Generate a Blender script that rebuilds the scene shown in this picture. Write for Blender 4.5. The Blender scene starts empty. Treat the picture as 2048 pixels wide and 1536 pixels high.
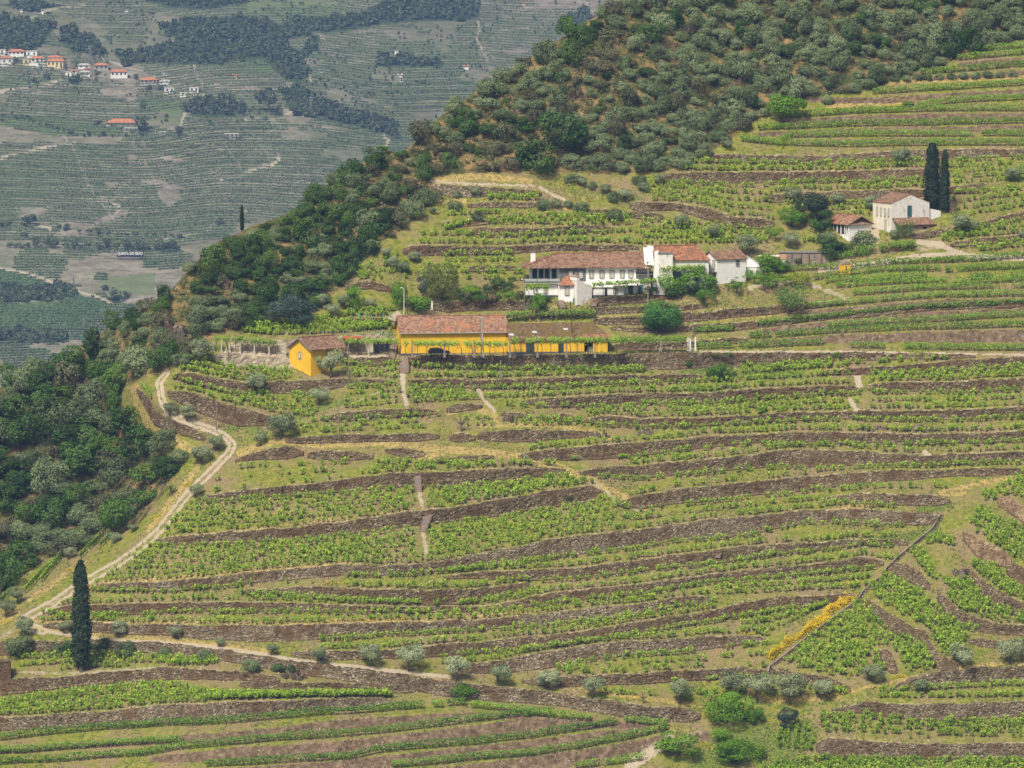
import bpy, math, random
import numpy as np
SC = bpy.context.scene
COL = SC.collection
R = math.radians
# ---------------------------------------------------------------- camera, world, sun
FPX = 9742.0            # focal length in photo pixels (2048 wide)
PITCH = R(5.4)
CAMZ = 300.0
cam = bpy.data.cameras.new('camera'); camo = bpy.data.objects.new('camera', cam); COL.objects.link(camo)
camo.location = (0, 0, CAMZ); camo.rotation_euler = (R(90) - PITCH, 0, 0)
cam.sensor_width = 36; cam.lens = 36 * FPX / 2048; cam.clip_start = 1; cam.clip_end = 30000
SC.camera = camo
SUN_EL, SUN_AZ = R(52), R(208)      # azimuth clockwise from +Y: behind the camera, to its left
w = bpy.data.worlds.new('World'); SC.world = w; w.use_nodes = True
nt = w.node_tree; bg = nt.nodes['Background']; sky = nt.nodes.new('ShaderNodeTexSky')
sky.sky_type = 'NISHITA'; sky.sun_disc = False; sky.sun_elevation = SUN_EL; sky.sun_rotation = SUN_AZ
sky.dust_density = 3.0; sky.air_density = 1.0
hsv = nt.nodes.new('ShaderNodeHueSaturation'); hsv.inputs['Saturation'].default_value = .45      # thin even cloud takes most of the blue out of the sky light
nt.links.new(sky.outputs[0], hsv.inputs['Color']); nt.links.new(hsv.outputs[0], bg.inputs[0]); bg.inputs[1].default_value = 0.064
sl = bpy.data.lights.new('sun', 'SUN'); sl.energy = 3.6; sl.angle = R(14); sl.color = (1, .92, .79)
so = bpy.data.objects.new('sun', sl); COL.objects.link(so)
so.rotation_euler = (R(90) - SUN_EL, 0, math.pi - SUN_AZ); so.location = (0, 0, 900)
SC.view_settings.view_transform = 'Standard'; SC.view_settings.look = 'None'
SC.view_settings.exposure = 0.56; SC.view_settings.gamma = 1
rng = np.random.default_rng(7); random.seed(7)
# ---------------------------------------------------------------- pixel -> point
CP, SP = math.cos(PITCH), math.sin(PITCH)
def tan_down(y):
    u = -(np.asarray(y, float) - 768) / FPX
    return (SP - u * CP) / (CP + u * SP)
def pt(x, y, d):
    """world point on the ray of photo pixel (x, y) at ground distance d"""
    r = (np.asarray(x, float) - 1024) / FPX; u = -(np.asarray(y, float) - 768) / FPX
    Y = CP + u * SP; k = np.asarray(d, float) / Y
    return np.stack(np.broadcast_arrays(r * k, Y * k, CAMZ + (-SP + u * CP) * k), -1)
# ---------------------------------------------------------------- raster maths
ST = 2.0
XS = np.arange(-330, 2560, ST); YS = np.arange(-200, 1724, ST)
NX, NY = len(XS), len(YS)
GX, GY = np.meshgrid(XS, YS)
def vnoise(x, y, s, seed=0):
    r = np.random.default_rng(seed); g = r.random((256, 256)).astype(np.float32)
    x = np.asarray(x, float) / s + 37.3; y = np.asarray(y, float) / s + 91.7
    xi = np.floor(x).astype(int); yi = np.floor(y).astype(int); fx = x - xi; fy = y - yi
    fx = fx * fx * (3 - 2 * fx); fy = fy * fy * (3 - 2 * fy)
    a = g[xi % 256, yi % 256]; b = g[(xi + 1) % 256, yi % 256]; c = g[xi % 256, (yi + 1) % 256]; e = g[(xi + 1) % 256, (yi + 1) % 256]
    return (a * (1 - fx) + b * fx) * (1 - fy) + (c * (1 - fx) + e * fx) * fy
def fbm(x, y, s, seed=0, o=4):
    v = 0; a = .5; n = 0
    for i in range(o):
        v = v + a * vnoise(x, y, s / 2 ** i, seed + i * 17); n += a; a *= .5
    return v / n
def box1(a, r, ax):
    pad = [(0, 0), (0, 0)]; pad[ax] = (r + 1, r)
    c = np.cumsum(np.pad(a, pad, mode='edge'), axis=ax); n = a.shape[ax]
    i1 = np.arange(n) + 2 * r + 1; i0 = np.arange(n)
    return (np.take(c, i1, ax) - np.take(c, i0, ax)) / (2 * r + 1)
def blur(a, rx, ry):
    for _ in range(3):
        a = box1(a, max(1, int(rx)), 1); a = box1(a, max(1, int(ry)), 0)
    return a
def lin(p, x, k=1):
    return np.interp(x, [q[0] for q in p], [q[k] for q in p])
def inpoly(px, py, poly):
    px = np.asarray(px, float); py = np.asarray(py, float); ins = np.zeros(px.shape, bool); n = len(poly)
    for i in range(n):
        x1, y1 = poly[i]; x2, y2 = poly[(i + 1) % n]
        if y1 == y2: continue
        c = ((y1 > py) != (y2 > py)) & (px < (x2 - x1) * (py - y1) / (y2 - y1) + x1)
        ins ^= c
    return ins
def stroke(mask, pts, wd, val=1.0, soft=.5, ay=1.0):
    """paint a line of half width wd (photo px) into a raster"""
    for (a, b) in zip(pts[:-1], pts[1:]):
        x1, y1, x2, y2 = a[0], a[1], b[0], b[1]; m = wd * 2 + 6
        ix0 = max(0, int((min(x1, x2) - m - XS[0]) / ST)); ix1 = min(NX, int((max(x1, x2) + m - XS[0]) / ST) + 2)
        iy0 = max(0, int((min(y1, y2) - m - YS[0]) / ST)); iy1 = min(NY, int((max(y1, y2) + m - YS[0]) / ST) + 2)
        if ix1 <= ix0 or iy1 <= iy0: continue
        X = GX[iy0:iy1, ix0:ix1]; Y = GY[iy0:iy1, ix0:ix1]
        dx, dy = x2 - x1, (y2 - y1) * ay; L = dx * dx + dy * dy + 1e-9
        t = np.clip(((X - x1) * dx + (Y - y1) * ay * dy) / L, 0, 1)
        ds = np.hypot(X - x1 - t * dx, (Y - y1) * ay - t * dy)
        v = np.clip((wd * (1 + soft) - ds) / (wd * 2 * soft + 1e-6), 0, 1) * val
        sub = mask[iy0:iy1, ix0:ix1]; np.maximum(sub, v, out=sub)
# ---------------------------------------------------------------- traced terrace walls: (x, y of top, y of foot)
WALLS = {
'a0': ('long dry stone wall under the lowest broad vine plot on the far left', [(-160,1439,1464),(0,1435,1460),(171,1426,1453),(308,1412,1447),(445,1404,1437),(582,1402,1425),(700,1396,1416),(782,1395,1407)]),
'a1': ('dry stone wall curving right beneath the tall cypress in the lower left', [(-160,1370,1402),(0,1360,1390),(68,1356,1382),(137,1352,1374),(205,1346,1368),(274,1339,1362),(342,1335,1357),(411,1339,1357),(514,1347,1361),(560,1352,1364)]),
'a2': ('low crumbling wall right of the cypress wall, above pale rubble', [(480,1364,1374),(582,1366,1377),(700,1368,1379),(830,1375,1386)]),
'a3': ('tall dark stone wall directly under the lower path and its olives', [(-160,1290,1315),(58,1282,1308),(205,1280,1302),(291,1284,1304),(377,1291,1312),(445,1299,1320),(514,1311,1330),(582,1320,1345),(700,1335,1362),(821,1351,1378),(890,1360,1391),(992,1374,1401),(1095,1383,1408),(1164,1394,1418),(1232,1403,1430),(1300,1413,1441),(1403,1417,1443)]),
'a4': ('high stone wall just above the lower path, running far to the right', [(86,1247,1252),(171,1246,1262),(240,1248,1265),(342,1250,1270),(445,1251,1280),(514,1252,1284),(582,1251,1281),(700,1246,1274),(821,1245,1265),(924,1243,1260),(992,1236,1257),(1095,1226,1250),(1198,1215,1240),(1300,1204,1224),(1350,1198,1214),(1430,1190,1204)]),
'a5': ('terrace wall ending by the yellow broom bushes beside the stone channel', [(582,1304,1312),(650,1303,1317),(753,1301,1317),(821,1297,1315),(924,1287,1309),(992,1280,1303),(1095,1272,1294),(1164,1263,1284),(1266,1246,1267),(1348,1234,1253),(1427,1222,1241),(1485,1205,1229),(1553,1195,1219),(1656,1190,1209),(1721,1185,1200)]),
'a6': ('short wall tapering above the row of olives in the lower middle', [(905,1331,1340),(958,1328,1346),(1027,1316,1344),(1095,1303,1335),(1164,1292,1321),(1266,1282,1308),(1348,1280,1303),(1416,1274,1297),(1485,1272,1287),(1536,1276,1284)]),
'a7': ('wall behind the row of olives nearest the channel foot', [(1044,1361,1366),(1095,1356,1373),(1164,1352,1370),(1266,1349,1368),(1348,1342,1362),(1416,1339,1357),(1485,1334,1352),(1540,1339,1356)]),
'b1': ('long winding wall below the broad lower vine field, reaching the channel head', [(185,1169,1178),(240,1167,1181),(342,1163,1181),(445,1153,1171),(548,1142,1160),(684,1130,1150),(753,1131,1150),(821,1130,1147),(890,1124,1141),(958,1110,1132),(1027,1095,1125),(1095,1080,1117),(1164,1069,1108),(1232,1063,1100),(1300,1056,1092),(1348,1049,1080),(1416,1039,1077),(1485,1034,1072),(1553,1027,1058),(1622,1022,1043),(1690,1020,1043),(1793,1022,1049),(1880,1026,1050)]),
'b2': ('narrow wall between two thin vine terraces at lower centre right', [(890,1151,1156),(958,1145,1155),(1061,1142,1160),(1164,1135,1155),(1266,1122,1143),(1350,1110,1133),(1451,1097,1123),(1519,1092,1112),(1622,1087,1100),(1725,1080,1089),(1820,1082,1090)]),
'b3': ('lens shaped wall pinching out below the broad lower vine field', [(479,1183,1187),(582,1176,1189),(650,1174,1196),(753,1180,1203),(855,1181,1208),(924,1180,1207),(992,1172,1196),(1044,1167,1184),(1080,1170,1176)]),
'b4': ('long low wall next above the path wall, starting by the road bend', [(103,1215,1227),(171,1212,1229),(240,1209,1229),(342,1206,1222),(445,1205,1222),(582,1207,1220),(650,1210,1222),(821,1215,1223),(924,1215,1223),(992,1210,1219),(1044,1200,1214),(1095,1188,1205),(1164,1180,1199),(1266,1171,1188),(1348,1160,1176),(1427,1150,1162),(1485,1142,1158),(1588,1133,1150),(1656,1124,1143),(1725,1116,1134),(1770,1120,1132)]),
'c1': ('broad rough wall across the middle of the slope from the road edge', [(306,1080,1088),(376,1072,1088),(444,1065,1085),(547,1058,1079),(615,1053,1073),(700,1042,1068),(753,1034,1058),(855,1019,1048),(958,1006,1036),(1060,988,1021),(1128,976,1012),(1180,970,1003),(1212,981,995)]),
'c2': ('wall on the right from the grassy gap to the frame edge above the channel', [(1241,998,1008),(1282,989,1018),(1348,981,1008),(1416,971,1002),(1485,964,992),(1553,958,988),(1622,952,978),(1690,949,971),(1793,942,961),(1895,939,951),(2048,936,947),(2210,932,942)]),
'c3': ('short wall in long grass beside the top of the channel', [(1640,1000,1003),(1673,992,1000),(1724,988,1006),(1826,990,1010),(1900,995,1008)]),
'c4': ('wall broken by the small stone steps below the thin middle vines', [(393,996,1001),(444,986,998),(513,979,993),(581,973,989),(650,964,986),(718,953,979),(787,947,974),(841,945,972),(923,942,972),(992,938,968),(1060,936,955),(1128,936,948),(1138,941,947)]),
'c5': ('second long wall below the white path line at right, rising over a rock', [(1159,942,948),(1197,936,948),(1282,931,955),(1348,924,950),(1450,915,941),(1553,902,934),(1621,899,934),(1724,903,929),(1843,911,930),(1912,908,928),(2048,903,918),(2210,899,912)]),
'c6': ('thick grey wall starting at the fork of the ochre grass track', [(1040,908,916),(1094,900,918),(1197,890,919),(1299,883,910),(1348,880,900),(1416,872,893),(1519,869,884),(1587,865,889),(1690,865,888),(1826,868,888),(1929,867,886),(2048,862,878),(2210,858,872)]),
'c7': ('rounded brown wall left end below the ochre grass track', [(470,920,922),(513,905,917),(564,896,918),(606,895,914)]),
'c8': ('dark stacked wall under the ochre track, right of the rounded one', [(614,900,917),(650,901,918),(700,904,920),(746,910,918)]),
'c9': ('rocky wall fragment between two forks of the ochre track', [(770,897,905),(810,896,914),(850,902,916)]),
'd0': ('thin wall scrap among sparse vines under the ochre track', [(855,920,925),(924,912,920),(990,911,915)]),
'd1': ('wall with a crumbling foot above the ochre track fork', [(955,863,880),(1026,859,884),(1128,861,877),(1200,864,869)]),
'd2': ('low wall behind the lone pole on the ochre track', [(571,878,884),(640,873,884),(700,868,882),(753,870,882),(855,866,879),(880,870,877)]),
'd3': ('short wall left of the bare stunted tree terrace', [(898,868,882),(950,869,882)]),
'd4': ('wall over boulders at centre right, carrying on to the frame edge', [(1168,838,842),(1197,832,846),(1282,838,852),(1348,837,852),(1416,835,850),(1553,828,842),(1655,825,836),(1724,822,836),(1826,822,838),(1929,819,838),(2048,814,832),(2210,806,824)]),
'd5': ('small curved wall piece above green grass at centre right', [(1091,831,837),(1125,827,840),(1160,834,842)]),
'd6': ('tiny wall piece right of the earth path junction', [(1002,826,831),(1057,826,833)]),
'd7': ('wall below the second vine terrace under the long barn', [(1040,799,804),(1094,798,812),(1197,790,814),(1282,788,806),(1348,788,805),(1416,787,805),(1519,778,797),(1655,773,787),(1724,772,784)]),
'd8': ('wall right of the worn path gap, running to the frame edge', [(1734,767,782),(1860,765,781),(1946,763,783),(2048,756,778),(2210,748,770)]),
'd9': ('rough wall with tufts below the left earth path junction', [(640,832,840),(684,826,842),(770,820,834),(876,818,828)]),
'e0': ('arched wall end over a bright grass hollow', [(893,816,825),(940,807,818),(968,809,814)]),
'e1': ('earth topped wall below the first vines under the barn wall', [(820,760,767),(930,760,775),(1004,759,775),(1102,756,773),(1260,751,764),(1348,751,761),(1422,749,760)]),
'e2': ('wall below the white path line, widening towards the right edge', [(1640,742,749),(1758,734,744),(1860,725,742),(1963,718,737),(2048,713,733),(2210,706,726)]),
'e3': ('russet retaining wall under the small yellow house', [(352,742,757),(410,752,772),(484,765,787),(527,763,785),(613,760,789),(656,758,778),(688,760,771),(785,760,766)]),
'e4': ('curving retaining wall above the dirt road with dry creeper', [(336,779,790),(375,785,812),(410,793,828),(478,813,852),(530,828,852),(560,838,846)]),
'e5': ('low road wall on the outer side of the dirt road bend', [(273,769,790),(290,785,815),(308,822,845),(342,840,858),(380,855,872),(410,868,884)]),
'f0': ('long high retaining wall under the yellow barns', [(818,711,731),(1004,711,737),(1160,710,736),(1260,707,737),(1348,705,738),(1416,705,736),(1519,705,729),(1690,705,720),(1826,708,716),(1950,710,714)]),
'f1': ('short retaining wall between the small yellow house and the stone stairs', [(686,715,725),(796,714,727)]),
'f2': ('buttressed pale wall of the pillared terrace left of the small yellow house', [(425,703,722),(463,706,729),(506,709,735),(575,714,739),(600,714,739)]),
'f3': ('plastered back wall of the pillared terrace behind the small yellow house', [(462,676,702),(520,680,706),(575,679,709),(673,672,707),(775,667,708),(784,667,709)]),
'f4': ('low wall between the two vine beds left of the long barn', [(682,637,645),(740,636,648),(793,636,650)]),
'g0': ('garden wall under the flower beds left of the white house', [(868,606,622),(920,603,620),(1045,602,617),(1090,600,616)]),
'g1': ('garden wall right of the white house front wing', [(1184,597,611),(1273,592,605),(1305,588,599),(1350,584,594)]),
'g2': ('dark lawn wall behind the pergola above the mossy barn roof', [(1012,626,634),(1090,623,631),(1191,616,627),(1293,613,623),(1366,610,618),(1409,607,614)]),
'g3': ('long lawn wall behind the feathery green tree', [(1187,637,649),(1293,632,647),(1371,627,642),(1456,620,635),(1554,612,626),(1605,606,617),(1700,600,606)]),
'g4': ('lowest lawn wall above the vine pergola, curving up to the right', [(1222,654,658),(1300,655,663),(1351,653,662),(1476,647,658),(1554,641,650),(1605,634,643),(1700,622,634),(1850,610,620),(2048,600,611),(2210,596,606)]),
'g5': ('wall behind the white pergola pillars right of the barns', [(1225,686,701),(1318,684,700),(1394,682,692),(1497,675,684)]),
'h1': ('old stone wall under the earth track at the edge of the wood', [(862,366,374),(900,369,392),(957,373,392),(1010,379,388),(1085,383,390)]),
'h2': ('thin wall below the small vine patch under the wood', [(935,408,413),(1000,405,413),(1077,403,414)]),
'h3': ('wall with a ragged top beneath the lone round olive', [(885,441,456),(957,441,450),(1000,435,443),(1045,424,428)]),
'h4': ('wall halfway up the slope behind the white house', [(945,452,470),(990,456,470),(1060,457,469),(1160,453,462),(1230,454,460)]),
'h5': ('wall just behind the roofs of the white house', [(805,493,510),(850,490,510),(890,490,509),(975,494,507),(1040,492,505),(1115,489,499),(1200,492,500),(1280,492,500)]),
'h6': ('collapsed wall over the garden hedges', [(930,537,543),(990,532,540),(1045,533,538)]),
'h7': ('rubble wall below the wood edge left of the tall garden trees', [(690,565,579),(740,562,575),(790,574,584)]),
'i1': ('high terrace wall under the lowest of the hedge like vine rows', [(1406,309,323),(1621,312,325),(1758,303,322),(1854,300,318),(1895,298,316),(2048,298,310),(2210,297,309)]),
'i2': ('long terrace wall left of the twin cypresses', [(1310,352,360),(1348,347,361),(1519,345,366),(1655,344,362),(1758,340,363),(1854,338,358),(1880,345,352)]),
'i3': ('terrace wall behind the two farmhouse roofs', [(1526,388,408),(1570,388,402),(1604,384,398),(1707,382,402),(1854,379,390),(1902,373,386),(1980,368,377)]),
'i4': ('curved terrace wall dipping towards the flat topped tree', [(1260,402,424),(1348,407,418),(1416,415,437),(1468,434,455),(1550,441,458)]),
'i5': ('low wall with olives left of the curved terrace wall', [(1180,417,430),(1240,420,431),(1330,430,437)]),
'i6': ('roadside wall climbing to the right of the farmhouse', [(1820,466,478),(1912,455,465),(1990,437,447),(2048,424,436),(2210,395,407)]),
'i7': ('wall under the vines beside the farm track', [(1900,483,492),(1980,477,486),(2048,468,478),(2210,450,460)]),
'r0': ('curved wall at the far right edge above the gully plots', [(1995,993,1012),(2018,996,1018),(2048,1016,1040),(2210,1090,1118)]),
'r1': ('sunlit curved wall beside the bare rock in the gully', [(1926,1063,1078),(1960,1084,1110),(2000,1098,1128),(2025,1108,1136)]),
'r2': ('wall stepping down behind the gully rock to the right edge', [(2012,1117,1150),(2048,1140,1175),(2210,1215,1250)]),
'r3': ('third curved gully wall, right of the bare rock', [(1938,1136,1158),(1965,1164,1192),(2000,1188,1214),(2048,1210,1232),(2210,1250,1268)]),
'r4': ('long bowl shaped wall in the middle of the gully plots', [(1875,1178,1203),(1896,1203,1228),(1930,1230,1250),(1981,1249,1262),(2048,1255,1265),(2210,1260,1270)]),
'r5': ('short curved wall under the small leaning vine strip by the channel', [(1780,1125,1142),(1820,1134,1158),(1845,1148,1172),(1862,1166,1182)]),
'r6': ('serpentine wall right of the big triangular vine plot', [(1732,1195,1210),(1760,1218,1245),(1793,1236,1262),(1827,1259,1280),(1852,1266,1290),(1862,1290,1318),(1880,1318,1335),(1916,1330,1338)]),
'r7': ('small upright wall inside the triangular vine plot', [(1760,1294,1316),(1780,1302,1345),(1797,1332,1352)]),
'r8': ('wall with a clipped corner above the two right hand olives', [(1937,1275,1287),(2000,1284,1294),(2048,1280,1292),(2210,1276,1288)]),
'r9': ('grey wall below the two right hand olives', [(1780,1374,1380),(1834,1352,1372),(1896,1342,1366),(1964,1335,1363),(2048,1333,1362),(2210,1330,1358)]),
's0': ('sloping wall under the foot of the triangular vine plot', [(1545,1334,1342),(1598,1346,1362),(1656,1353,1376),(1704,1373,1384)]),
's1': ('upper straight wall in the lower right corner', [(1663,1420,1424),(1735,1404,1424),(1827,1408,1440),(1930,1407,1440),(2048,1404,1430),(2210,1400,1424)]),
's2': ('lower straight wall in the bottom right corner', [(1632,1474,1512),(1725,1481,1514),(1827,1489,1517),(2048,1487,1513),(2210,1484,1508)]),
}
# earth banks without masonry (x, top, foot)
BANKS = [
 [(-160,1520,1540),(0,1496,1509),(240,1478,1492),(480,1463,1484),(650,1442,1470),(860,1428,1450),(1000,1424,1436),(1100,1440,1448)],
 [(300,1514,1524),(480,1494,1524),(650,1486,1512),(860,1462,1490),(1061,1436,1470),(1200,1440,1455),(1300,1450,1460)],
 [(420,1540,1560),(650,1524,1545),(860,1502,1528),(1061,1480,1508),(1198,1462,1485),(1300,1456,1466)],
 [(800,1545,1570),(992,1522,1550),(1198,1494,1528),(1330,1470,1500),(1420,1462,1480)],
 [(1600,196,205),(1760,196,208),(1900,186,200),(2048,178,192),(2210,172,186)],
 [(1560,240,252),(1724,231,245),(1861,227,242),(2048,226,238),(2210,224,236)],
 [(1516,265,274),(1690,257,268),(1861,254,267),(2048,250,264),(2210,248,262)],
 [(1580,280,288),(1724,278,288),(1861,277,285),(2048,277,285),(2210,277,285)],
 [(1850,155,162),(1929,150,158),(2048,140,150),(2210,134,144)],
 [(1915,126,134),(2048,114,128),(2210,108,122)],
 [(1600,622,630),(1741,611,622),(1883,600,608),(2048,599,606),(2210,598,605)],
 [(1520,658,668),(1687,640,655),(1848,624,640),(2048,616,630),(2210,612,626)],
 [(1500,681,692),(1655,671,688),(1826,664,684),(2048,659,684),(2210,656,682)],
]
for k in WALLS:
    lab, p = WALLS[k]; q = []
    xs = np.arange(p[0][0], p[-1][0] + 1, 4.0); s = hash_s = sum(ord(c) * 7 for c in k)
    yt = lin(p, xs, 1) + (fbm(xs, xs * 0, 46, s, 3) - .5) * 6; yb = lin(p, xs, 2) + (fbm(xs, xs * 0, 60, s + 3, 3) - .5) * 5
    tap = np.clip(np.minimum(xs - xs[0], xs[-1] - xs) / min(26, (xs[-1] - xs[0]) * .28), .08, 1) ** .55
    hgt = np.maximum((yb - yt) * .88, 3) * tap; mid = (yb + yt) / 2
    if k[0] == 'r' and k[1] in '0123456': hgt = hgt + 7
    WALLS[k] = (lab, np.stack([xs, mid - hgt / 2, mid + hgt / 2], 1))
def wtop(k, x): return lin(WALLS[k][1], x, 1)
def wbot(k, x): return lin(WALLS[k][1], x, 2)
wall = np.zeros((NY, NX), np.float32)
for k, (lab, p) in WALLS.items():
    m = (XS >= p[0][0]) & (XS <= p[-1][0]); yt = lin(p, XS, 1); yb = lin(p, XS, 2)
    mm = m[None, :] & (GY >= yt[None, :] - .5) & (GY <= yb[None, :] + .5); wall[mm] = 1
bank = np.zeros((NY, NX), np.float32)
for p in BANKS:
    m = (XS >= p[0][0]) & (XS <= p[-1][0]); yt = lin(p, XS, 1); yb = lin(p, XS, 2)
    bank[m[None, :] & (GY >= yt[None, :]) & (GY <= yb[None, :])] = 1
# ---------------------------------------------------------------- distance of the near hill
RIDGE = [(-340,920),(-160,838),(0,783),(140,712),(200,672),(330,598),(380,540),(430,495),(500,462),(600,425),(640,392),(665,360),(700,352),(745,318),(775,306),(800,322),(850,262),(900,222),(960,182),(1050,128),(1130,78),(1220,20),(1300,-22),(1500,-95),(1800,-150),(2210,-190)]
ROADEDGE = [(-200,1360),(0,1232),(130,1158),(270,1066),(330,990),(372,930),(300,850),(262,790),(330,742),(420,700)]
FOREST = [(-400,760),(-400,1400),(0,1188),(90,1118),(140,1106),(200,1088),(280,1048),(330,983),(366,930),(338,895),(262,846),(238,795),(262,758),(350,735),(395,715),(430,668),(530,650),(600,640),(640,606),(685,575),(722,530),(765,482),(832,440),(872,400),(862,350),(1000,343),(1100,343),(1200,347),(1330,343),(1400,318),(1470,272),(1500,252),(1560,212),(1650,192),(1760,172),(1840,146),(1900,124),(1960,104),(2060,72),(2220,50),(2600,-10),(2600,-260),(1100,-260),(700,200),(300,500),(-400,760)]
forest = inpoly(GX, GY, FOREST).astype(np.float32)
tt = tan_down(YS)[:, None]; dt = np.gradient(tan_down(YS))[:, None]
S = np.full((NY, NX), .60, np.float32)
S = S + .18 * blur(forest, 20, 20)
g = dt / (tt + S)
i710 = int((710 - YS[0]) / ST)
LD = -np.cumsum(g, 0); LD = LD - LD[i710:i710 + 1, :] + math.log(975)
# the wooded gully left of the road lies further back
ex = np.interp(YS, [740, 790, 850, 930, 990, 1066, 1158, 1232, 1360], [290, 275, 300, 372, 330, 270, 130, 0, -200])[:, None]
beh = np.clip((ex - GX) / 70, 0, 1); beh = blur(beh * beh * (3 - 2 * beh), 14, 20)
LD = LD + .022 * beh
LD = LD + (fbm(GX, GY, 420, 5, 2) - .5) * .012
wgt = 1 - .93 * np.maximum(wall, bank * .72)
wgt = wgt / blur(wgt, 45, 26)
flat = np.zeros((NY, NX), np.float32)      # level yards the buildings stand on
for x0, x1, y0, y1 in ((686, 1400, 699, 711), (1040, 1304, 585, 597), (1306, 1532, 557, 569), (1740, 1890, 458, 468), (440, 600, 700, 706)): flat[(GX > x0) & (GX < x1) & (GY > y0) & (GY < y1)] = 1
flat = blur(flat, 4, 1); wgt = wgt * (1 + 2.8 * flat) 
L = -np.cumsum(g * wgt, 0); L0 = -np.cumsum(g, 0)
HP = L - L0; HP = HP - blur(HP, 3, 40)
hs = HP.copy()
for _ in range(3): hs = box1(hs, 7, 1)
LD = LD + hs
LD = np.maximum.accumulate(LD[::-1], 0)[::-1] + (-1e-6 * GY)
LD = LD + (fbm(GX, GY, 22, 9, 3) - .5) * .0009 * (1 - wall)
DIST = np.exp(LD)
def dist(x, y):
    fx = np.clip((np.asarray(x, float) - XS[0]) / ST, 0, NX - 1.001); fy = np.clip((np.asarray(y, float) - YS[0]) / ST, 0, NY - 1.001)
    ix = fx.astype(int); iy = fy.astype(int); fx = fx - ix; fy = fy - iy
    return (DIST[iy, ix] * (1 - fx) + DIST[iy, ix + 1] * fx) * (1 - fy) + (DIST[iy + 1, ix] * (1 - fx) + DIST[iy + 1, ix + 1] * fx) * fy
def samp(A, x, y):
    ix = np.clip(np.round((np.asarray(x) - XS[0]) / ST).astype(int), 0, NX - 1); iy = np.clip(np.round((np.asarray(y) - YS[0]) / ST).astype(int), 0, NY - 1)
    return A[iy, ix]
def gp(x, y, up=0.0):
    p = pt(x, y, dist(x, y)); p[..., 2] += up; return p
# ---------------------------------------------------------------- material helpers
def newmat(name, rough=.9, spec=.2):
    m = bpy.data.materials.new(name); m.use_nodes = True; n = m.node_tree; b = n.nodes['Principled BSDF']
    b.inputs['Roughness'].default_value = rough; b.inputs['Specular IOR Level'].default_value = spec
    return m, n, b
def N(n, t, **kw):
    o = n.nodes.new(t)
    for k, v in kw.items(): setattr(o, k, v)
    return o
def ramp(n, fac, stops, interp='LINEAR'):
    r = N(n, 'ShaderNodeValToRGB'); r.color_ramp.interpolation = interp; e = r.color_ramp.elements
    while len(e) < len(stops): e.new(.5)
    for i, (p, c) in enumerate(stops):
        e[i].position = p; e[i].color = (c[0], c[1], c[2], 1) if hasattr(c, '__len__') else (c, c, c, 1)
    n.links.new(fac, r.inputs[0]); return r.outputs[0]
def mixc(n, fac, a, b, mode='MIX'):
    m = N(n, 'ShaderNodeMix', data_type='RGBA', blend_type=mode)
    for s, v in ((m.inputs[0], fac), (m.inputs[6], a), (m.inputs[7], b)):
        if hasattr(v, 'links'): n.links.new(v, s)
        elif hasattr(v, '__len__'): s.default_value = (v[0], v[1], v[2], 1)
        else: s.default_value = v
    return m.outputs[2]
def math_(n, op, a, b=0.0, c=None):
    m = N(n, 'ShaderNodeMath', operation=op); m.use_clamp = False
    for s, v in zip(m.inputs, (a, b) if c is None else (a, b, c)):
        if hasattr(v, 'links'): n.links.new(v, s)
        else: s.default_value = v
    return m.outputs[0]
def coords(n, kind='pos', scale=(1, 1, 1)):
    mp = N(n, 'ShaderNodeMapping'); mp.inputs['Scale'].default_value = scale
    if kind == 'pos': g = N(n, 'ShaderNodeNewGeometry'); n.links.new(g.outputs['Position'], mp.inputs[0])
    else: g = N(n, 'ShaderNodeTexCoord'); n.links.new(g.outputs['Object'], mp.inputs[0])
    return mp.outputs[0]
def noise(n, vec, scale, detail=4, rough=.6):
    t = N(n, 'ShaderNodeTexNoise'); t.inputs['Scale'].default_value = scale; t.inputs['Detail'].default_value = detail
    t.inputs['Roughness'].default_value = rough; n.links.new(vec, t.inputs['Vector']); return t.outputs['Fac']
def bump(n, b, h, strength, dist_=.1):
    m = N(n, 'ShaderNodeBump'); m.inputs['Strength'].default_value = strength; m.inputs['Distance'].default_value = dist_
    n.links.new(h, m.inputs['Height']); n.links.new(m.outputs[0], b.inputs['Normal'])
def simple(name, c1, c2, scale=3, rough=.85, bmp=.3, kind='obj', stain=None, spec=.2, stretch=(1, 1, 1)):
    """two tone noise material with optional dirt patches of their own shape"""
    m, n, b = newmat(name, rough, spec); v = coords(n, kind, stretch)
    f = noise(n, v, scale, 6, .65); c = ramp(n, f, [(.35, c1), (.68, c2)])
    if stain:
        col, sc, lo, hi = stain; s = noise(n, coords(n, kind, (1, 1, .35)), sc, 6, .7)
        c = mixc(n, ramp(n, s, [(lo, 0.), (hi, 1.)]), c, col)
    n.links.new(c, b.inputs['Base Color'])
    if bmp: bump(n, b, f, bmp)
    return m
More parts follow.
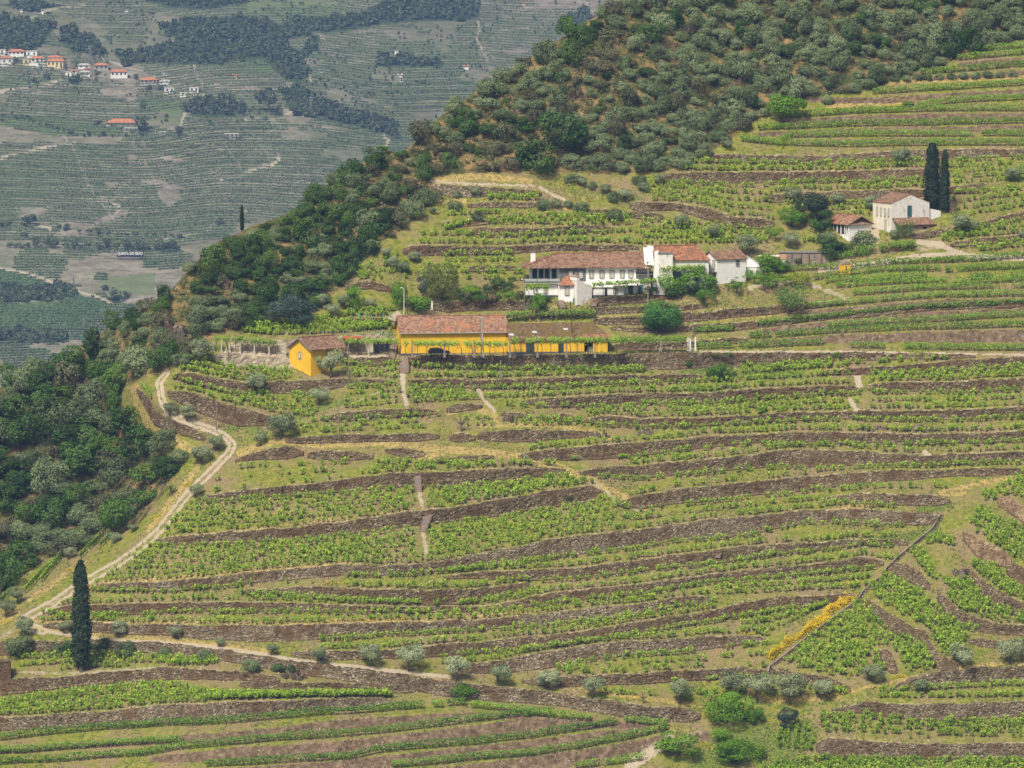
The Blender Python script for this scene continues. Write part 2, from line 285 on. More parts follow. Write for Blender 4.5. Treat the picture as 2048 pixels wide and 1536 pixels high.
# ---------------------------------------------------------------- mesh helpers
def tag(o, label=None, cat=None, group=None, kind=None):
    if label: o['label'] = label
    if cat: o['category'] = cat
    if group: o['group'] = group
    if kind: o['kind'] = kind
    return o
def mesh_np(name, V, Fq, mats, matidx=None, smooth=False, tri=False):
    """numpy verts and quads (or tris) -> mesh"""
    me = bpy.data.meshes.new(name); V = np.asarray(V, np.float32); Fq = np.asarray(Fq, np.int32); n = 3 if tri else 4
    me.vertices.add(len(V)); me.vertices.foreach_set('co', V.ravel())
    me.loops.add(Fq.size); me.loops.foreach_set('vertex_index', Fq.ravel())
    me.polygons.add(len(Fq)); me.polygons.foreach_set('loop_start', np.arange(len(Fq), dtype=np.int32) * n)
    me.polygons.foreach_set('loop_total', np.full(len(Fq), n, np.int32))
    for m in (mats if isinstance(mats, (list, tuple)) else [mats]): me.materials.append(m)
    if matidx is not None: me.polygons.foreach_set('material_index', np.asarray(matidx, np.int32))
    if smooth: me.polygons.foreach_set('use_smooth', np.ones(len(Fq), bool))
    me.update(calc_edges=True); me.validate(); return me
def link(name, me, parent=None, loc=None):
    o = bpy.data.objects.new(name, me); COL.objects.link(o)
    if parent: o.parent = parent
    if loc is not None: o.location = loc
    return o
def empty(name, loc, rz=0, sc=1):
    o = bpy.data.objects.new(name, None); COL.objects.link(o); o.location = loc; o.rotation_euler = (0, 0, rz)
    o.scale = (sc, sc, sc) if not hasattr(sc, '__len__') else sc; o.empty_display_size = .3
    return o
class MB:
    """collects polygons, then becomes one mesh object"""
    def __init__(s): s.v = []; s.f = []
    def poly(s, pts):
        i = len(s.v); s.v += [tuple(p) for p in pts]; s.f.append(list(range(i, i + len(pts)))); return s
    def hexa(s, b, t):
        """closed prism from bottom loop b and top loop t (same count)"""
        n = len(b); i = len(s.v); s.v += [tuple(p) for p in b] + [tuple(p) for p in t]
        s.f.append([i + k for k in range(n)][::-1]); s.f.append([i + n + k for k in range(n)])
        for k in range(n): s.f.append([i + k, i + (k + 1) % n, i + n + (k + 1) % n, i + n + k])
        return s
    def box(s, x0, x1, y0, y1, z0, z1):
        b = [(x0, y0, z0), (x1, y0, z0), (x1, y1, z0), (x0, y1, z0)]
        return s.hexa(b, [(p[0], p[1], z1) for p in b])
    def slab(s, pts, th):
        """thin solid: polygon pts (counter-clockwise from outside) with thickness th inward/down"""
        return s.hexa([(p[0], p[1], p[2] - th) for p in pts], pts)
    def tube(s, a, b, r0, r1, n=6, cap=True):
        a = np.array(a, float); b = np.array(b, float); d = b - a; L = np.linalg.norm(d) or 1; d /= L
        u = np.cross(d, (0, 0, 1.)) if abs(d[2]) < .95 else np.cross(d, (1., 0, 0)); u /= np.linalg.norm(u); v = np.cross(d, u)
        q = [(math.cos(2 * math.pi * k / n), math.sin(2 * math.pi * k / n)) for k in range(n)]
        A = [a + (u * c + v * e) * r0 for c, e in q]; B = [b + (u * c + v * e) * r1 for c, e in q]
        return s.hexa(A, B)
    def me(s, name, mat, bevel=False):
        me = bpy.data.meshes.new(name); me.from_pydata([tuple(map(float, p)) for p in s.v], [], s.f)
        for m in (mat if isinstance(mat, (list, tuple)) else [mat]): me.materials.append(m)
        me.update(); return me
    def build(s, name, mat, parent=None): return link(name, s.me(name, mat), parent)
# ---------------------------------------------------------------- ground masks (what grows or lies where)
path = np.zeros((NY, NX), np.float32); dry = path.copy(); lush = path.copy()
ROAD = [(335,742),(318,765),(322,795),(335,822),(360,838),(400,852),(430,862),(455,876),(466,890),(458,906),(440,924),(415,950),(395,968),(372,992),(350,1020),(318,1062),(280,1096),(235,1128),(190,1152),(150,1176),(110,1204),(70,1226),(45,1240),(50,1252),(90,1262)]
LOWPATH = [(90,1262),(140,1270),(200,1279),(300,1284),(400,1291),(450,1297),(530,1309),(590,1320),(640,1327),(700,1332),(800,1343),(900,1354)]
def tracks(P, w0, w1):
    P = np.array(P, float); T = np.linspace(0, 1, len(P)); q = np.linspace(0, 1, 120); X = np.interp(q, T, P[:, 0]); Y = np.interp(q, T, P[:, 1]); tx = np.gradient(X); ty = np.gradient(Y); l_ = np.hypot(tx, ty); W_ = w0 + (w1 - w0) * q
    for s_ in (-1, 1): stroke(path, list(zip(X - ty / l_ * W_ * s_, Y + tx / l_ * W_ * s_)), 0 + (w0 + w1) / 4.2, 1, .7)
    stroke(path, list(zip(X, Y)), w1 * 1.2, .42, .6)
tracks(ROAD, 4.5, 6.5); stroke(path, [(60,1240),(0,1275)], 5, .5)
stroke(path, LOWPATH, 3.5)
for p, wd, v in [
 ([(806,748),(806,770),(812,808)],6,.75), ([(950,770),(968,800),(990,822)],5,.65), ([(838,985),(845,1010)],6,.6), ([(846,1068),(852,1105)],6,.6),
 ([(1838,484),(1880,488),(1905,502),(1940,512),(2060,518)],6,.8), ([(1640,540),(1740,528),(1840,512),(1910,508)],5,1), ([(1830,500),(1880,492)],7,.5), ([(1700,520),(1640,522)],4,.5),
 ([(1400,703),(1690,703),(1830,706),(2220,712)],1.6,1), ([(1750,480),(1750,455)],10,.8), ([(1712,748),(1720,775)],7,.9),([(1700,800),(1715,822)],6,.7),([(1850,905),(1862,915)],6,.8),
 ([(1260,1532),(1300,1505),(1340,1480)],12,.9), ([(690,715),(790,712)],5,.9), ([(450,704),(570,712)],5,.8),
 ([(1225,1000),(1250,1005),(1275,1020)],6,.5),([(1185,960),(1215,985),(1240,1010)],6,.5),([(1080,375),(1110,392),(1130,400)],3,.9),([(862,362),(960,368),(1070,372)],3,.7),
 ([(660,720),(625,775),(560,800)],5,.3),([(660,820),(720,800),(770,780)],5,.4),([(780,640),(795,630)],8,.9),([(1500,575),(1590,560),(1640,575)],6,.6),([(1650,580),(1700,600)],8,.5),
 ([(1340,1490),(1400,1465)],8,.5),([(1690,1400),(1750,1396)],8,.35),([(40,1346),(160,1345),(330,1335)],5,.5),([(2048,700),(1700,690)],3,.2)]:
    stroke(path, p, wd, v)
for p, wd, v in [
 ([(480,905),(560,880),(640,890),(760,886),(880,898),(980,905),(1060,915)],7,1), ([(840,918),(900,902),(960,905)],5,.9), ([(960,852),(1100,850),(1190,862),(1230,880)],4,.9),
 ([(960,820),(985,830),(1000,845)],8,.7), ([(900,828),(940,815),(975,822)],6,.6), ([(870,360),(960,352),(1060,362)],6,1), ([(1040,915),(1120,935),(1180,960),(1230,985),(1290,1015)],8,.8),
 ([(270,775),(275,800),(300,850),(345,880),(395,905)],10,.9), ([(340,735),(300,745)],8,.9), ([(380,960),(345,995),(315,1040)],6,1), ([(400,930),(300,1060)],9,.6),
 ([(60,1255),(180,1270),(400,1286),(545,1303)],5,.9), ([(60,1240),(100,1245),(300,1244),(600,1248),(900,1240)],2.5,1), ([(0,1240),(30,1225)],10,.9), ([(130,1150),(60,1200)],8,.6),
 ([(530,1313),(640,1330)],6,.8), ([(930,1235),(1100,1220)],2.5,1), ([(650,1240),(780,1240)],3,1), ([(1640,185),(1800,162),(1950,158),(2100,150)],5,.9), ([(1660,210),(1750,205),(1820,200)],9,.8), ([(1520,235),(1600,215)],6,.5),
 ([(1480,395),(1560,405)],3,.4),([(1130,60),(1250,90)],10,.4),([(1100,240),(1180,205),(1260,170)],12,.8),([(960,250),(1010,215)],14,.8),([(1180,130),(1260,150),(1330,120)],14,.6),([(930,300),(990,270)],12,.7),
 ([(360,570),(345,620),(335,680)],16,.8),([(440,510),(410,560)],12,.7),([(560,500),(540,540)],10,.5),([(60,920),(90,1000),(40,1060)],16,.6),([(150,900),(170,960)],12,.6),([(0,1090),(40,1060)],14,.7),
 ([(720,330),(780,300)],12,.9),([(760,340),(800,350)],10,.9),([(1140,390),(1200,395),(1250,380)],10,.4),([(1030,404),(1180,425)],6,.6),([(880,405),(930,402)],8,.6),
 ([(1010,618),(1190,610),(1300,606),(1440,600)],5,.45), ([(1190,634),(1300,628),(1460,614)],3.5,.5),([(1190,650),(1300,647),(1470,638),(1560,630)],4,.5),([(1440,600),(1560,590),(1690,600)],9,.36),([(1370,620),(1600,598)],7,.3),
 ([(1460,1395),(1560,1400),(1680,1392)],8,.7),([(1050,1365),(1200,1385),(1400,1412)],6,.6),([(1380,1355),(1540,1370)],8,.3),([(1690,1385),(1800,1360),(1980,1328),(2060,1326)],4,.9),([(1560,1040),(1700,1015),(1930,985)],5,.7),([(1880,985),(1990,960),(2060,950)],7,.6),
 ([(1700,1195),(1650,1220)],8,.6),([(1040,1010),(1150,965)],3,.4),([(180,1165),(400,1150),(700,1125)],4,.7),([(350,1075),(700,1035),(850,1015)],3.5,.6),([(380,1155),(180,1175)],3,.6)]:
    stroke(dry, p, wd, v)
for p, wd, v in [
 ([(1450,1490),(1560,1500),(1600,1470)],34,1),([(1400,1530),(1480,1500)],24,.9),([(1500,1440),(1530,1470)],20,.9),([(1290,1330),(1400,1310)],4,.4),([(1740,1085),(1820,1075),(1870,1060)],9,1),([(1840,1020),(1900,1010)],8,1),([(1560,1090),(1760,1088)],6,.5),
 ([(1560,1130),(1700,1135)],9,.5),([(1600,1170),(1700,1160)],8,.5),([(1400,740),(1500,750),(1600,748)],9,.9),([(1380,775),(1440,782)],8,.8),([(1440,750),(1460,790)],10,.5),([(1360,745),(1400,742)],5,.7),
 ([(1010,618),(1190,612),(1440,606)],8,.5),([(1190,645),(1560,618)],6,.5),([(1380,612),(1680,590)],14,.4),([(560,840),(700,800)],10,.6),([(1520,230),(1620,190)],14,.6),([(1150,385),(1280,400)],14,.5),([(1330,330),(1420,345)],6,.4),
 ([(430,875),(480,850),(520,860)],12,.6),([(1590,440),(1640,442)],8,.8),([(1080,620),(1190,632)],5,.5),([(900,740),(1250,745)],6,.4),([(1300,1000),(1250,1040)],8,.6),([(690,735),(790,738)],4,.3)]:
    stroke(lush, p, wd, v, .6)
broken = fbm(GX, GY, 60, 31, 4)
lip = np.zeros_like(path)
for k, (lab, p) in WALLS.items():        # trodden bare rim on top of every wall
    m = (XS >= p[0][0]) & (XS <= p[-1][0]); yt = lin(p, XS, 1)
    e = np.clip(1 - np.abs(GY - (yt[None, :] - 2.2)) / 3.2, 0, 1) * m[None, :]; lip = np.maximum(lip, e)
# ---------------------------------------------------------------- ground material of the near hill
def ground_mat():
    m, n, b = newmat('hill_ground', .95, .05); v = coords(n, 'pos')
    a = N(n, 'ShaderNodeAttribute', attribute_name='kinds'); sp = N(n, 'ShaderNodeSeparateColor'); n.links.new(a.outputs['Color'], sp.inputs[0])
    a2 = N(n, 'ShaderNodeAttribute', attribute_name='kinds2'); s2 = N(n, 'ShaderNodeSeparateColor'); n.links.new(a2.outputs['Color'], s2.inputs[0])
    n1 = noise(n, v, .11, 6, .65); n2 = noise(n, v, .9, 5, .7); n3 = noise(n, v, 3.2, 3, .7)
    grass = ramp(n, n2, [(.3, (.065, .11, .012)), (.5, (.175, .19, .030)), (.7, (.30, .255, .068))])
    tan = ramp(n, n3, [(.3, (.13, .09, .05)), (.55, (.255, .185, .105)), (.75, (.38, .30, .185))])
    c = mixc(n, ramp(n, n1, [(.43, 0.), (.62, .9)]), grass, tan)
    def edge(fac, k=.5):  # break a painted mask with noise
        return ramp(n, math_(n, 'ADD', fac, math_(n, 'MULTIPLY', math_(n, 'SUBTRACT', n2, .5), k * 2)), [(.38, 0.), (.62, 1.)])
    lushc = ramp(n, n3, [(.3, (.07, .11, .018)), (.7, (.19, .23, .045))])
    c = mixc(n, edge(s2.outputs[0]), c, lushc)
    dryc = ramp(n, n2, [(.3, (.20, .19, .05)), (.55, (.37, .28, .10)), (.75, (.48, .37, .16))])
    c = mixc(n, edge(sp.outputs[2], .45), c, dryc)
    earth = ramp(n, n2, [(.3, (.055, .037, .022)), (.5, (.145, .10, .062)), (.72, (.28, .21, .14))])
    stones = ramp(n, n3, [(.62, 0.), (.70, 1.)])
    earth = mixc(n, math_(n, 'MULTIPLY', stones, .5), earth, (.34, .29, .24))
    c = mixc(n, edge(sp.outputs[0], .25), c, earth)
    woods = ramp(n, noise(n, v, .28, 7, .75), [(.36, (.03, .05, .015)), (.48, (.085, .085, .03)), (.56, (.21, .145, .06)), (.68, (.33, .22, .11)), (.8, (.20, .165, .13))])
    c = mixc(n, edge(s2.outputs[1], .3), c, woods)
    pc = ramp(n, n3, [(.3, (.30, .24, .165)), (.7, (.47, .40, .30))])
    c = mixc(n, edge(sp.outputs[1], .45), c, pc)
    n.links.new(c, b.inputs['Base Color'])
    bump(n, b, math_(n, 'ADD', n2, math_(n, 'MULTIPLY', n3, .5)), .8, .25); return m
def col_attr(me, name, R_, G_, B_):
    at = me.color_attributes.new(name, 'FLOAT_COLOR', 'POINT'); k = len(me.vertices)
    A = np.ones((k, 4), np.float32); A[:, 0] = R_; A[:, 1] = G_; A[:, 2] = B_; at.data.foreach_set('color', A.ravel())
def grid_faces(nx, ny):
    i = np.arange(nx * ny).reshape(nx, ny)
    return np.stack([i[:-1, :-1].ravel(), i[1:, :-1].ravel(), i[1:, 1:].ravel(), i[:-1, 1:].ravel()], 1)
cx = np.arange(-324, 2552, 3.0); NR = 700
rid = lin(RIDGE, cx) + (fbm(cx, cx * 0, 30, 77, 3) - .5) * 8
tpar = np.linspace(0, 1, NR)[None, :]
VY = 1715 + (rid[:, None] - 1715) * tpar; VX = np.repeat(cx[:, None], NR, 1)
V = pt(VX, VY, dist(VX, VY))
back = []                                            # the far side of the ridge, falling away
top = V[:, -1, :]
for dd, dz in ((6, .5), (20, -5), (60, -32), (160, -110), (420, -270)):
    q = top.copy(); q[:, 1] += dd; q[:, 2] += dz; back.append(q)
V = np.concatenate([V] + [q[:, None, :] for q in back], 1); nr2 = V.shape[1]
me = mesh_np('hillside', V.reshape(-1, 3), grid_faces(len(cx), nr2), ground_mat(), smooth=True)
def ext(A):
    a = samp(A, VX, VY); return np.concatenate([a, np.repeat(a[:, -1:], nr2 - NR, 1)], 1).ravel()
col_attr(me, 'kinds', ext(np.maximum(wall, bank)), ext(np.maximum(path, lip * .62)), ext(dry))
col_attr(me, 'kinds2', ext(lush), ext(forest), ext(forest) * 0)
hill = tag(link('hillside', me), kind='structure')
# ---------------------------------------------------------------- dry stone walls, one object each
def stone_mat(name, dark, mid, pale, moss=.0):
    m, n, b = newmat(name, .95, .08)
    v = coords(n, 'pos', (1, .7, 1.9)); vo = N(n, 'ShaderNodeTexVoronoi'); vo.inputs['Scale'].default_value = 3.6; n.links.new(v, vo.inputs['Vector'])
    sp = N(n, 'ShaderNodeSeparateColor'); n.links.new(vo.outputs['Color'], sp.inputs[0])
    c = ramp(n, sp.outputs[0], [(.0, dark), (.45, mid), (.8, mid), (.97, pale)])
    v2 = coords(n, 'pos'); nb = noise(n, v2, .22, 5, .7)
    c = mixc(n, ramp(n, nb, [(.46, 0.), (.62, .85)]), c, (.15, .092, .046))
    ng = noise(n, v2, .13, 4, .7); c = mixc(n, ramp(n, ng, [(.60, 0.), (.72, .6)]), c, (.13, .13, .045)); nd = noise(n, coords(n, 'pos', (1, 1, .35)), .5, 5, .7); c = mixc(n, ramp(n, nd, [(.5, 0.), (.64, .6)]), c, (.085, .056, .032))
    gap = ramp(n, vo.outputs['Distance'], [(.30, 1.), (.62, .35)])
    c = mixc(n, 1.0, c, mixc(n, gap, (.45, .40, .35), (1, 1, 1)), 'MULTIPLY')
    n.links.new(c, b.inputs['Base Color']); bump(n, b, math_(n, 'ADD', gap, noise(n, v2, 3, 3)), .8, .15); return m
M = {}
M['stone'] = stone_mat('dry_stone', (.05, .037, .02), (.205, .16, .095), (.50, .43, .30))
M['stone2'] = stone_mat('grey_stone', (.055, .044, .026), (.245, .20, .13), (.56, .49, .37))
M['stone3'] = stone_mat('sunlit_earth_stone', (.17, .11, .06), (.42, .30, .185), (.56, .45, .31))
M['plaster_wall'] = simple('old_plaster', (.26, .21, .15), (.46, .40, .30), .8, stain=((.15, .10, .065), .5, .55, .68), kind='pos')
def wall_obj(k):
    lab, p = WALLS[k]; xs = np.arange(p[0, 0], p[-1, 0] + 1, 2.4); nj = 9
    yt = lin(p, xs, 1) - .6; yb = lin(p, xs, 2) + 1.2; s = sum(ord(c) for c in k)
    J = np.linspace(0, 1, nj)[None, :]; X = np.repeat(xs[:, None], nj, 1); Y = yb[:, None] + (yt - yb)[:, None] * J
    jag = (vnoise(xs, xs * 0, 5, s) - .5) * 3.4 + (vnoise(xs, xs * 0, 16, s + 1) - .5) * 2.5
    Y[:, -1] += jag; Y[:, -2] += jag * .7
    d = dist(X, np.clip(Y, yt[:, None], yb[:, None])); d = np.minimum.accumulate(d[:, ::-1], 1)[:, ::-1]
    d = d - .35 - .25 * vnoise(X, Y * 1.6, 6, s + 2) - .15 * vnoise(X, Y * 1.5, 2.8, s + 5)
    V = pt(X, Y, d); bot = V[:, :1].copy(); bot[..., 2] -= .5; cap = V[:, -1:].copy(); cap[..., 1] += .9 + .25 * vnoise(xs, xs * 0, 7, s + 4)[:, None]
    V = np.concatenate([bot, V, cap], 1)
    bk = V[:, -1:].copy(); bk[..., 2] = V[:, :1, 2]; V = np.concatenate([V, bk], 1)       # hidden back face
    m = M['plaster_wall'] if k in ('f2', 'f3') else M['stone3'] if k in ('r1', 'r0') else M['stone2'] if k in ('a3', 'a4', 'b1', 's1', 's2', 'r9', 'f0', 'i1', 'h1','a6','a0') else M['stone']
    nx, ny = V.shape[:2]; Fq = grid_faces(nx, ny)
    i = np.arange(nx * ny).reshape(nx, ny); wrap = np.stack([i[:-1, -1], i[1:, -1], i[1:, 0], i[:-1, 0]], 1)
    me = bpy.data.meshes.new('stone_wall'); fl = np.concatenate([Fq, wrap]).tolist() + [i[0, ::-1].tolist(), i[-1].tolist()]
    me.from_pydata(V.reshape(-1, 3).tolist(), [], fl); me.materials.append(m); me.update()
    return tag(link('stone_wall', me), lab, 'stone wall', 'dry stone terrace walls')
for k in WALLS: wall_obj(k)
# ---------------------------------------------------------------- the far side of the valley
fT = [(-200, 3950), (0, 3700), (150, 3350), (250, 3200), (508, 2900), (750, 2700), (900, 2560), (1100, 2400)]
def fdist(x, y):
    x = np.asarray(x, float); y = np.asarray(y, float)
    d = np.interp(y, [q[0] for q in fT], [q[1] for q in fT])
    d = d * (1 + .035 * (fbm(x, y * 2, 420, 11, 3) - .5)) + 110 * np.clip((x - 620) / 500, 0, 1)
    return d
def fp(x, y, up=0.0):
    p = pt(x, y, fdist(x, y)); p[..., 2] += up; return p
FWOOD = [[(-60,28),(60,40),(110,55),(60,110),(0,100),(-60,95)],[(120,55),(150,60),(205,95),(210,118),(185,112),(120,85)],[(325,55),(380,45),(450,35),(560,50),(610,40),(640,60),(600,75),(560,80),(575,95),(612,128),(608,150),(585,165),(560,150),(530,120),(480,118),(430,130),(330,128),(250,128),(230,108),(330,92),(355,80)],
 [(600,38),(700,35),(780,5),(860,-20),(960,-20),(958,35),(900,42),(850,40),(760,50),(690,62),(610,66)],[(285,-20),(500,-20),(500,5),(400,20),(340,15),(290,0)],[(380,205),(420,196),(470,200),(490,225),(440,235),(385,232)],[(560,180),(600,182),(640,200),(700,225),(760,240),(800,262),(805,275),(740,262),(660,240),(580,225)],[(1120,45),(1180,20),(1180,70),(1120,60)],
 [(0,570),(60,578),(130,570),(150,590),(90,604),(0,608)],[(-160,660),(60,665),(140,668),(140,685),(60,683),(-160,680)],[(755,110),(890,122),(890,134),(755,134)],[(-160,60),(-60,60),(-60,140),(-160,140)],[(0,8),(80,2),(150,12),(60,22)],[(620,66),(640,70),(620,110),(600,120)]]
FPATH = [([(0,315),(60,300),(150,282)],2.5),([(500,340),(545,328),(562,316),(555,312)],3),([(440,360),(500,342)],1.5),([(0,181),(60,174),(122,160)],2),([(362,248),(368,228),(372,218),(400,204),(412,196)],2.5),([(490,238),(520,235)],2),([(570,222),(590,222)],3.5),([(618,150),(622,165)],2.5),([(768,270),(778,280),(770,292)],2.5),
 ([(0,536),(50,546),(110,566),(145,580),(158,584),(190,592),(225,608)],2.2),([(155,580),(150,592),(120,600),(40,606)],2.6),([(388,130),(392,150),(405,168)],1.5),([(640,70),(650,76)],1.5),([(80,450),(100,456)],5),([(540,240),(700,260)],1.2),([(330,478),(400,462),(430,450)],1.5),([(200,395),(240,412),(230,425)],2),([(955,40),(960,60),(950,70),(975,120)],1.5),([(430,170),(470,178),(560,175)],1.5),([(120,260),(150,300),(180,380),(230,440)],.9),([(260,280),(300,340),(320,390)],.8),([(450,290),(480,330)],.8),([(0,70),(90,20),(170,8)],1.5),([(180,100),(210,120),(290,140)],1.5),([(1000,60),(1090,52)],1.2),([(800,112),(815,122)],1.5)]
fx = np.arange(-400, 1330, 2.5); fy = np.arange(-140, 960, 2.0)
FX, FY = np.meshgrid(fx, fy, indexing='ij')
fw = np.zeros(FX.shape, np.float32)
for p in FWOOD: fw = np.maximum(fw, inpoly(FX, FY, p))
fpth = np.zeros_like(fw)
for pts, wd in FPATH:
    for a, b_ in zip(pts[:-1], pts[1:]):
        dx, dy = b_[0] - a[0], b_[1] - a[1]; L_ = dx * dx + dy * dy
        t = np.clip(((FX - a[0]) * dx + (FY - a[1]) * dy) / L_, 0, 1); ds = np.hypot(FX - a[0] - t * dx, FY - a[1] - t * dy)
        fpth = np.maximum(fpth, np.clip((wd + .8 - ds) / 1.4, 0, 1) * min(1, .5 + wd / 4))
grn = np.zeros_like(fw)
for p, v in [([(-170,540),(0,540),(130,575),(150,592),(0,605),(-170,610)],1),([(-170,612),(60,605),(160,590),(225,612),(170,662),(0,662),(-170,660)],1),([(-170,140),(120,150),(122,158),(0,178),(-170,190)],.7),([(280,195),(365,205),(360,225),(280,222)],.9),([(0,228),(120,235),(260,262),(150,270),(0,250)],.8),([(390,205),(360,250),(300,240)],.5),([(820,70),(960,90),(950,120),(700,100)],.35),([(495,120),(540,118),(550,140),(500,140)],.8),([(480,0),(700,0),(700,30),(500,45)],.6),([(290,430),(330,420),(330,455),(260,460)],.3),([(60,600),(150,595),(220,612)],.6),([(195,560),(310,545),(310,590),(240,590)],.7)]:
    grn = np.maximum(grn, inpoly(FX, FY, p) * v)
def far_mat():
    m, n, b = newmat('far_hill_ground', .95, .05); v = coords(n, 'pos')
    a = N(n, 'ShaderNodeAttribute', attribute_name='kinds'); sp = N(n, 'ShaderNodeSeparateColor'); n.links.new(a.outputs['Color'], sp.inputs[0])
    n1 = noise(n, v, .006, 5, .6); n2 = noise(n, coords(n, 'pos', (1, 1, 4)), .06, 5, .7); n3 = noise(n, coords(n, 'pos', (.5, .2, 5)), .35, 3, .7)
    c = ramp(n, n2, [(.3, (.11, .10, .07)), (.5, (.20, .175, .135)), (.72, (.33, .29, .24))])
    c = mixc(n, ramp(n, n1, [(.40, 0.), (.60, .6)]), c, (.105, .125, .06))
    c = mixc(n, ramp(n, n3, [(.52, 0.), (.62, .55)]), c, (.06, .085, .035))
    c = mixc(n, math_(n, 'MULTIPLY', sp.outputs[2], .85), c, ramp(n, n3, [(.4, (.06, .12, .04)), (.6, (.13, .17, .06))]))
    c = mixc(n, sp.outputs[0], c, (.045, .06, .03))
    c = mixc(n, math_(n, 'MULTIPLY', sp.outputs[1], .7), c, (.42, .36, .28)); n.links.new(c, b.inputs['Base Color'])
    bump(n, b, n2, .6, 2.0); return m
# small terrace steps on the far slope, real relief
FV = fp(FX, FY); stp = FV[..., 2] / 5.0 + 1.2 * fbm(FV[..., 0], FV[..., 1], 300, 41, 2); fr = stp - np.floor(stp)
FV[..., 2] += (np.clip((fr - .65) / .35, 0, 1) - fr) * 2.6 * (1 - fw) * (FY < 520)
meF = mesh_np('far_hillside', FV.reshape(-1, 3), grid_faces(len(fx), len(fy)), far_mat(), smooth=True)
meF.polygons.foreach_set('use_smooth', np.ones(len(meF.polygons), bool))
col_attr(meF, 'kinds', fw.ravel(), fpth.ravel(), grn.ravel())
tag(link('far_hillside', meF), kind='structure')
# everything the valley hides, out to the horizon
gm = simple('valley_soil', (.10, .09, .05), (.2, .16, .11), .01, kind='pos')
me = bpy.data.meshes.new('ground'); me.from_pydata([(-14000, -3000, -20), (14000, -3000, -20), (14000, 14000, -20), (-14000, 14000, -20)], [], [(0, 1, 2, 3)]); me.materials.append(gm)
tag(link('ground', me), kind='structure')
q = [(-9000, 3990, 235), (9000, 3990, 235), (9000, 9000, 420), (-9000, 9000, 420)]
mb = MB(); mb.poly([(-9000, 3990, -20), (9000, 3990, -20), (9000, 3990, 235), (-9000, 3990, 235)]); mb.poly(q); tag(mb.build('distant_plateau', gm), kind='structure')
# air: even haze round camera and scene
hz = MB(); hz.box(-9500, 9500, -120, 9300, -25, 470); hm = bpy.data.materials.new('haze_air'); hm.use_nodes = True; hn = hm.node_tree; hn.nodes.remove(hn.nodes['Principled BSDF'])
pv = hn.nodes.new('ShaderNodeVolumePrincipled'); pv.inputs['Color'].default_value = (.30, .50, .96, 1); pv.inputs['Density'].default_value = .000078
hn.links.new(pv.outputs[0], hn.nodes['Material Output'].inputs['Volume']); tag(hz.build('haze', hm), kind='stuff')
# ---------------------------------------------------------------- foliage
def leafmat(name, c1, c2, c3=None, trans=.25, rough=.6):
    m, n, b = newmat(name, rough, .25)
    a = N(n, 'ShaderNodeAttribute', attribute_name='tone'); oi = N(n, 'ShaderNodeObjectInfo')
    f = math_(n, 'ADD', math_(n, 'MULTIPLY', a.outputs['Fac'], .6), math_(n, 'MULTIPLY', oi.outputs['Random'], .4))
    c = ramp(n, f, [(.1, c1), (.55, c2), (.95, c3 or c2)])
    n.links.new(c, b.inputs['Base Color'])
    t = N(n, 'ShaderNodeBsdfTranslucent'); n.links.new(c, t.inputs[0]); mx = N(n, 'ShaderNodeMixShader'); mx.inputs[0].default_value = trans
    n.links.new(b.outputs[0], mx.inputs[1]); n.links.new(t.outputs[0], mx.inputs[2]); n.links.new(mx.outputs[0], n.nodes['Material Output'].inputs[0]); return m
M['olive'] = leafmat('olive_leaves', (.065, .10, .035), (.18, .24, .105), (.37, .43, .23))
M['silver'] = leafmat('silver_olive_leaves', (.12, .155, .07), (.29, .345, .18), (.52, .57, .36)); M['oak'] = leafmat('evergreen_leaves', (.018, .045, .008), (.06, .13, .022), (.14, .24, .045))
M['scrub'] = leafmat('scrub_leaves', (.06, .07, .035), (.13, .14, .065), (.22, .21, .11))
M['bright'] = leafmat('fresh_leaves', (.05, .13, .006), (.16, .32, .018), (.30, .48, .04), .35)
M['woodgreen'] = leafmat('wood_edge_leaves', (.035, .08, .01), (.09, .18, .022), (.17, .28, .04), .3); M['vine'] = leafmat('vine_leaves', (.11, .21, .015), (.28, .45, .038), (.47, .62, .08), .4)
M['vinerow'] = leafmat('trellis_leaves', (.05, .14, .01), (.16, .33, .025), (.32, .50, .05), .35)
M['cypress'] = leafmat('cypress_leaves', (.014, .028, .010), (.025, .048, .016), (.045, .072, .026), .1)
M['broom'] = leafmat('broom_flowers', (.25, .28, .02), (.74, .52, .01), (.88, .66, .03), .3)
M['pink'] = leafmat('pink_flowers', (.05, .09, .02), (.10, .15, .04), (.65, .22, .25), .3)
M['red'] = leafmat('red_flowers', (.05, .10, .02), (.14, .12, .04), (.6, .06, .04), .3)
M['golden'] = leafmat('yellow_green_leaves', (.16, .2, .015), (.32, .38, .03), (.48, .5, .05), .35)
M['drygrass'] = leafmat('dry_grass', (.24, .20, .07), (.40, .31, .13), (.52, .42, .2), .3)
M['greengrass'] = leafmat('green_grass', (.10, .13, .03), (.17, .19, .05), (.24, .25, .08), .3)
M['blueleaf'] = leafmat('blue_green_needles', (.03, .06, .05), (.06, .10, .08), (.10, .15, .12))
M['farleaf'] = leafmat('distant_leaves', (.04, .06, .028), (.075, .105, .045), (.115, .15, .065), .1)
M['bark'] = simple('bark', (.08, .065, .05), (.20, .165, .13), 3)
M['vinewood'] = simple('vine_wood', (.035, .025, .018), (.09, .07, .05), 4)
M['post'] = simple('grey_post_wood', (.14, .12, .10), (.30, .27, .23), 3)
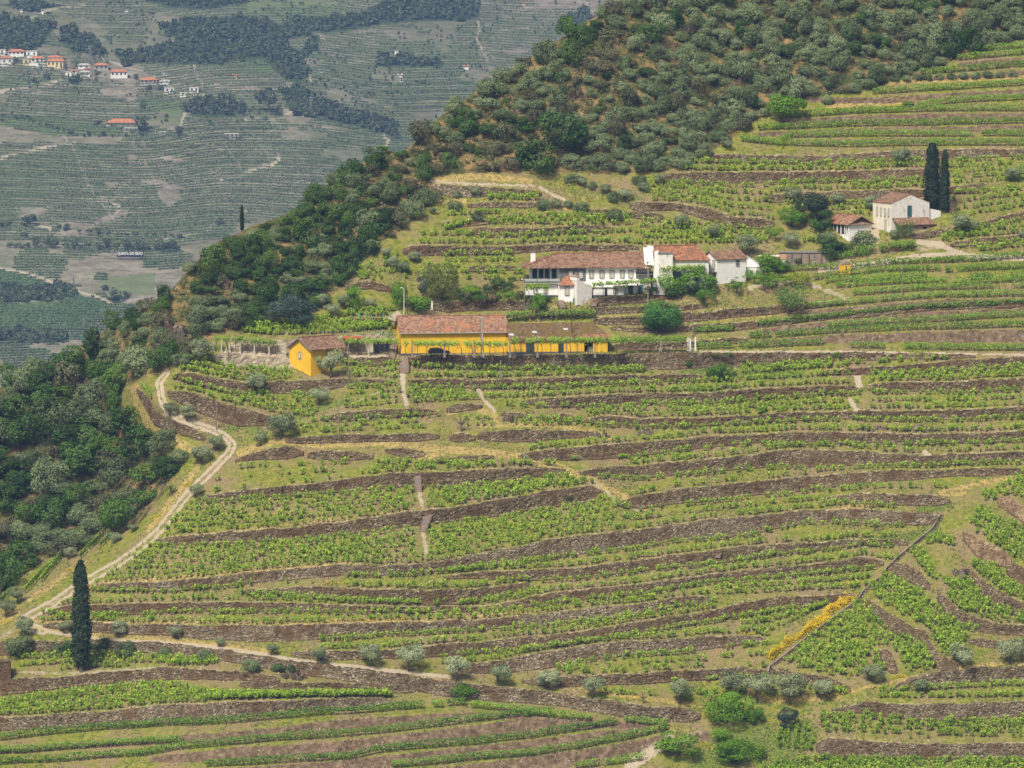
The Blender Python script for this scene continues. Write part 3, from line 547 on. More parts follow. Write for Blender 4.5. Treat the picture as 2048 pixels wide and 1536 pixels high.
def cards(C, Nn, S_, rg, aspect=.65, curl=0):
    """leaf sized quads at C facing roughly Nn, size S_"""
    k = len(C); Nn = Nn + rg.normal(0, .55, (k, 3)); Nn /= np.linalg.norm(Nn, axis=1)[:, None] + 1e-9
    a = rg.normal(size=(k, 3)); u = np.cross(Nn, a); u /= np.linalg.norm(u, axis=1)[:, None] + 1e-9; v = np.cross(Nn, u)
    s = (np.asarray(S_) * rg.uniform(.65, 1.35, k))[:, None] * .5
    b_ = v * s * aspect; V = np.stack([C - u * s - b_ * .6, C + u * s * .7 - b_, C + u * s + b_ * .6, C - u * s * .7 + b_], 1)   # small irregular leaf sprays
    return V.reshape(-1, 3), np.arange(k * 4).reshape(k, 4)
def leafmesh(name, C, Nn, S_, mat, rg, tone=None, aspect=.65):
    V, F = cards(C, Nn, S_, rg, aspect); me = mesh_np(name, V, F, mat)
    t = rg.random(len(C)) if tone is None else tone
    at = me.attributes.new('tone', 'FLOAT', 'POINT'); at.data.foreach_set('value', np.repeat(t, 4).astype(np.float32)); return me
def crown_pts(rg, n, lumps, flat=.8, rl=(.16, .27), base=.25, open_=.0, spread=.36):
    """points on leaf clumps; crown one unit wide, z from base up"""
    c = rg.normal(size=(lumps, 3)); c /= np.linalg.norm(c, axis=1)[:, None]; c *= (rg.random(lumps) ** .45)[:, None] * spread
    c[:, 2] = c[:, 2] * flat; c[:, 0] *= rg.uniform(.75, 1.1); c[: lumps // 4, 2] += rg.uniform(-.1, .22); r = rg.uniform(rl[0] * .8, rl[1] * 1.1, lumps)
    zc = base + flat * .5; w = r ** 2; i = rg.choice(lumps, n, p=w / w.sum())
    d = rg.normal(size=(n, 3)); d /= np.linalg.norm(d, axis=1)[:, None]
    out = c / (np.linalg.norm(c, axis=1)[:, None] + 1e-6); fl = (d * out[i]).sum(1) < -.25; d[fl] *= -1
    rr = r[i] * rg.uniform(.72, 1.08 + open_, n); P = c[i] + d * rr[:, None] * np.array([1, 1, .85]); P[:, 2] += zc
    wd = (np.percentile(np.abs(P[:, :2]), 97)) * 2.02; P[:, :2] /= wd; c = c / np.array([wd, wd, 1])
    tn = rg.random(lumps)[i] * .35 + rg.random(n) * .3 + np.clip((d[:, 2] + 1) / 2, 0, 1) * .0 + .17
    return P, d * .8 + out[i] * .35 + np.array([0, 0, .25]), tn, c + np.array([0, 0, zc]), r
def trunk_mesh(rg, pts, h0, r0, nb=4, mat=None, lean=.06):
    mb = MB(); z = .0; p = np.array([0, 0, -.12]); q = np.array([rg.normal(0, lean), rg.normal(0, lean), h0])
    mid = (p + q) / 2 + np.array([rg.normal(0, lean * .6), rg.normal(0, lean * .6), 0])
    mb.tube(p, mid, r0 * 1.25, r0, 7); mb.tube(mid, q, r0, r0 * .8, 7)
    for i in range(nb):
        e = pts[i % len(pts)]; m1 = q * .5 + e * .5 + np.array([0, 0, -.03]); mb.tube(q, m1, r0 * .62, r0 * .42, 5); mb.tube(m1, e, r0 * .42, r0 * .14, 5)
    return mb.me('trunk', mat or M['bark'])
LIB = {}
def lib(kind, nvar, fn): LIB[kind] = [fn(np.random.default_rng(1000 + 31 * i + sum(map(ord, kind)))) for i in range(nvar)]
def tree_kind(mat, n, lumps, leaf, **kw):
    th = kw.pop('th', .22); tr = kw.pop('tr', .035); nb = kw.pop('nb', 5); asp = kw.pop('aspect', .65)
    def f(rg):
        P, Nn, tn, c, r = crown_pts(rg, n, lumps, **kw); cr = leafmesh('crown', P, Nn, leaf, mat, rg, tn, asp)
        return cr, trunk_mesh(rg, c, th, tr, nb)
    return f
lib('olive', 7, tree_kind(M['silver'], 2300, 17, .06, th=.3, flat=.62, rl=(.13, .21), base=.32, open_=.12, aspect=.5, spread=.37))
lib('olive_low', 6, tree_kind(M['olive'], 2100, 16, .062, flat=.75, rl=(.14, .24), base=.02, th=.12, open_=.12, aspect=.5))
lib('oak', 6, tree_kind(M['oak'], 2000, 15, .06, flat=.85, rl=(.17, .27), base=.02, th=.12))
lib('scrub', 5, tree_kind(M['scrub'], 1200, 12, .06, flat=.7, rl=(.14, .24), base=0, th=.08, open_=.2, nb=7))
lib('bright', 5, tree_kind(M['bright'], 1500, 13, .06, flat=.85, rl=(.16, .26), base=.06, th=.15))
lib('thicket', 4, tree_kind(M['woodgreen'], 1500, 13, .06, flat=.85, rl=(.16, .26), base=.04, th=.15)); lib('round', 3, tree_kind(M['bright'], 3600, 24, .042, flat=.85, rl=(.13, .2), base=.05, th=.15, spread=.38))
lib('hedge', 3, tree_kind(M['bright'], 1800, 22, .04, flat=.45, rl=(.1, .15), base=.30, th=.3, spread=.4, tr=.025))
lib('darkhedge', 2, tree_kind(M['oak'], 2000, 22, .045, flat=.6, rl=(.12, .18), base=.18, th=.2, spread=.4))
lib('golden', 2, tree_kind(M['golden'], 1500, 18, .05, flat=.55, rl=(.12, .18), base=.3, th=.3, spread=.38, tr=.025))
lib('broadleaf', 2, tree_kind(M['blueleaf'], 3600, 30, .035, flat=.8, rl=(.12, .19), base=0, th=.1, spread=.38))
lib('magnolia', 2, tree_kind(M['cypress'], 3000, 26, .04, flat=.75, rl=(.12, .2), base=.05, th=.2, spread=.38))
lib('yellowgreen', 1, tree_kind(leafmat('mossy_leaves', (.06, .09, .015), (.13, .17, .03), (.2, .24, .05)), 3600, 26, .034, flat=1.0, rl=(.13, .2), base=.06, th=.2, spread=.38))
lib('feather', 2, tree_kind(leafmat('feathery_leaves', (.02, .09, .015), (.06, .19, .03), (.12, .30, .05)), 4800, 26, .06, flat=.8, rl=(.12, .2), base=.02, th=.2, spread=.4, open_=.35, aspect=.3))
lib('airy', 2, tree_kind(leafmat('airy_leaves', (.08, .15, .03), (.15, .25, .05), (.22, .34, .08), .4), 1500, 20, .045, flat=.8, rl=(.1, .17), base=.22, th=.24, spread=.4, open_=.6, tr=.022, nb=12))
lib('pinkbush', 2, tree_kind(M['pink'], 1200, 10, .07, flat=.7, rl=(.16, .24), base=0, th=.05))
lib('redbush', 1, tree_kind(M['red'], 1200, 10, .07, flat=.7, rl=(.16, .24), base=0, th=.05))
lib('dark', 2, tree_kind(M['blueleaf'], 1600, 14, .05, flat=1.6, rl=(.15, .24), base=0, th=.15))
def cypress_var(rg, w_=.17, blunt=.16, n=5200):
    z = rg.random(n); a = rg.uniform(0, 2 * math.pi, n)
    prof = np.interp(z, [0, .04, .12, .35, .7, .9, 1], [.35, .8, 1, .98, .80, .55, blunt]) * w_ / 2
    prof = prof * (1 + .30 * (vnoise(a * 40, z * 400, 22, 3) - .5) * 2) * rg.uniform(.78, 1.08, n) + (rg.random(n) < .05) * rg.uniform(0, .018, n)
    P = np.stack([prof * np.cos(a), prof * np.sin(a), .065 + z * .935], 1); Nn = np.stack([np.cos(a), np.sin(a), .3 + 0 * a], 1)
    cr = leafmesh('crown', P, Nn, .022, M['cypress'], rg, np.clip(vnoise(a * 40, z * 400, 18, 9) * .7 + rg.random(n) * .35, 0, 1), .5)
    core = MB()
    for i in range(9): 
        z0, z1 = i / 9, (i + 1) / 9; f = lambda q: max(.02, float(np.interp(q, [0, .04, .12, .35, .7, .9, 1], [.35, .8, 1, .98, .80, .55, .1])) * w_ / 2 * .8)
        core.tube((0, 0, .07 + z0 * .92), (0, 0, .07 + z1 * .92), f(z0), f(z1), 10)
    tr = MB(); tr.tube((0, 0, -.01), (0, 0, .1), .022, .017, 8)
    return cr, tr.me('trunk', M['bark']), core.me('inner_branches', M['cypress'])
LIB['cypress'] = [cypress_var(np.random.default_rng(5)), cypress_var(np.random.default_rng(6), .26, .3), cypress_var(np.random.default_rng(8), .15, .2)]
nplace = {}
def tree(kind, x, y, wpx, label, cat='tree', name=None, hpx=None, group=None, var=None, sink=.1, dd=0.0):
    """a tree whose foot stands at photo pixel (x, y), wpx wide"""
    d = float(dist(x, y)) + dd; p = pt(x, y, d); k = d / FPX; v = LIB[kind]; i = nplace.get(kind, 0); nplace[kind] = i + 1
    cr, tr = v[(i if var is None else var) % len(v)][:2]; s = wpx * k / .96
    sz = s if hpx is None else hpx * k / (np.max([q[2] for q in cr.uv_bound] ) if False else HMAX(cr))
    o = empty(name or kind + '_tree', (p[0], p[1], p[2] - sink), random.uniform(0, 6.28), (s, s, sz))
    a = link('crown', cr, o); b = link('trunk', tr, o)
    tag(o, label, cat, group); return o
_hm = {}
def HMAX(me):
    if me.name not in _hm:
        c = np.empty(len(me.vertices) * 3, np.float32); me.vertices.foreach_get('co', c); _hm[me.name] = float(np.percentile(c[2::3], 99.5))
    return _hm[me.name]
def cyp(x, y, hpx, var, label):
    d = float(dist(x, y)); p = pt(x, y, d); s = hpx * d / FPX; o = empty('cypress_tree', (p[0], p[1], p[2]), random.uniform(0, 6), s)
    cr, tr, co = LIB['cypress'][var]; link('crown', cr, o); link('trunk', tr, o); link('inner_branches', co, o); tag(o, label, 'tree')
cyp(163, 1343, 226, 0, 'tall dark cypress standing alone in the lower left vineyard')
cyp(1864, 424, 138, 1, 'broader left one of the twin cypresses behind the farmhouse')
cyp(1889, 427, 128, 2, 'slimmer right one of the twin cypresses behind the farmhouse')
cyp(484, 464, 54, 2, 'tiny slender cypress on the skyline of the left wooded ridge')
ORD = ['first', 'second', 'third', 'fourth', 'fifth', 'sixth', 'seventh', 'eighth', 'ninth', 'tenth', 'eleventh', 'twelfth', 'thirteenth', 'fourteenth', 'fifteenth', 'sixteenth', 'seventeenth', 'eighteenth', 'nineteenth', 'twentieth']
def rowof(lst, fmt, group, kind='olive', name='olive_tree'):
    for i, t in enumerate(sorted(lst)):
        tree(kind, t[0], t[1], t[2], fmt % ORD[i], name=name, group=group)
rowof([(48,1272,40),(128,1266,24),(235,1276,34),(352,1280,30),(440,1294,20),(545,1310,24),(640,1327,32),(740,1333,48),(818,1343,52),(912,1360,46),(998,1372,46),(1098,1381,46),(1187,1395,44),(1362,1408,48)], '%s silvery olive from the left along the lower path', 'olives along the lower path')
rowof([(1463,1393,52),(1515,1404,56),(1577,1410,60),(1643,1400,46)], '%s from the left of the four olives above the bright bushes', 'olives along the lower path')
rowof([(42,1312,56),(113,1310,28),(247,1315,46),(330,1314,28),(410,1322,34),(500,1346,38)], '%s olive from the left growing against the dark wall under the path', 'olives under the path wall', 'olive_low')
rowof([(1748,1367,42),(1842,1387,30),(1925,1338,48),(2022,1328,52)], '%s from the left of the olives around the lower right gully edge', 'olives at the gully edge')
for x, y, s, l in [(340,833,28,'small olive on the verge where the road leaves the bend'),(373,843,32,'olive just right of the one at the road bend verge'),(430,902,34,'olive behind another one inside the road curve'),(403,930,42,'wide olive inside the curve of the dirt road'),(392,994,28,'little round olive leaning on the right road edge'),(520,892,30,'thin forked olive below the curved russet wall'),(563,879,54,'spreading olive left of the ochre grass track'),(12,1235,36,'olive at the left frame edge beside the road'),(35,1208,32,'straggly olive above the road in the far left'),(265,1066,20,'scrappy young olive by the stone blocks on the road'),(230,1086,24,'wispy olive under the electricity pole by the road'),(140,1118,26,'olive at the tip of the leaning vine rows'),
  (660,755,50,'full olive at the right corner of the small yellow house'),(511,787,44,'dark olive below the vines left of the small yellow house'),(638,811,36,'tall trunked olive below the small yellow house'),(403,727,46,'dense olive at the left end of the pillared terrace')]:
    tree('olive', x, y, s, l, name='olive_tree')
UP = [(1140,367,26),(1089,419,32),(1114,419,20),(1138,416,22),(1164,426,30),(1231,442,34),(1227,405,30),(1250,405,28),(1210,388,22),(1163,375,24),(1185,378,20),(1280,370,28),(1289,382,24),(1318,370,22),(956,443,28),(908,421,28),(951,395,24),(913,395,18),(867,429,16)]
for i, (x, y, s) in enumerate(sorted(UP)):
    tree('olive_low' if i % 3 else 'olive', x, y, s, '%s from the left of the scattered olives on the grassy bank below the wood' % ORD[i], name='olive_tree', group='olives on the grassy bank')
for x, y, s, l in [(771,515,22,'leftmost small olive on the rubble below the wood'),(829,524,24,'olive on the wall above the tall garden trees'),(1362,458,30,'ball shaped olive left below the curved terrace wall'),(1428,480,30,'ball shaped olive on the low wall above the roofs'),(1586,406,32,'olive in front of the hooked terrace wall'),(1676,415,28,'olive directly behind the small red farmhouse roof'),(1741,422,28,'olive left of the white farmhouse gable'),(1804,332,38,'umbrella shaped olive on the high terrace left of the cypresses'),(2028,364,34,'olive at the right frame edge by the upper track'),(1927,472,46,'twin crowned olive beside the farm track wall'),(1454,300,24,'lone round olive below the hedge like vine rows'),(1789,480,22,'pale bush at the foot of the farmhouse drive'),(1580,497,32,'pale olive behind the low brown shed'),(784,542,28,'upper olive of the pair on the terrace left of the conifer'),(805,547,26,'lower olive of the pair on the terrace left of the conifer'),(830,524,20,'small olive above the conifer'),(644,616,30,'silvery olive right of the big rounded garden tree'),(687,619,30,'olive left of the bright pointed tree'),(741,617,22,'olive right of the bright pointed tree'),(663,636,30,'pale olive bush over the upper vine bed'),(1492,512,40,'grey olive behind the white annex roof'),(2045,480,20,'bushy olive at the right frame edge')]:
    tree('olive', x, y, s, l, name='olive_tree')
for kd, x, y, s, h, nm, l, ct in [
 ('feather',1327,664,78,64,'feathery_tree','big feathery dark green tree on the lawn below the white house','tree'),
 ('airy',1577,632,66,66,'airy_tree','light airy tree with a forked trunk on the lower lawn','tree'),
 ('hedge',1474,587,32,28,'clipped_tree','small round clipped tree right of the white annex','clipped tree'),('hedge',1411,614,34,33,'clipped_tree','clipped ball tree on the lawn left of the annex','clipped tree'),
 ('hedge',1527,582,30,28,'clipped_tree','clipped tree on the lawn, left part of the clipped line','clipped tree'),('golden',1601,577,36,28,'clipped_tree','golden yellow clipped tree ending the clipped line','clipped tree'),
 ('darkhedge',1392,587,44,18,'clipped_hedge','flat topped bright hedge below the pergola','hedge'),('darkhedge',1353,598,34,28,'clipped_bush','dark clipped bush at the top of the garden steps','bush'),('darkhedge',1305,592,26,18,'clipped_bush','low clipped bush beside the lamp post','bush'),
 ('bright',1340,592,44,38,'leafy_tree','dark leafy tree at the corner of the garden steps','tree'),('bright',1390,582,62,40,'vine_tree','spreading leafy tree against the rough white wall','tree'),('hedge',1555,572,50,24,'clipped_tree','dark clipped trees joined into one band','clipped tree'),('hedge',1508,566,30,22,'clipped_tree','shady clipped tree under the small annex windows','clipped tree'),('bright',1542,548,50,34,'leafy_tree','leafy tree beside the flat white annex','tree'),('bright',1567,544,22,16,'leafy_bush','bush below the orange end of the shed','bush'),
 ('olive_low',1657,492,44,30,'olive_tree','rounded olive left of the white veranda of the small farmhouse','tree'),('olive_low',1728,492,54,32,'olive_tree','broad olive in front of the small farmhouse','tree'),('redbush',1596,528,24,20,'flowering_bush','red flowering bush against the brown shed','bush'),
 ('hedge',1077,637,38,52,'round_tree','round headed tree with bare trunk below the white house','tree'),
 ('yellowgreen',880,610,68,84,'tall_tree','tall yellowish green tree at the end of the garden wall','tree'),('dark',847,603,30,70,'conifer','dark bluish conifer behind the tall yellowish tree','tree'),
 ('bright',712,619,40,50,'pointed_tree','bright pointed tree above the vine beds','tree'),('bright',798,616,32,54,'pointed_tree','bright narrow tree beside the lamp posts','tree'),
 ('broadleaf',588,648,94,60,'rounded_tree','large rounded grey green tree above the curved vine bed','tree'),
 ('pinkbush',925,602,24,16,'flowering_bush','pink flowering bush at the left of the garden bed','bush'),('darkhedge',959,602,34,18,'garden_bush','dark low bush between the pink flowers','bush'),('pinkbush',985,602,24,20,'flowering_bush','pink flowering bush in the middle of the garden bed','bush'),
 ('hedge',1018,604,34,26,'garden_bush','yellow green clipped bush beside the lamp post','bush'),('darkhedge',1008,580,36,22,'garden_bush','dark green bush rising behind the flower bed','bush'),('pinkbush',1040,600,16,16,'flowering_bush','pink bush close to the house corner','bush'),('bright',944,590,40,20,'garden_bush','leafy bushes at the back of the flower bed','bush'),('darkhedge',984,585,28,20,'garden_bush','dark bush in the second line of the flower bed','bush'),
 ('bright',837,622,50,26,'leafy_hedge','leafy hedge at the foot of the tall yellowish tree','hedge'),('darkhedge',1072,606,42,13,'garden_hedge','low clipped hedge against the white house','hedge'),
 ('magnolia',1628,440,74,56,'magnolia_tree','big dark magnolia above the small farmhouse','tree'),('round',1587,452,54,36,'domed_tree','bright domed tree left of the dark magnolia','tree'),('oak',1645,462,46,44,'dark_tree','dull dark tree between magnolia and farmhouse','tree'),('hedge',1550,480,34,28,'flat_topped_tree','flat topped clipped tree above the brown shed','clipped tree'),
 ('oak',1673,514,66,40,'leafy_tree','broad dark green tree below the small farmhouse','tree'),('airy',1811,478,34,38,'young_tree','light green young tree before the farmhouse porch','tree'),
 ('round',1448,1448,92,68,'round_bush','large bright round bush at the bottom of the channel','bush'),('bright',1507,1450,40,38,'dark_bush','darker bush right of the large bright round one','bush'),('dark',1572,1458,52,44,'fuzzy_bush','dark fuzzy rounded bush in the green hollow','bush'),
 ('bright',1360,1512,84,50,'leafy_bush','loose leafy bush left in the green hollow','bush'),('round',1478,1526,86,48,'low_tree','low dome shaped tree at the bottom edge','tree'),('bright',1438,1482,42,26,'leafy_bush','small bright bush below the large round one','bush'),
 ('bright',930,1390,62,26,'creeper','bright green creeper hanging on the path wall','creeper'),('bright',1437,762,46,36,'fig_bush','spreading fig bush under the long retaining wall','bush'),('hedge',1675,722,18,20,'small_tree','tiny tree growing up against the white path line','tree'),
 ('oak',1375,735,16,16,'wall_shrub','shrub sprouting from the retaining wall','shrub'),('oak',1440,716,50,12,'wall_creeper','dark creeper spilling over the retaining wall top','creeper'),('scrub',1140,1003,20,16,'rock_shrub','dark shrub on the rubble bank in mid slope','shrub'),
 ('oak',555,1343,24,18,'wall_shrub','dark shrub at the left of the rock under the lower path','shrub'),('oak',580,1348,22,20,'wall_shrub','dark shrub at the right of the rock under the lower path','shrub'),('oak',205,1300,40,26,'wall_shrub','green shrub behind the tall cypress on the right','shrub'),('oak',137,1308,34,30,'wall_shrub','green shrub behind the tall cypress on the left','shrub'),
 ('bright',1575,238,70,50,'airy_bush','yellow green loose tree at the edge of the upper wood','tree'),('olive_low',1585,200,46,50,'olive_tree','big olive standing apart at the upper wood edge','tree'),('olive_low',1655,208,24,20,'grey_bush','small grey bush on the flowery upper bank','bush'),('olive_low',1710,185,30,20,'grey_bush','grey bush at the start of the upper vine row','bush'),
 ('bright',1815,212,22,12,'green_cushion','bright cushion shrub on the yellow bank','shrub'),('oak',1075,345,82,66,'dense_oak','dense bright round oak at the foot of the wood','tree'),('oak',1120,305,100,80,'dense_oak','dark spreading oak above the bright round one','tree'),('darkhedge',690,350,50,16,'flat_topped_tree','flat topped green tree on the ridge saddle','tree'),('olive_low',683,356,20,9,'grey_bush','low grey bushes under the flat topped tree on the saddle','bush'),('olive_low',700,357,18,9,'grey_bush','second low grey bush beneath the flat topped tree','bush'),('bright',764,302,26,12,'green_bush','bright bush on the terrace edge at the ridge saddle','bush'),('olive_low',738,305,22,13,'olive_tree','olive at the left end of the bright saddle terrace','tree'),('olive_low',757,326,22,13,'olive_tree','olive on the bare bank below the saddle terrace','tree')]:
    if 830 < x < 1630 and 540 < y < 645 and kd not in ('feather', 'airy', 'yellowgreen', 'dark') and nm != 'round_tree': s *= 1.22; h *= 1.2
    if kd in LIB and s > 2: tree(kd, x, y, s, l, cat=ct, name=nm, hpx=h)
for i, x in enumerate([1790, 1812, 1834, 1856, 1878, 1902, 1926, 1952, 1976, 2000, 2026]):
    tree('olive_low', x, 163 - i * .9 + (i % 2), 19, '%s from the left of the small round olives lining the upper terrace' % ORD[i], name='olive_tree', hpx=15, group='small olives on the upper terrace')
# little palm and bare tree
d_ = float(dist(342, 991)); p_ = pt(342, 991, d_); o = empty('palm_tree', p_); mb = MB(); mb.tube((0, 0, -.1), (0, 0, 1.2), .28, .2, 8); mb.build('trunk', M['bark'], o)
fr = MB()
for i in range(16):
    a = i * 2.4; e = .3 + .9 * (i % 4) / 3
    q0 = np.array([0, 0, 1.15]); 
    for j in range(4):
        q1 = q0 + np.array([math.cos(a) * .38, math.sin(a) * .38, .42 * e - j * .22]); s_ = np.array([-math.sin(a), math.cos(a), 0]) * (.16 - j * .03)
        fr.poly([q0 - s_, q1 - s_ * .8, q1 + s_ * .8, q0 + s_]); q0 = q1
fm = fr.me('fronds', M['bright']); link('fronds', fm, o); tag(o, 'little palm between the road and the stone edging', 'palm')
def bare(x, y, h, lab):
    d = float(dist(x, y)); p = pt(x, y, d); rg = np.random.default_rng(int(x)); s = h * d / FPX; o = empty('bare_tree', p, 0, s); mb = MB(); mb.tube((0, 0, -.05), (.02, 0, .4), .06, .05, 6)
    tips = []
    for i in range(7):
        a = i * .9; q = np.array([.45 * math.cos(a), .3 * math.sin(a), .7 + .2 * (i % 3)]); m1 = np.array([.02, 0, .38]) * .4 + q * .6 + rg.normal(0, .03, 3); mb.tube((.02, 0, .38), m1, .035, .022, 5); mb.tube(m1, q, .022, .008, 4); tips.append(q)
    mb.build('trunk', M['bark'], o); C = np.repeat(np.array(tips), 9, 0) + rg.normal(0, .05, (63, 3)); link('leaves', leafmesh('leaves', C, C * 0 + (0, 0, 1), .07, M['vine'], rg), o); tag(o, lab, 'tree')
bare(922, 863, 34, 'stunted almost leafless tree among the sparse vines'); bare(1286, 1407, 24, 'stunted pollard stump in the olive row'); bare(1848, 1388, 26, 'thin bare sapling beside the grey wall at lower right')
# ---------------------------------------------------------------- the woods
FW = [p for p in FOREST]
def zone(x, y):
    if x < 372 and y > 740: return 'at the top of the gully left of the road' if y < 860 else 'in the middle of the gully left of the road' if y < 1000 else 'low in the gully above the leaning vine rows'
    if x < 200: return 'on the lowest left end of the ridge'
    if x < 340: return 'on the ridge left of the bare cliff'
    if x < 480: return 'around the bare cliff of the ridge'
    if x < 620: return 'on the ridge above the big rounded garden tree'
    if x < 880: return 'in the dark wood above the vine beds' if y > 350 else 'by the saddle of the ridge'
    if x < 1130: return 'on the skyline side of the upper wood' if y < 240 else 'at the foot of the upper wood above the track'
    if x < 1330: return 'high in the middle of the upper wood' if y < 170 else 'low in the middle of the upper wood'
    if x < 1600: return 'in the upper olive wood, left half' if y < 150 else 'beside the lower rim of the upper olive wood'
    return 'in the upper olive wood, right half' if x < 1850 else 'in the top right corner wood'
SPEC = {'olive': ('olive_tree', 'grey green olive', 'wild olives on the wooded slope'),
        'oak': ('evergreen_oak', 'dark evergreen oak', 'oaks of the wooded ridge'),
        'scrub': ('scrub_bush', 'dull brownish scrub bush', 'scrub on the wooded slope'),
        'bright': ('green_bush', 'fresh green broadleaf bush', 'green bushes of the wooded ridge')}
rg = np.random.default_rng(21); woods = []; cell = {}
BARE = [(360,600,26,60),(345,660,22,34),(1185,215,70,16),(1010,225,34,10),(975,285,26,12),(1225,160,30,12),(445,520,16,28),(560,520,12,22),(690,420,14,10),(75,970,16,20),(30,1060,20,14),(1330,100,26,12),(1450,90,30,10),(1560,155,30,10),(930,330,60,14),(1240,110,22,9),(1340,190,26,9),(1690,165,30,10),(1470,65,20,8),(500,570,30,14),(1280,300,24,10)]
for it in range(34000):
    x = rg.uniform(-150, 2450); y = rg.uniform(-200, 1300)
    ok = inpoly(np.array([x]), np.array([y]), FW)[0]
    if not ok or y < np.interp(x, [q[0] for q in RIDGE], [q[1] for q in RIDGE]) + 1: continue
    valley = x < 372 and y > 740
    if (x - 1075) ** 2 / 3000 + (y - 320) ** 2 / 1600 < 1: continue
    bb = False
    for bx, by, brx, bry in BARE:
        if ((x - bx) / brx) ** 2 + ((y - by) / bry) ** 2 < 1: bb = True; break
    if 700 < x < 800 and 290 < y < 350: bb = True
    if bb and rg.random() > .06: continue
    n_ = float(vnoise(x, y, 60, 51)); r1 = rg.random()
    if valley: s = rg.uniform(44, 70) if y < 840 else rg.uniform(52, 80); kind = 'olive' if n_ + r1 * .6 < .72 else 'oak' if r1 < .75 else 'bright' if r1 < .9 else 'scrub'
    elif x > 1230 and y > 0 or x > 1500: s = rg.uniform(26, 54); kind = 'olive' if r1 < .80 else 'oak' if r1 < .9 else 'scrub'
    elif x > 780: s = rg.uniform(20, 56); kind = 'olive' if n_ < .42 and r1 < .75 else 'oak' if r1 < .5 else 'scrub' if r1 < .85 else 'bright' if r1 < .9 else 'olive'
    elif y < 620 and x > 420: s = rg.uniform(26, 54); kind = 'oak' if n_ > .58 else 'olive' if r1 < .5 else 'oak' if r1 < .72 else 'bright' if r1 < .9 else 'scrub'
    else: s = rg.uniform(28, 56); kind = 'olive' if r1 < .5 else 'oak' if r1 < .78 else 'scrub' if r1 < .93 else 'bright'
    mn = s * (.47 if valley or x < 780 else .52)
    ci, cj = int(x // 60), int(y // 60); hit = False
    for a in (-1, 0, 1):
        for b_ in (-1, 0, 1):
            for (X, Y, m2) in cell.get((ci + a, cj + b_), ()):
                if (X - x) ** 2 + ((Y - y) * 1.35) ** 2 < ((mn + m2) / 2) ** 2 * 1.25: hit = True; break
            if hit: break
        if hit: break
    if hit: continue
    cell.setdefault((ci, cj), []).append((x, y, mn)); woods.append((kind, x, y, s))
cnt = {}
vis = lambda x, y: -30 < x < 2080 and y > -10 and y < 1500
woods.sort(key=lambda t: -(t[3] if vis(t[1], t[2]) else 0))
rest = {}
for kind, x, y, s in woods:
    c = cnt.get(kind, 0); cnt[kind] = c + 1
    if c >= (185 if kind == 'olive' else 290): rest.setdefault(kind, []).append((x, y, s)); continue
    lk = {'olive': 'olive_low', 'bright': 'thicket'}.get(kind, kind)
    d = float(dist(x, y)); p = pt(x, y, d); k = d / FPX; s_ = s * k; v = LIB[lk][c % len(LIB[lk])]; hh = random.choice((.65, .8, .95, 1.1, 1.35))
    nm, lab, grp = SPEC[kind]; o = empty(nm, (p[0], p[1], p[2] - .35), random.uniform(0, 6.28), (s_ * random.uniform(.75, 1.2), s_ * random.uniform(.75, 1.2), s_ * hh))
    link('crown', v[0], o); link('trunk', v[1], o); szw = 'large ' if s > 56 else 'small ' if s < 38 else ''; tag(o, szw + lab + ' ' + zone(x, y), 'tree' if kind in ('olive', 'oak') else 'bush', grp + ' ' + zone(x, y))
def bake(items, lk, name, lab, mat, cat):
    Vs = []; Ts = []
    for i, (x, y, s) in enumerate(items):
        me = LIB[lk][i % len(LIB[lk])][0]; c = np.empty(len(me.vertices) * 3, np.float32); me.vertices.foreach_get('co', c); c = c.reshape(-1, 3)
        t = np.empty(len(me.vertices), np.float32); me.attributes['tone'].data.foreach_get('value', t)
        d = float(dist(x, y)); p = pt(x, y, d); a = random.uniform(0, 6.28); s_ = s * d / FPX; ca, sa = math.cos(a) * s_, math.sin(a) * s_
        q = np.stack([c[:, 0] * ca - c[:, 1] * sa + p[0], c[:, 0] * sa + c[:, 1] * ca + p[1], c[:, 2] * s_ + p[2] - .35], 1); Vs.append(q); Ts.append(t)
    V = np.concatenate(Vs); me = mesh_np(name, V, np.arange(len(V)).reshape(-1, 4), mat); at = me.attributes.new('tone', 'FLOAT', 'POINT'); at.data.foreach_set('value', np.concatenate(Ts)); tag(link(name, me), lab, cat, kind='stuff')
for kind, items in rest.items():
    lk = {'olive': 'olive_low', 'bright': 'thicket'}.get(kind, kind); bake(items, lk, {'olive': 'olive_wood', 'oak': 'oak_wood', 'scrub': 'scrub_cover', 'bright': 'bush_cover'}[kind], 'the many smaller trees filling the gaps of the wooded slope', M[kind], 'wood')
n = 9000; X = rg.uniform(-100, 2150, n * 3); Y = rg.uniform(-60, 1300, n * 3); k = inpoly(X, Y, FOREST) & (Y > np.interp(X, [q[0] for q in RIDGE], [q[1] for q in RIDGE]) + 3) & (fbm(X, Y, 28, 14, 3) > .40); X = X[k][:n]; Y = Y[k][:n]
for nm, mat, a_, b_, ln_, cc in (('undergrowth', 'scrub', 0, 4500, .38, .55), ('tussocks', 'drygrass', 4500, 7000, .34, .4), ('heath', 'oak', 7000, 9000, .38, .6)):
    x_ = np.repeat(X[a_:b_], 16); y_ = np.repeat(Y[a_:b_], 16); C = gp(x_, y_); dd_ = rg.normal(size=C.shape); dd_[:, 2] = np.abs(dd_[:, 2]); C = C + dd_ * np.array([.55, .45, .32]) * np.repeat(rg.uniform(.5, 1.4, len(X[a_:b_])), 16)[:len(C), None]
    tag(link(nm, leafmesh(nm, C, dd_, ln_, M[mat], rg)), 'low %s between the trees of the wooded slope' % nm, 'undergrowth', kind='stuff')
print('WOODS', cnt)
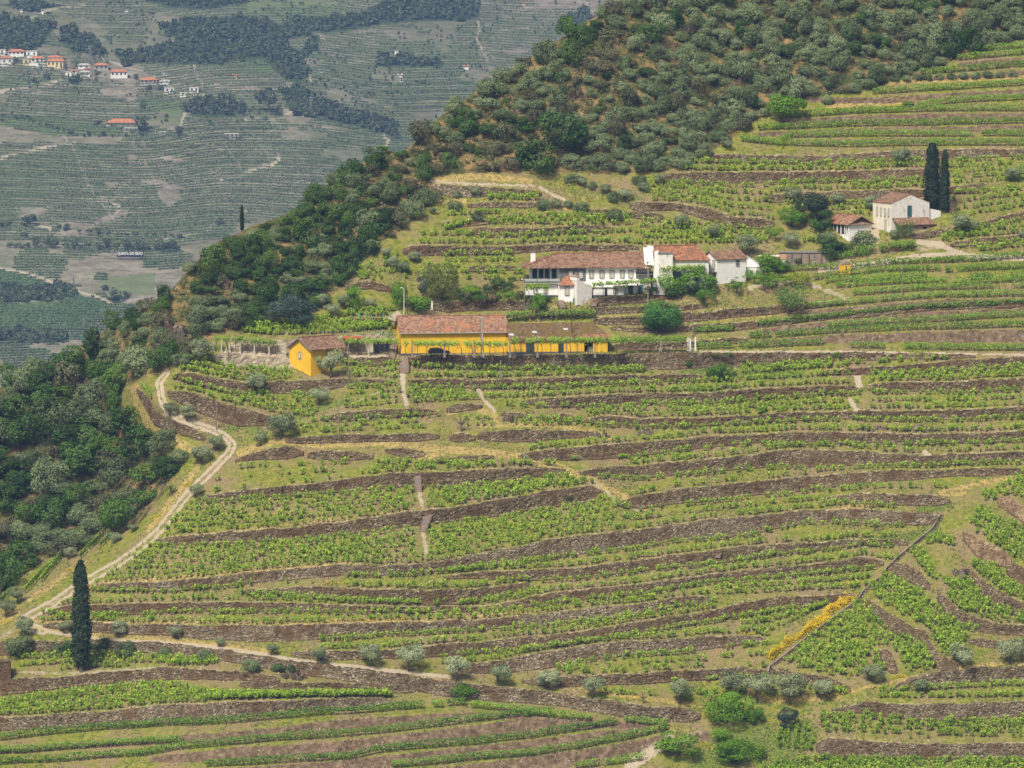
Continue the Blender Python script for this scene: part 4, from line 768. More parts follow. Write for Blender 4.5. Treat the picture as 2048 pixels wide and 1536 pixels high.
# ---------------------------------------------------------------- bush vines
def vine_var(seed):
    rg = np.random.default_rng(seed); mb = MB(); h = rg.uniform(.35, .5); q = np.array([rg.normal(0, .06), rg.normal(0, .06), h]); mb.tube((0, 0, -.15), q, .055, .045, 5)
    C = []; Nn = []
    for i in range(rg.integers(2, 4)):
        a = rg.uniform(0, 6.28); e = q + np.array([math.cos(a) * .38, math.sin(a) * .25, rg.uniform(.1, .3)]); mb.tube(q, e, .04, .025, 4)
        for j in range(3):
            b = rg.uniform(0, 6.28); dr = np.array([math.cos(b) * .3, math.sin(b) * .3, rg.uniform(.35, .75)])
            for t in np.linspace(0, 1, 7): C.append(e + dr * t + rg.normal(0, .07, 3)); Nn.append(np.array([math.cos(b), math.sin(b), .9]))
    C = np.array(C); Nn = np.array(Nn)
    if seed % 3 == 0: mb.tube((.12, 0, -.1), (.1 + rg.normal(0, .06), 0, 1.35), .03, .028, 4)
    return leafmesh('foliage', C, Nn, .25, M['vine'], rg, rg.random() * .4 + rg.random(len(C)) * .6, .8), mb.me('trunk', M['vinewood'])
VV = [vine_var(300 + i) for i in range(9)]
ROADX = sorted([(y, x) for x, y in ROAD])
vines = []; rg = np.random.default_rng(99)
def ln(a, x): return wtop(a, x) if isinstance(a, str) else lin(a, x)
def lu(a, x): return wbot(a, x) if isinstance(a, str) else lin(a, x)
def band(lo, up, x0, x1, n, pr=.85, sp=9.5, lab=0, sz=1.0):
    for r in range(n):
        f = (r + .55) / n if n > 1 else .5; ph = rg.uniform(0, sp)
        for x in np.arange(x0 + ph, x1, sp):
            x = x + rg.normal(0, 1.6); yl = float(ln(lo, x)) - 5; yu = float(lu(up, x)) + 7
            if yl - yu < -4: continue
            y = yl + (yu - yl) * (r / max(1, n - 1) * .92 if n > 1 else .4) + rg.normal(0, .7)
            if vnoise(x, y, 34, 60) < 1 - pr - .08 or rg.random() > min(1, pr + .08): continue
            vines.append((float(x), float(y), sz * rg.uniform(.75, 1.2), lab))
def plot(poly, sx=10, sy=8.5, pr=.85, lab=0, ang=0, sz=1.0):
    sx *= .82; sy *= .85; P = np.array(poly, float); c = P.mean(0); ca, sa = math.cos(ang), math.sin(ang); r_ = np.abs(P - c).max() * 1.5
    for v in np.arange(-r_, r_, sy):
        for u in np.arange(-r_, r_, sx):
            x = c[0] + u * ca - v * sa + rg.normal(0, 1.3); y = c[1] + u * sa + v * ca + rg.normal(0, .8)
            if not inpoly(np.array([x]), np.array([y]), poly)[0] or rg.random() > pr: continue
            vines.append((float(x), float(y), sz * rg.uniform(.75, 1.2), lab))
band('a0', [(-30,1402),(0,1400),(100,1385),(200,1372),(330,1362),(380,1372),(420,1385),(780,1388)], -30, 780, 5, .95, 8, 1)
band([(35,1354),(160,1342),(430,1336)], [(40,1310),(200,1306),(430,1318)], 35, 432, 3, .95, 8, 2)
band('a4', 'b4', 85, 1420, 2, .84); band('b4', 'b1', 110, 480, 2, .84); band('b4', 'b3', 480, 1080, 2, .85); band('b4', 'b2', 1080, 1800, 2, .82)
band('b3', 'b1', 690, 1060, 2, .9); band('b3', 'b1', 480, 690, 1, .5); band('b2', 'b1', 890, 1800, 2, .8)
band([(1430,1196),(1740,1180)], 'b4', 1430, 1745, 3, .92); band('a5', 'a4', 640, 1430, 2, .86)
band('a6', 'a5', 880, 1540, 2, .85); band([(1540,1268),(1660,1215)], 'a5', 1480, 1660, 3, .92); band('a7', 'a6', 1100, 1540, 3, .72)
band([(1340,1398),(1540,1390)], 'a7', 1350, 1540, 2, .5); band([(1560,1395),(1690,1395)], [(1560,1365),(1690,1380)], 1560, 1690, 2, .8); band([(1200,1395),(1310,1398)], [(1200,1380),(1310,1385)], 1210, 1310, 1, .7)
band('b1', 'c1', 185, 1225, 7, .86, 10); band('b1', 'c2', 1225, 1640, 3, .75); band('b1', 'c3', 1640, 1790, 1, .8)
band('c1', 'c4', 330, 1135, 6, .84, 10); band('c1', [(1100,955),(1200,958)], 1130, 1185, 2, .7)
band('c3', 'c2', 1660, 1900, 1, .75); band('c2', 'c5', 1200, 1630, 2, .75); band('c2', 'c5', 1630, 2070, 1, .85)
band('c5', 'c6', 1230, 2070, 2, .78); band('c6', 'd4', 1060, 2070, 2, .84); band('d4', 'd7', 1170, 1724, 3, .82); band('d4', 'd8', 1740, 2070, 3, .82)
band('d7', 'e1', 960, 1420, 2, .95); band('d7', [(1420,745),(1700,724)], 1420, 1700, 3, .92); band('d8', 'e2', 1735, 2070, 3, .9)
band('e1', 'f0', 825, 1290, 2, .97, 8); band([(1480,750),(1640,742)], 'f0', 1480, 1660, 2, .95, 8); band('e2', 'f0', 1660, 2060, 1, .8)
band('e3', 'f1', 690, 798, 3, .95); band([(640,834),(690,822),(800,812)], 'e3', 690, 798, 4, .85); band([(815,812),(960,805)], 'e1', 815, 958, 4, .88)
band('e3', 'f2', 362, 580, 3, .98, 8); band('e4', 'e3', 350, 480, 2, .95, 8); band([(478,812),(560,834),(640,842)], 'e3', 480, 632, 5, .72)
band([(570,873),(880,861)], [(600,838),(870,826)], 600, 875, 3, .55); band([(890,862),(1170,850)], [(900,832),(1160,838)], 900, 1165, 2, .62); band([(1000,822),(1160,824)], 'd7', 1010, 1165, 1, .7)
band('c4', [(430,930),(700,920),(1130,925)], 430, 1115, 3, .6); band([(1060,914),(1150,930)], [(1060,900),(1150,912)], 1060, 1160, 1, .5)
band([(485,672),(560,676),(660,672),(785,664)], [(480,656),(560,642),(650,632),(680,642),(785,642)], 488, 782, 4, 1, 7, 3); band([(690,638),(798,636)], [(690,618),(798,616)], 690, 797, 2, 1, 7, 3)
band('h5', 'h4', 835, 1280, 2, .95); band([(1280,494),(1540,492)], [(1280,434),(1420,444),(1530,458)], 1280, 1540, 5, .85); band([(870,472),(945,454),(1230,456)], [(870,456),(960,440),(1100,426),(1240,428)], 880, 1260, 3, .88)
band([(700,575),(790,562),(1045,566)], [(700,545),(790,505),(1045,500)], 720, 1045, 5, .72); band('h2', 'h1', 975, 1082, 2, 1, 8); band([(890,440),(1010,434)], [(890,424),(1010,420)], 892, 1005, 1, .95); band([(1080,440),(1270,442)],[(1080,430),(1270,432)],1080,1270,1,.6)
band('i4', 'i2', 1300, 1545, 5, .85); band('i3', 'i2', 1540, 1850, 2, 1, 8); band([(1540,442),(1600,442),(1750,434)], 'i3', 1560, 1745, 3, .95); band('i2', 'i1', 1366, 1845, 2, .97, 8)
band([(1890,374),(2070,364)], [(1890,316),(2070,308)], 1895, 2070, 5, .85); band([(1905,444),(2070,414)], [(1905,380),(2070,370)], 1908, 2070, 4, .85)
band('i7', 'i6', 1880, 2070, 3, .97, 8); band([(1905,515),(2070,497)], 'i7', 1910, 2070, 2, .95); band([(1590,525),(1800,512)], [(1590,510),(1800,500)], 1600, 1720, 1, 1); band([(1640,490),(1700,480)], [(1560,500),(1640,470)], 1590, 1640, 2, 1)
plot([(1565,1325),(1655,1252),(1725,1196),(1750,1220),(1765,1252),(1780,1290),(1755,1300),(1770,1345),(1690,1358),(1600,1342)], 10, 9, .8, 4)
plot([(1790,1300),(1770,1265),(1850,1288),(1872,1342),(1810,1346)], 9, 8, .9, 4, .5); plot([(1738,1175),(1768,1150),(1830,1178),(1872,1215),(1905,1240),(1955,1262),(1930,1292),(1916,1322),(1882,1312),(1866,1264),(1800,1230),(1762,1208)], 9, 9, .92, 5, .75)
plot([(1812,1105),(1838,1092),(1890,1165),(1868,1164)], 9, 9, 1, 5, .9); plot([(1884,1168),(1933,1152),(1990,1206),(2060,1240),(2060,1252),(1985,1245),(1935,1238),(1900,1202)], 9, 9, .95, 5, .6); plot([(1940,1128),(1975,1128),(2048,1185),(2060,1208),(2005,1188),(1965,1158)], 9, 8, .95, 5, .8)
plot([(1935,1045),(1960,1020),(2060,1062),(2060,1135),(2008,1104),(1965,1084)], 9, 9, .9, 5, .8); plot([(1960,992),(2060,945),(2060,1004),(2020,992),(1975,1010)], 9, 9, .9, 5, -.4); plot([(1848,1092),(1860,1072),(1910,1076),(1905,1094)], 8, 7, .9, 5, .2)
band([(1750,1402),(2070,1400)], [(1750,1378),(2070,1362)], 1755, 2070, 2, .9, 8, 6); plot([(1640,1428),(1740,1430),(1827,1446),(2070,1438),(2070,1476),(1827,1480),(1730,1472),(1644,1466)], 9.5, 11, .78, 6, .03); plot([(1548,1500),(1562,1464),(1622,1452),(1628,1505)], 20, 7, 1, 6, .1); plot([(1520,1536),(1640,1518),(2070,1522),(2070,1560),(1500,1560)], 8, 9, .9, 6)
def ok(x, y):
    if not (-40 < x < 2100 and y < 1570): return False
    if samp(path, x, y) > .3 or samp(wall, x, y) > .5: return False
    if y > 890 and y < 1260 and x < np.interp(y, [q[0] for q in ROADX], [q[1] for q in ROADX]) + 14 and x < 700: return False
    if 832 < x < 856 and 980 < y < 1110: return False
    if 1860 < x < 1985 and 1108 < y < 1150 and x - 1860 > (y - 1108) * .2 and x < 1936: return False
    return True
vines = [v for v in vines if ok(v[0], v[1])]
vines = [(x, y, s, l, float(dist(x, y))) for x, y, s, l in vines]; vines.sort(key=lambda v: v[4] + (600 if v[1] > 1536 else 0))
VL = {1: 'young vine in the broad plot left below the tall cypress', 2: 'vine in the narrow plot behind the tall cypress', 6: 'low vine in the squared plots of the lower right corner'}
for i, (x, y, s, l, d) in enumerate(vines[:300]):
    p = pt(x, y, d); o = empty('grapevine', p, rg.uniform(0, 6.28), s); v = VV[i % 9]; link('foliage', v[0], o); link('trunk', v[1], o)
    lab = VL.get(l, 'vine on the lowest terraces of the right hand gully' if x > 1500 else 'bush vine on the terraces above the lower path')
    if l == 6: lab = ('bushy vine in the little plot at the foot of the corner walls' if x < 1635 else 'vine along the very bottom edge in the right corner' if y > 1510 else 'low vine between the two straight corner walls' if y > 1420 else 'low vine on the strip above the upper straight corner wall')
    tag(o, lab, 'grapevine', {1: 'vines left below the cypress', 2: 'vines behind the cypress', 6: lab.replace('vine ', 'vines ') + ' group'}.get(l, 'vines of the lower right gully' if x > 1500 else 'bush vines above the lower path'))
def bake_vines(items):
    Vs = []; Ts = []; Wv = []; Wf = []; nw = 0; cache = []
    for cr, tr in VV:
        c = np.empty(len(cr.vertices) * 3, np.float32); cr.vertices.foreach_get('co', c); t = np.empty(len(cr.vertices), np.float32); cr.attributes['tone'].data.foreach_get('value', t)
        w = np.empty(len(tr.vertices) * 3, np.float32); tr.vertices.foreach_get('co', w); qf = np.array([list(p.vertices) for p in tr.polygons if len(p.vertices) == 4]); cache.append((c.reshape(-1, 3), t, w.reshape(-1, 3), qf))
    for i, (x, y, s, l, d) in enumerate(items):
        c, t, w, qf = cache[i % 9]; p = pt(x, y, d); a = rg.uniform(0, 6.28); ca, sa = math.cos(a) * s, math.sin(a) * s
        f = lambda c: np.stack([c[:, 0] * ca - c[:, 1] * sa + p[0], c[:, 0] * sa + c[:, 1] * ca + p[1], c[:, 2] * s + p[2]], 1)
        Vs.append(f(c)); Ts.append(np.clip(t + rg.normal(0, .12), 0, 1)); Wv.append(f(w)); Wf.append(qf + nw); nw += len(w)
    A = np.concatenate(Vs); B = np.concatenate(Wv); F = np.concatenate([np.arange(len(A)).reshape(-1, 4), np.concatenate(Wf) + len(A)])
    mi = np.zeros(len(F), np.int32); mi[len(A) // 4:] = 1
    me = mesh_np('vineyard_vines', np.concatenate([A, B]), F, [M['vine'], M['vinewood']], mi); at = me.attributes.new('tone', 'FLOAT', 'POINT'); at.data.foreach_set('value', np.concatenate([np.concatenate(Ts), np.zeros(len(B))]).astype(np.float32))
    tag(link('vineyard_vines', me), 'the many smaller bush vines standing on all the upper terraces', 'vines', kind='stuff')
bake_vines(vines[300:])
print('VINES', len(vines))
# ---------------------------------------------------------------- trellised rows, one object per row
pm = MB(); pm.tube((0, 0, -.3), (0, 0, 1.75), .05, .045, 6); POST = pm.me('post', M['post'])
def vrow(pts, label, h=1.75, wd=.8, dens=60, gap=.0, mat='vinerow', group=None, z0=.45, posts=6.0, leaf=.25):
    xs = np.arange(pts[0][0], pts[-1][0] + .1, 1.0) if abs(pts[-1][0] - pts[0][0]) > 30 else None
    if xs is None: T = np.linspace(0, 1, 40); px = np.interp(T * (len(pts) - 1), range(len(pts)), [p[0] for p in pts]); py = np.interp(T * (len(pts) - 1), range(len(pts)), [p[1] for p in pts])
    else: px = xs; py = lin(pts, xs)
    py = py + (vnoise(px, px * 0, 60, int(pts[0][1])) - .5) * 2
    G = gp(px, py); seg = np.linalg.norm(np.diff(G, axis=0), axis=1); L_ = np.concatenate([[0], np.cumsum(seg)]); tot = L_[-1]; n = int(tot * dens)
    rg2 = np.random.default_rng(int(pts[0][0] * 7 + pts[0][1])); s = rg2.random(n) * tot
    hh = .55 + .75 * vnoise(s, s * 0, 2.2, 5) ; keep = vnoise(s, s * 0 + pts[0][1], 3.0, 8) > gap; s = s[keep]; hh = hh[keep]; n = len(s)
    B = np.stack([np.interp(s, L_, G[:, k]) for k in range(3)], 1); a = rg2.uniform(0, 6.28, n); r = rg2.uniform(.5, 1, n) ** .5
    C = B + np.stack([np.cos(a) * .15, np.cos(a) * r * wd / 2, z0 + (h - z0) / 2 + np.sin(a) * r * (h - z0) / 2 * hh], 1); Nn = np.stack([np.cos(a) * .2, np.cos(a) - .3, np.sin(a) + .3], 1)
    ap = pt(pts[0][0], pts[0][1], dist(pts[0][0], pts[0][1])); o = empty('vine_row', ap)
    fo = link('foliage', leafmesh('foliage', C - ap, Nn, leaf, M[mat], rg2, None, .8), o)
    mb = MB()
    for t in np.arange(.5, tot, 1.3):
        q = np.array([np.interp(t, L_, G[:, k]) for k in range(3)]) - ap; mb.tube(q + (0, 0, -.15), q + (rg2.normal(0, .08), 0, .75), .045, .035, 4)
    mb.build('vine_stems', M['vinewood'], o)
    for t in np.arange(.2, tot, posts)[:60]:
        q = np.array([np.interp(t, L_, G[:, k]) for k in range(3)]) - ap; po = link('post', POST, o, q)
    tag(o, label, 'vine row', group); return o
BOT = [([(-40,1486),(0,1483),(103,1471),(205,1462),(342,1454),(462,1449),(548,1440),(650,1432),(753,1425),(845,1418)], .0, 'top trellised row of the bottom slope at left, under the broad vine plot'),
 ([(865,1416),(885,1416)], 0, 'tiny lone bit of row between the two top rows of the bottom slope'), ([(895,1414),(933,1413)], .1, 'short sparse row piece left of the crossing rows under the path'),
 ([(941,1418),(1027,1425),(1100,1438),(1184,1445)], .1, 'row running down right beside the foot of the path wall'), ([(1249,1449),(1335,1456)], .1, 'short row ending at the green hollow'),
 ([(-40,1510),(51,1508),(120,1502),(240,1494),(308,1490),(365,1488)], .0, 'second row from the top of the bottom slope, ending by merging'),
 ([(-40,1533),(0,1531),(137,1524),(291,1513),(363,1501),(479,1490),(548,1484),(650,1478),(780,1467),(855,1457),(958,1445),(1040,1435),(1105,1432)], .02, 'third long row of the bottom slope from the left edge upward to the right'),
 ([(411,1536),(497,1532),(582,1527),(700,1520),(753,1508),(855,1498),(958,1490),(1061,1478),(1164,1463),(1232,1453)], .02, 'fourth long row starting at the bottom edge left of centre'),
 ([(783,1538),(890,1529),(992,1519),(1061,1514),(1129,1505),(1198,1491),(1249,1483),(1300,1471),(1335,1461)], .02, 'fifth long row starting at the bottom edge in the centre'),
 ([(1150,1540),(1232,1530),(1290,1522)], .1, 'last bit of row at the bottom edge beside the earth track')]
for p, g_, lab in BOT: vrow(p, lab, gap=g_, group='trellised rows of the bottom slope')
TOP = [([(1967,105),(2090,94)],'uppermost short row under the upper wood at the right edge'),([(1915,123),(2090,108)],'second hedge like row from the top at the right edge'),([(1840,151),(1929,144),(2090,132)],'third hedge like row, just above the small round olives'),([(1746,190),(1929,180),(2090,170)],'fourth hedge like row, below the ochre strip'),
 ([(1833,219),(1895,209),(2090,198)],'short row joining the fifth long row from above'),([(1558,238),(1724,228),(1861,224),(2090,224)],'fifth long hedge like row, starting under the airy tree'),([(1516,263),(1690,255),(1861,252),(2090,247)],'sixth long hedge like row across the upper right'),([(1563,286),(1587,277),(1724,275),(1861,274),(1946,275)],'seventh row ending right of the cypress tips'),([(1963,273),(2090,275)],'detached right part of the seventh row'),([(1481,284),(1553,292),(1690,296),(1861,292),(2090,292)],'lowest hedge like row above the high terrace wall')]
for p, lab in TOP: vrow(p, lab, 1.8, .8, 62, 0, group='hedge like rows of the upper right slope')
MID = [([(1618,530),(1741,514)],'first bushy row below the brown shed'),([(1583,544),(1680,540),(1780,532),(1942,525),(2090,516)],'row passing just behind the yellow shrine'),([(1626,562),(1768,546),(1880,544)],'row starting below the yellow shrine'),([(1650,568),(1853,557)],'dense second row below the yellow shrine'),([(1890,547),(2090,536)],'row at the right edge level with the yellow shrine'),([(1940,562),(2090,554)],'lower short row at the right edge by the bare pole'),
 ([(1671,578),(1794,570),(1893,568)],'third row below the shrine, ending at the bare pole'),([(1905,572),(2090,562)],'row right of the bare pole'),([(1706,592),(1883,581),(2090,576)],'fourth row below the shrine passing the pole foot'),([(1607,621),(1741,608),(1883,597),(2090,594)],'first long row under the lawn bank'),([(1513,656),(1687,637),(1848,621),(2090,611)],'second long row under the lawn bank'),
 ([(1655,659),(1750,652),(1848,647),(2090,632)],'third long row under the lawn bank, at right'),([(1498,679),(1655,669),(1826,662),(2090,655)],'long row starting at the end of the pillar terrace wall'),([(1392,699),(1500,698),(1646,692)],'row directly above the white path line'),([(1385,668),(1425,666),(1467,664)],'short row above the white pillars'),([(1700,697),(1900,702),(2060,703)],'thin broken row along the white path line')]
for i, (p, lab) in enumerate(MID): vrow(p, lab, 1.7, .9, 52, .22 if i in (5, 15) else .06, group='bushy rows right of the white house')
for p, lab in [([(0,1188),(40,1155),(83,1125)],'left one of the leaning rows beside the road'),([(50,1188),(80,1155),(110,1130)],'second leaning row beside the road'),([(83,1165),(108,1135),(130,1108)],'third leaning row beside the road'),([(160,1120),(185,1095),(208,1072)],'leaning row below the electricity pole'),([(200,1098),(225,1075)],'shortest leaning row next to the stone blocks'),([(0,1210),(22,1190)],'leaning row cut by the left edge'),([(285,776),(296,790),(303,803)],'small vine row on the outer road wall')]:
    vrow(p, lab, 1.7, .8, 60, 0, mat='vine', group='leaning rows beside the dirt road')
# ---------------------------------------------------------------- broom, flowers, grass
def clumps(pts, n, mat, leaf, hgt, name, lab, cat, wd=6, kind=None):
    rg2 = np.random.default_rng(n); T = rg2.random(n) * (len(pts) - 1); X = np.interp(T, range(len(pts)), [p[0] for p in pts]) + rg2.normal(0, wd, n); Y = np.interp(T, range(len(pts)), [p[1] for p in pts]) + rg2.normal(0, wd * .6, n)
    C = gp(X, Y); lump = vnoise(X, Y, 9, 3); C[:, 2] += hgt * lump * rg2.random(n) + .05
    return tag(link(name, leafmesh(name, C, C * 0 + (0, -.5, 1), leaf, mat, rg2)), lab, cat, kind=kind)
clumps([(1708,1199),(1694,1204),(1672,1216),(1652,1230)], 2600, M['broom'], .2, 1.9, 'broom_bush', 'topmost yellow flowering broom beside the channel', 'bush', 4.4)
clumps([(1655,1234),(1636,1246),(1610,1266)], 2600, M['broom'], .2, 1.9, 'broom_bush', 'middle yellow flowering broom beside the channel', 'bush', 4.4)
clumps([(1610,1268),(1575,1288),(1552,1305),(1540,1320)], 2600, M['broom'], .2, 1.8, 'broom_bush', 'lowest yellow flowering broom beside the channel', 'bush', 4.2)
fl = []
for p, n in [([(640,1240),(670,1240)],60),([(700,1242),(750,1242)],70),([(780,1238),(810,1240)],80),([(1060,1222),(1100,1220)],70),([(650,1170),(670,1168)],50),([(1690,1170),(1720,1165)],140),([(1480,1268),(1510,1270)],60),([(370,975),(380,968)],160),([(305,1040),(320,1030)],110),([(140,1140),(148,1146)],90),([(1660,1395),(1695,1385)],170),([(1785,1357),(1805,1354)],120),([(1500,1385),(1560,1400)],160),([(1400,1430),(1430,1445)],100),([(1395,1485),(1430,1500)],90),([(0,1250),(20,1240)],120),([(1780,178),(1900,168)],200),([(1760,215),(1830,208)],160),([(1240,1398),(1280,1400)],80),([(1250,1395),(1400,1415)],90),([(1860,1358),(2048,1325)],120),([(300,745),(320,742)],60),([(600,560),(610,570)],40),([(1470,272),(1510,255)],80),([(630,1170),(700,1168)],60)]:
    T = rg.random(n) * (len(p) - 1); fl.append(np.stack([np.interp(T, range(len(p)), [q[0] for q in p]) + rg.normal(0, 5, n), np.interp(T, range(len(p)), [q[1] for q in p]) + rg.normal(0, 1.8, n)], 1))
fl = np.concatenate(fl); C = gp(fl[:, 0], fl[:, 1]); C[:, 2] += rg.random(len(C)) * .5
tag(link('wild_flowers', leafmesh('wild_flowers', C, C * 0 + (0, -.6, 1), .2, M['broom'], rg)), 'scattered patches of yellow wild flowers on banks and verges', 'flowers', kind='stuff')
for nm, mat, n, sel in (('dry_grass', 'drygrass', 80000, 0), ('green_grass', 'greengrass', 90000, 1)):
    X = rg.uniform(-60, 2110, n * 3); Y = rg.uniform(60, 1560, n * 3); r1 = samp(dry, X, Y); r2 = samp(lush, X, Y); no = (samp(path, X, Y) > .4) | (samp(wall, X, Y) > .5) | (Y < np.interp(X, [q[0] for q in RIDGE], [q[1] for q in RIDGE]))
    nn = fbm(X, Y, 45, 12 + sel, 3); wgt_ = (r1 * 1.2 + np.clip(nn - .48, 0, 1) * 1.5 + samp(lip, X, Y) * .3 if sel == 0 else r2 * 1.2 + np.clip(nn - .42, 0, 1) * 2.2 * (1 - r1))
    wgt_ = wgt_ * (1 - .8 * samp(bank, X, Y)) * np.where(samp(forest, X, Y) > .5, .35, 1)
    k = (~no) & (rg.random(n * 3) < wgt_); X = X[k][:n]; Y = Y[k][:n]; C = gp(X, Y); C[:, 2] += rg.uniform(.0, .22, len(C))
    tag(link(nm, leafmesh(nm, C, C * 0 + (0, -1, .5), .36, M[mat], rg, None, .6)), 'short %s on terraces and banks' % nm.replace('_', ' '), 'grass', kind='stuff')
# loose slabs and stones lying about below the walls
n = 26000; X = rg.uniform(-60, 2110, n); Y = rg.uniform(300, 1560, n); k = (samp(np.maximum(bank, blur(wall, 3, 5) * .8), X, Y) > .15) & (samp(forest, X, Y) < .5) & (fbm(X, Y, 50, 88, 2) > .45); X = X[k]; Y = Y[k]; C = gp(X, Y)
M['rubble'] = simple('pale_rubble', (.20, .16, .12), (.48, .42, .34), 1.5, kind='pos')
tag(link('rubble', leafmesh('rubble', C + (0, -.05, .05), C * 0 + (0, -.7, .8), .36, M['rubble'], rg, None, .5)), 'loose flat stones fallen below the terrace walls', 'rubble', kind='stuff')
# ---------------------------------------------------------------- buildings
def tiles(name, c1, c2, c3, patch=None):
    m, n, b = newmat(name, .85, .15); v = coords(n, 'obj')
    vo = N(n, 'ShaderNodeTexVoronoi'); vo.inputs['Scale'].default_value = 3.2; n.links.new(coords(n, 'obj', (1, .8, 1)), vo.inputs['Vector']); sp = N(n, 'ShaderNodeSeparateColor'); n.links.new(vo.outputs['Color'], sp.inputs[0])
    c = ramp(n, sp.outputs[0], [(.1, c1), (.5, c2), (.9, c3)])
    if patch:
        s = noise(n, v, patch[1], 5, .65); c = mixc(n, ramp(n, s, [(patch[2], 0.), (patch[2] + .1, .85)]), c, patch[0])
    s2 = noise(n, v, .9, 6, .75); c = mixc(n, ramp(n, s2, [(.56, 0.), (.68, .6)]), c, (.09, .075, .055)); s3 = noise(n, v, 2.4, 4, .7); c = mixc(n, ramp(n, s3, [(.62, 0.), (.68, .6)]), c, (.42, .36, .30))
    wv = N(n, 'ShaderNodeTexWave'); wv.inputs['Scale'].default_value = 1.5; n.links.new(v, wv.inputs['Vector'])
    c = mixc(n, math_(n, 'MULTIPLY', wv.outputs['Fac'], .28), c, (.04, .025, .02)); n.links.new(c, b.inputs['Base Color']); bump(n, b, wv.outputs['Fac'], .6, .08); return m
M['white'] = simple('whitewash', (.74, .73, .70), (.84, .83, .80), .7, stain=((.42, .40, .37), .7, .62, .76), bmp=.2)
M['rough_white'] = simple('peeling_whitewash', (.62, .59, .54), (.80, .78, .74), 1.6, stain=((.42, .36, .29), 1.1, .55, .64), bmp=.5)
M['cream'] = simple('cream_wash', (.66, .60, .48), (.78, .73, .62), .6, stain=((.48, .38, .24), .6, .56, .72), bmp=.2)
M['yellow'] = simple('yellow_wash', (.70, .41, .015), (.84, .53, .035), .5, stain=((.60, .36, .05), .6, .50, .66), bmp=.2)
M['yellow2'] = simple('worn_yellow_wash', (.66, .39, .02), (.80, .50, .04), .8, stain=((.50, .40, .22), 1.2, .58, .7), bmp=.3)
M['plinth'] = simple('blue_grey_plinth', (.06, .068, .085), (.12, .13, .15), 1.2)
M['slate'] = simple('dark_slate_cladding', (.09, .09, .095), (.20, .20, .20), 5, stretch=(1, 1, 2))
M['tile_red'] = tiles('weathered_red_tiles', (.18, .10, .065), (.31, .165, .10), (.42, .26, .17), ((.48, .20, .095), .35, .52))
M['tile_dark'] = tiles('dark_weathered_tiles', (.15, .085, .055), (.26, .145, .09), (.36, .23, .155), ((.45, .19, .085), .25, .60))
M['tile_orange'] = tiles('orange_tiles', (.24, .10, .055), (.38, .155, .075), (.46, .22, .12), ((.20, .11, .075), .5, .50))
M['tile_moss'] = tiles('mossy_tiles', (.085, .055, .03), (.16, .10, .045), (.25, .17, .10), ((.17, .12, .025), .4, .45))
M['wood_dark'] = simple('dark_painted_wood', (.035, .04, .042), (.07, .075, .08), 4)
M['green_paint'] = simple('green_shutter_paint', (.012, .04, .03), (.025, .065, .05), 4)
M['blue_paint'] = simple('blue_door_paint', (.02, .09, .11), (.04, .14, .16), 4)
M['frame'] = simple('grey_window_stone', (.14, .14, .14), (.24, .23, .22), 4)
M['sash'] = simple('white_sash', (.6, .58, .5), (.72, .70, .62), 4)
gl, gn, gb = newmat('window_glass', .15, .5); gb.inputs['Base Color'].default_value = (.03, .035, .04, 1); M['glass'] = gl
M['curtain'] = simple('pale_curtained_pane', (.30, .28, .22), (.46, .43, .34), 1.5, rough=.3, spec=.5); M['concrete'] = simple('concrete', (.30, .28, .24), (.46, .43, .38), 2); M['granite'] = simple('granite_pillar', (.36, .32, .26), (.54, .49, .41), 3)
M['white_pole'] = simple('white_painted_post', (.62, .61, .58), (.78, .77, .74), 3); M['rust'] = simple('rusty_pipe', (.07, .04, .03), (.13, .08, .06), 4)
M['brownwall'] = simple('brown_rendered_wall', (.20, .14, .10), (.36, .27, .20), .9, stain=((.20, .19, .19), .8, .5, .62)); M['pinkwall'] = simple('orange_rendered_wall', (.45, .26, .16), (.58, .36, .24), 1)
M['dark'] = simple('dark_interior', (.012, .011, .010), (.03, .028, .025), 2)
M['metal'] = simple('galvanised_metal', (.38, .40, .42), (.55, .57, .6), 2, rough=.4); M['redsheet'] = simple('red_sheet_roof', (.35, .06, .03), (.45, .10, .05), 2)
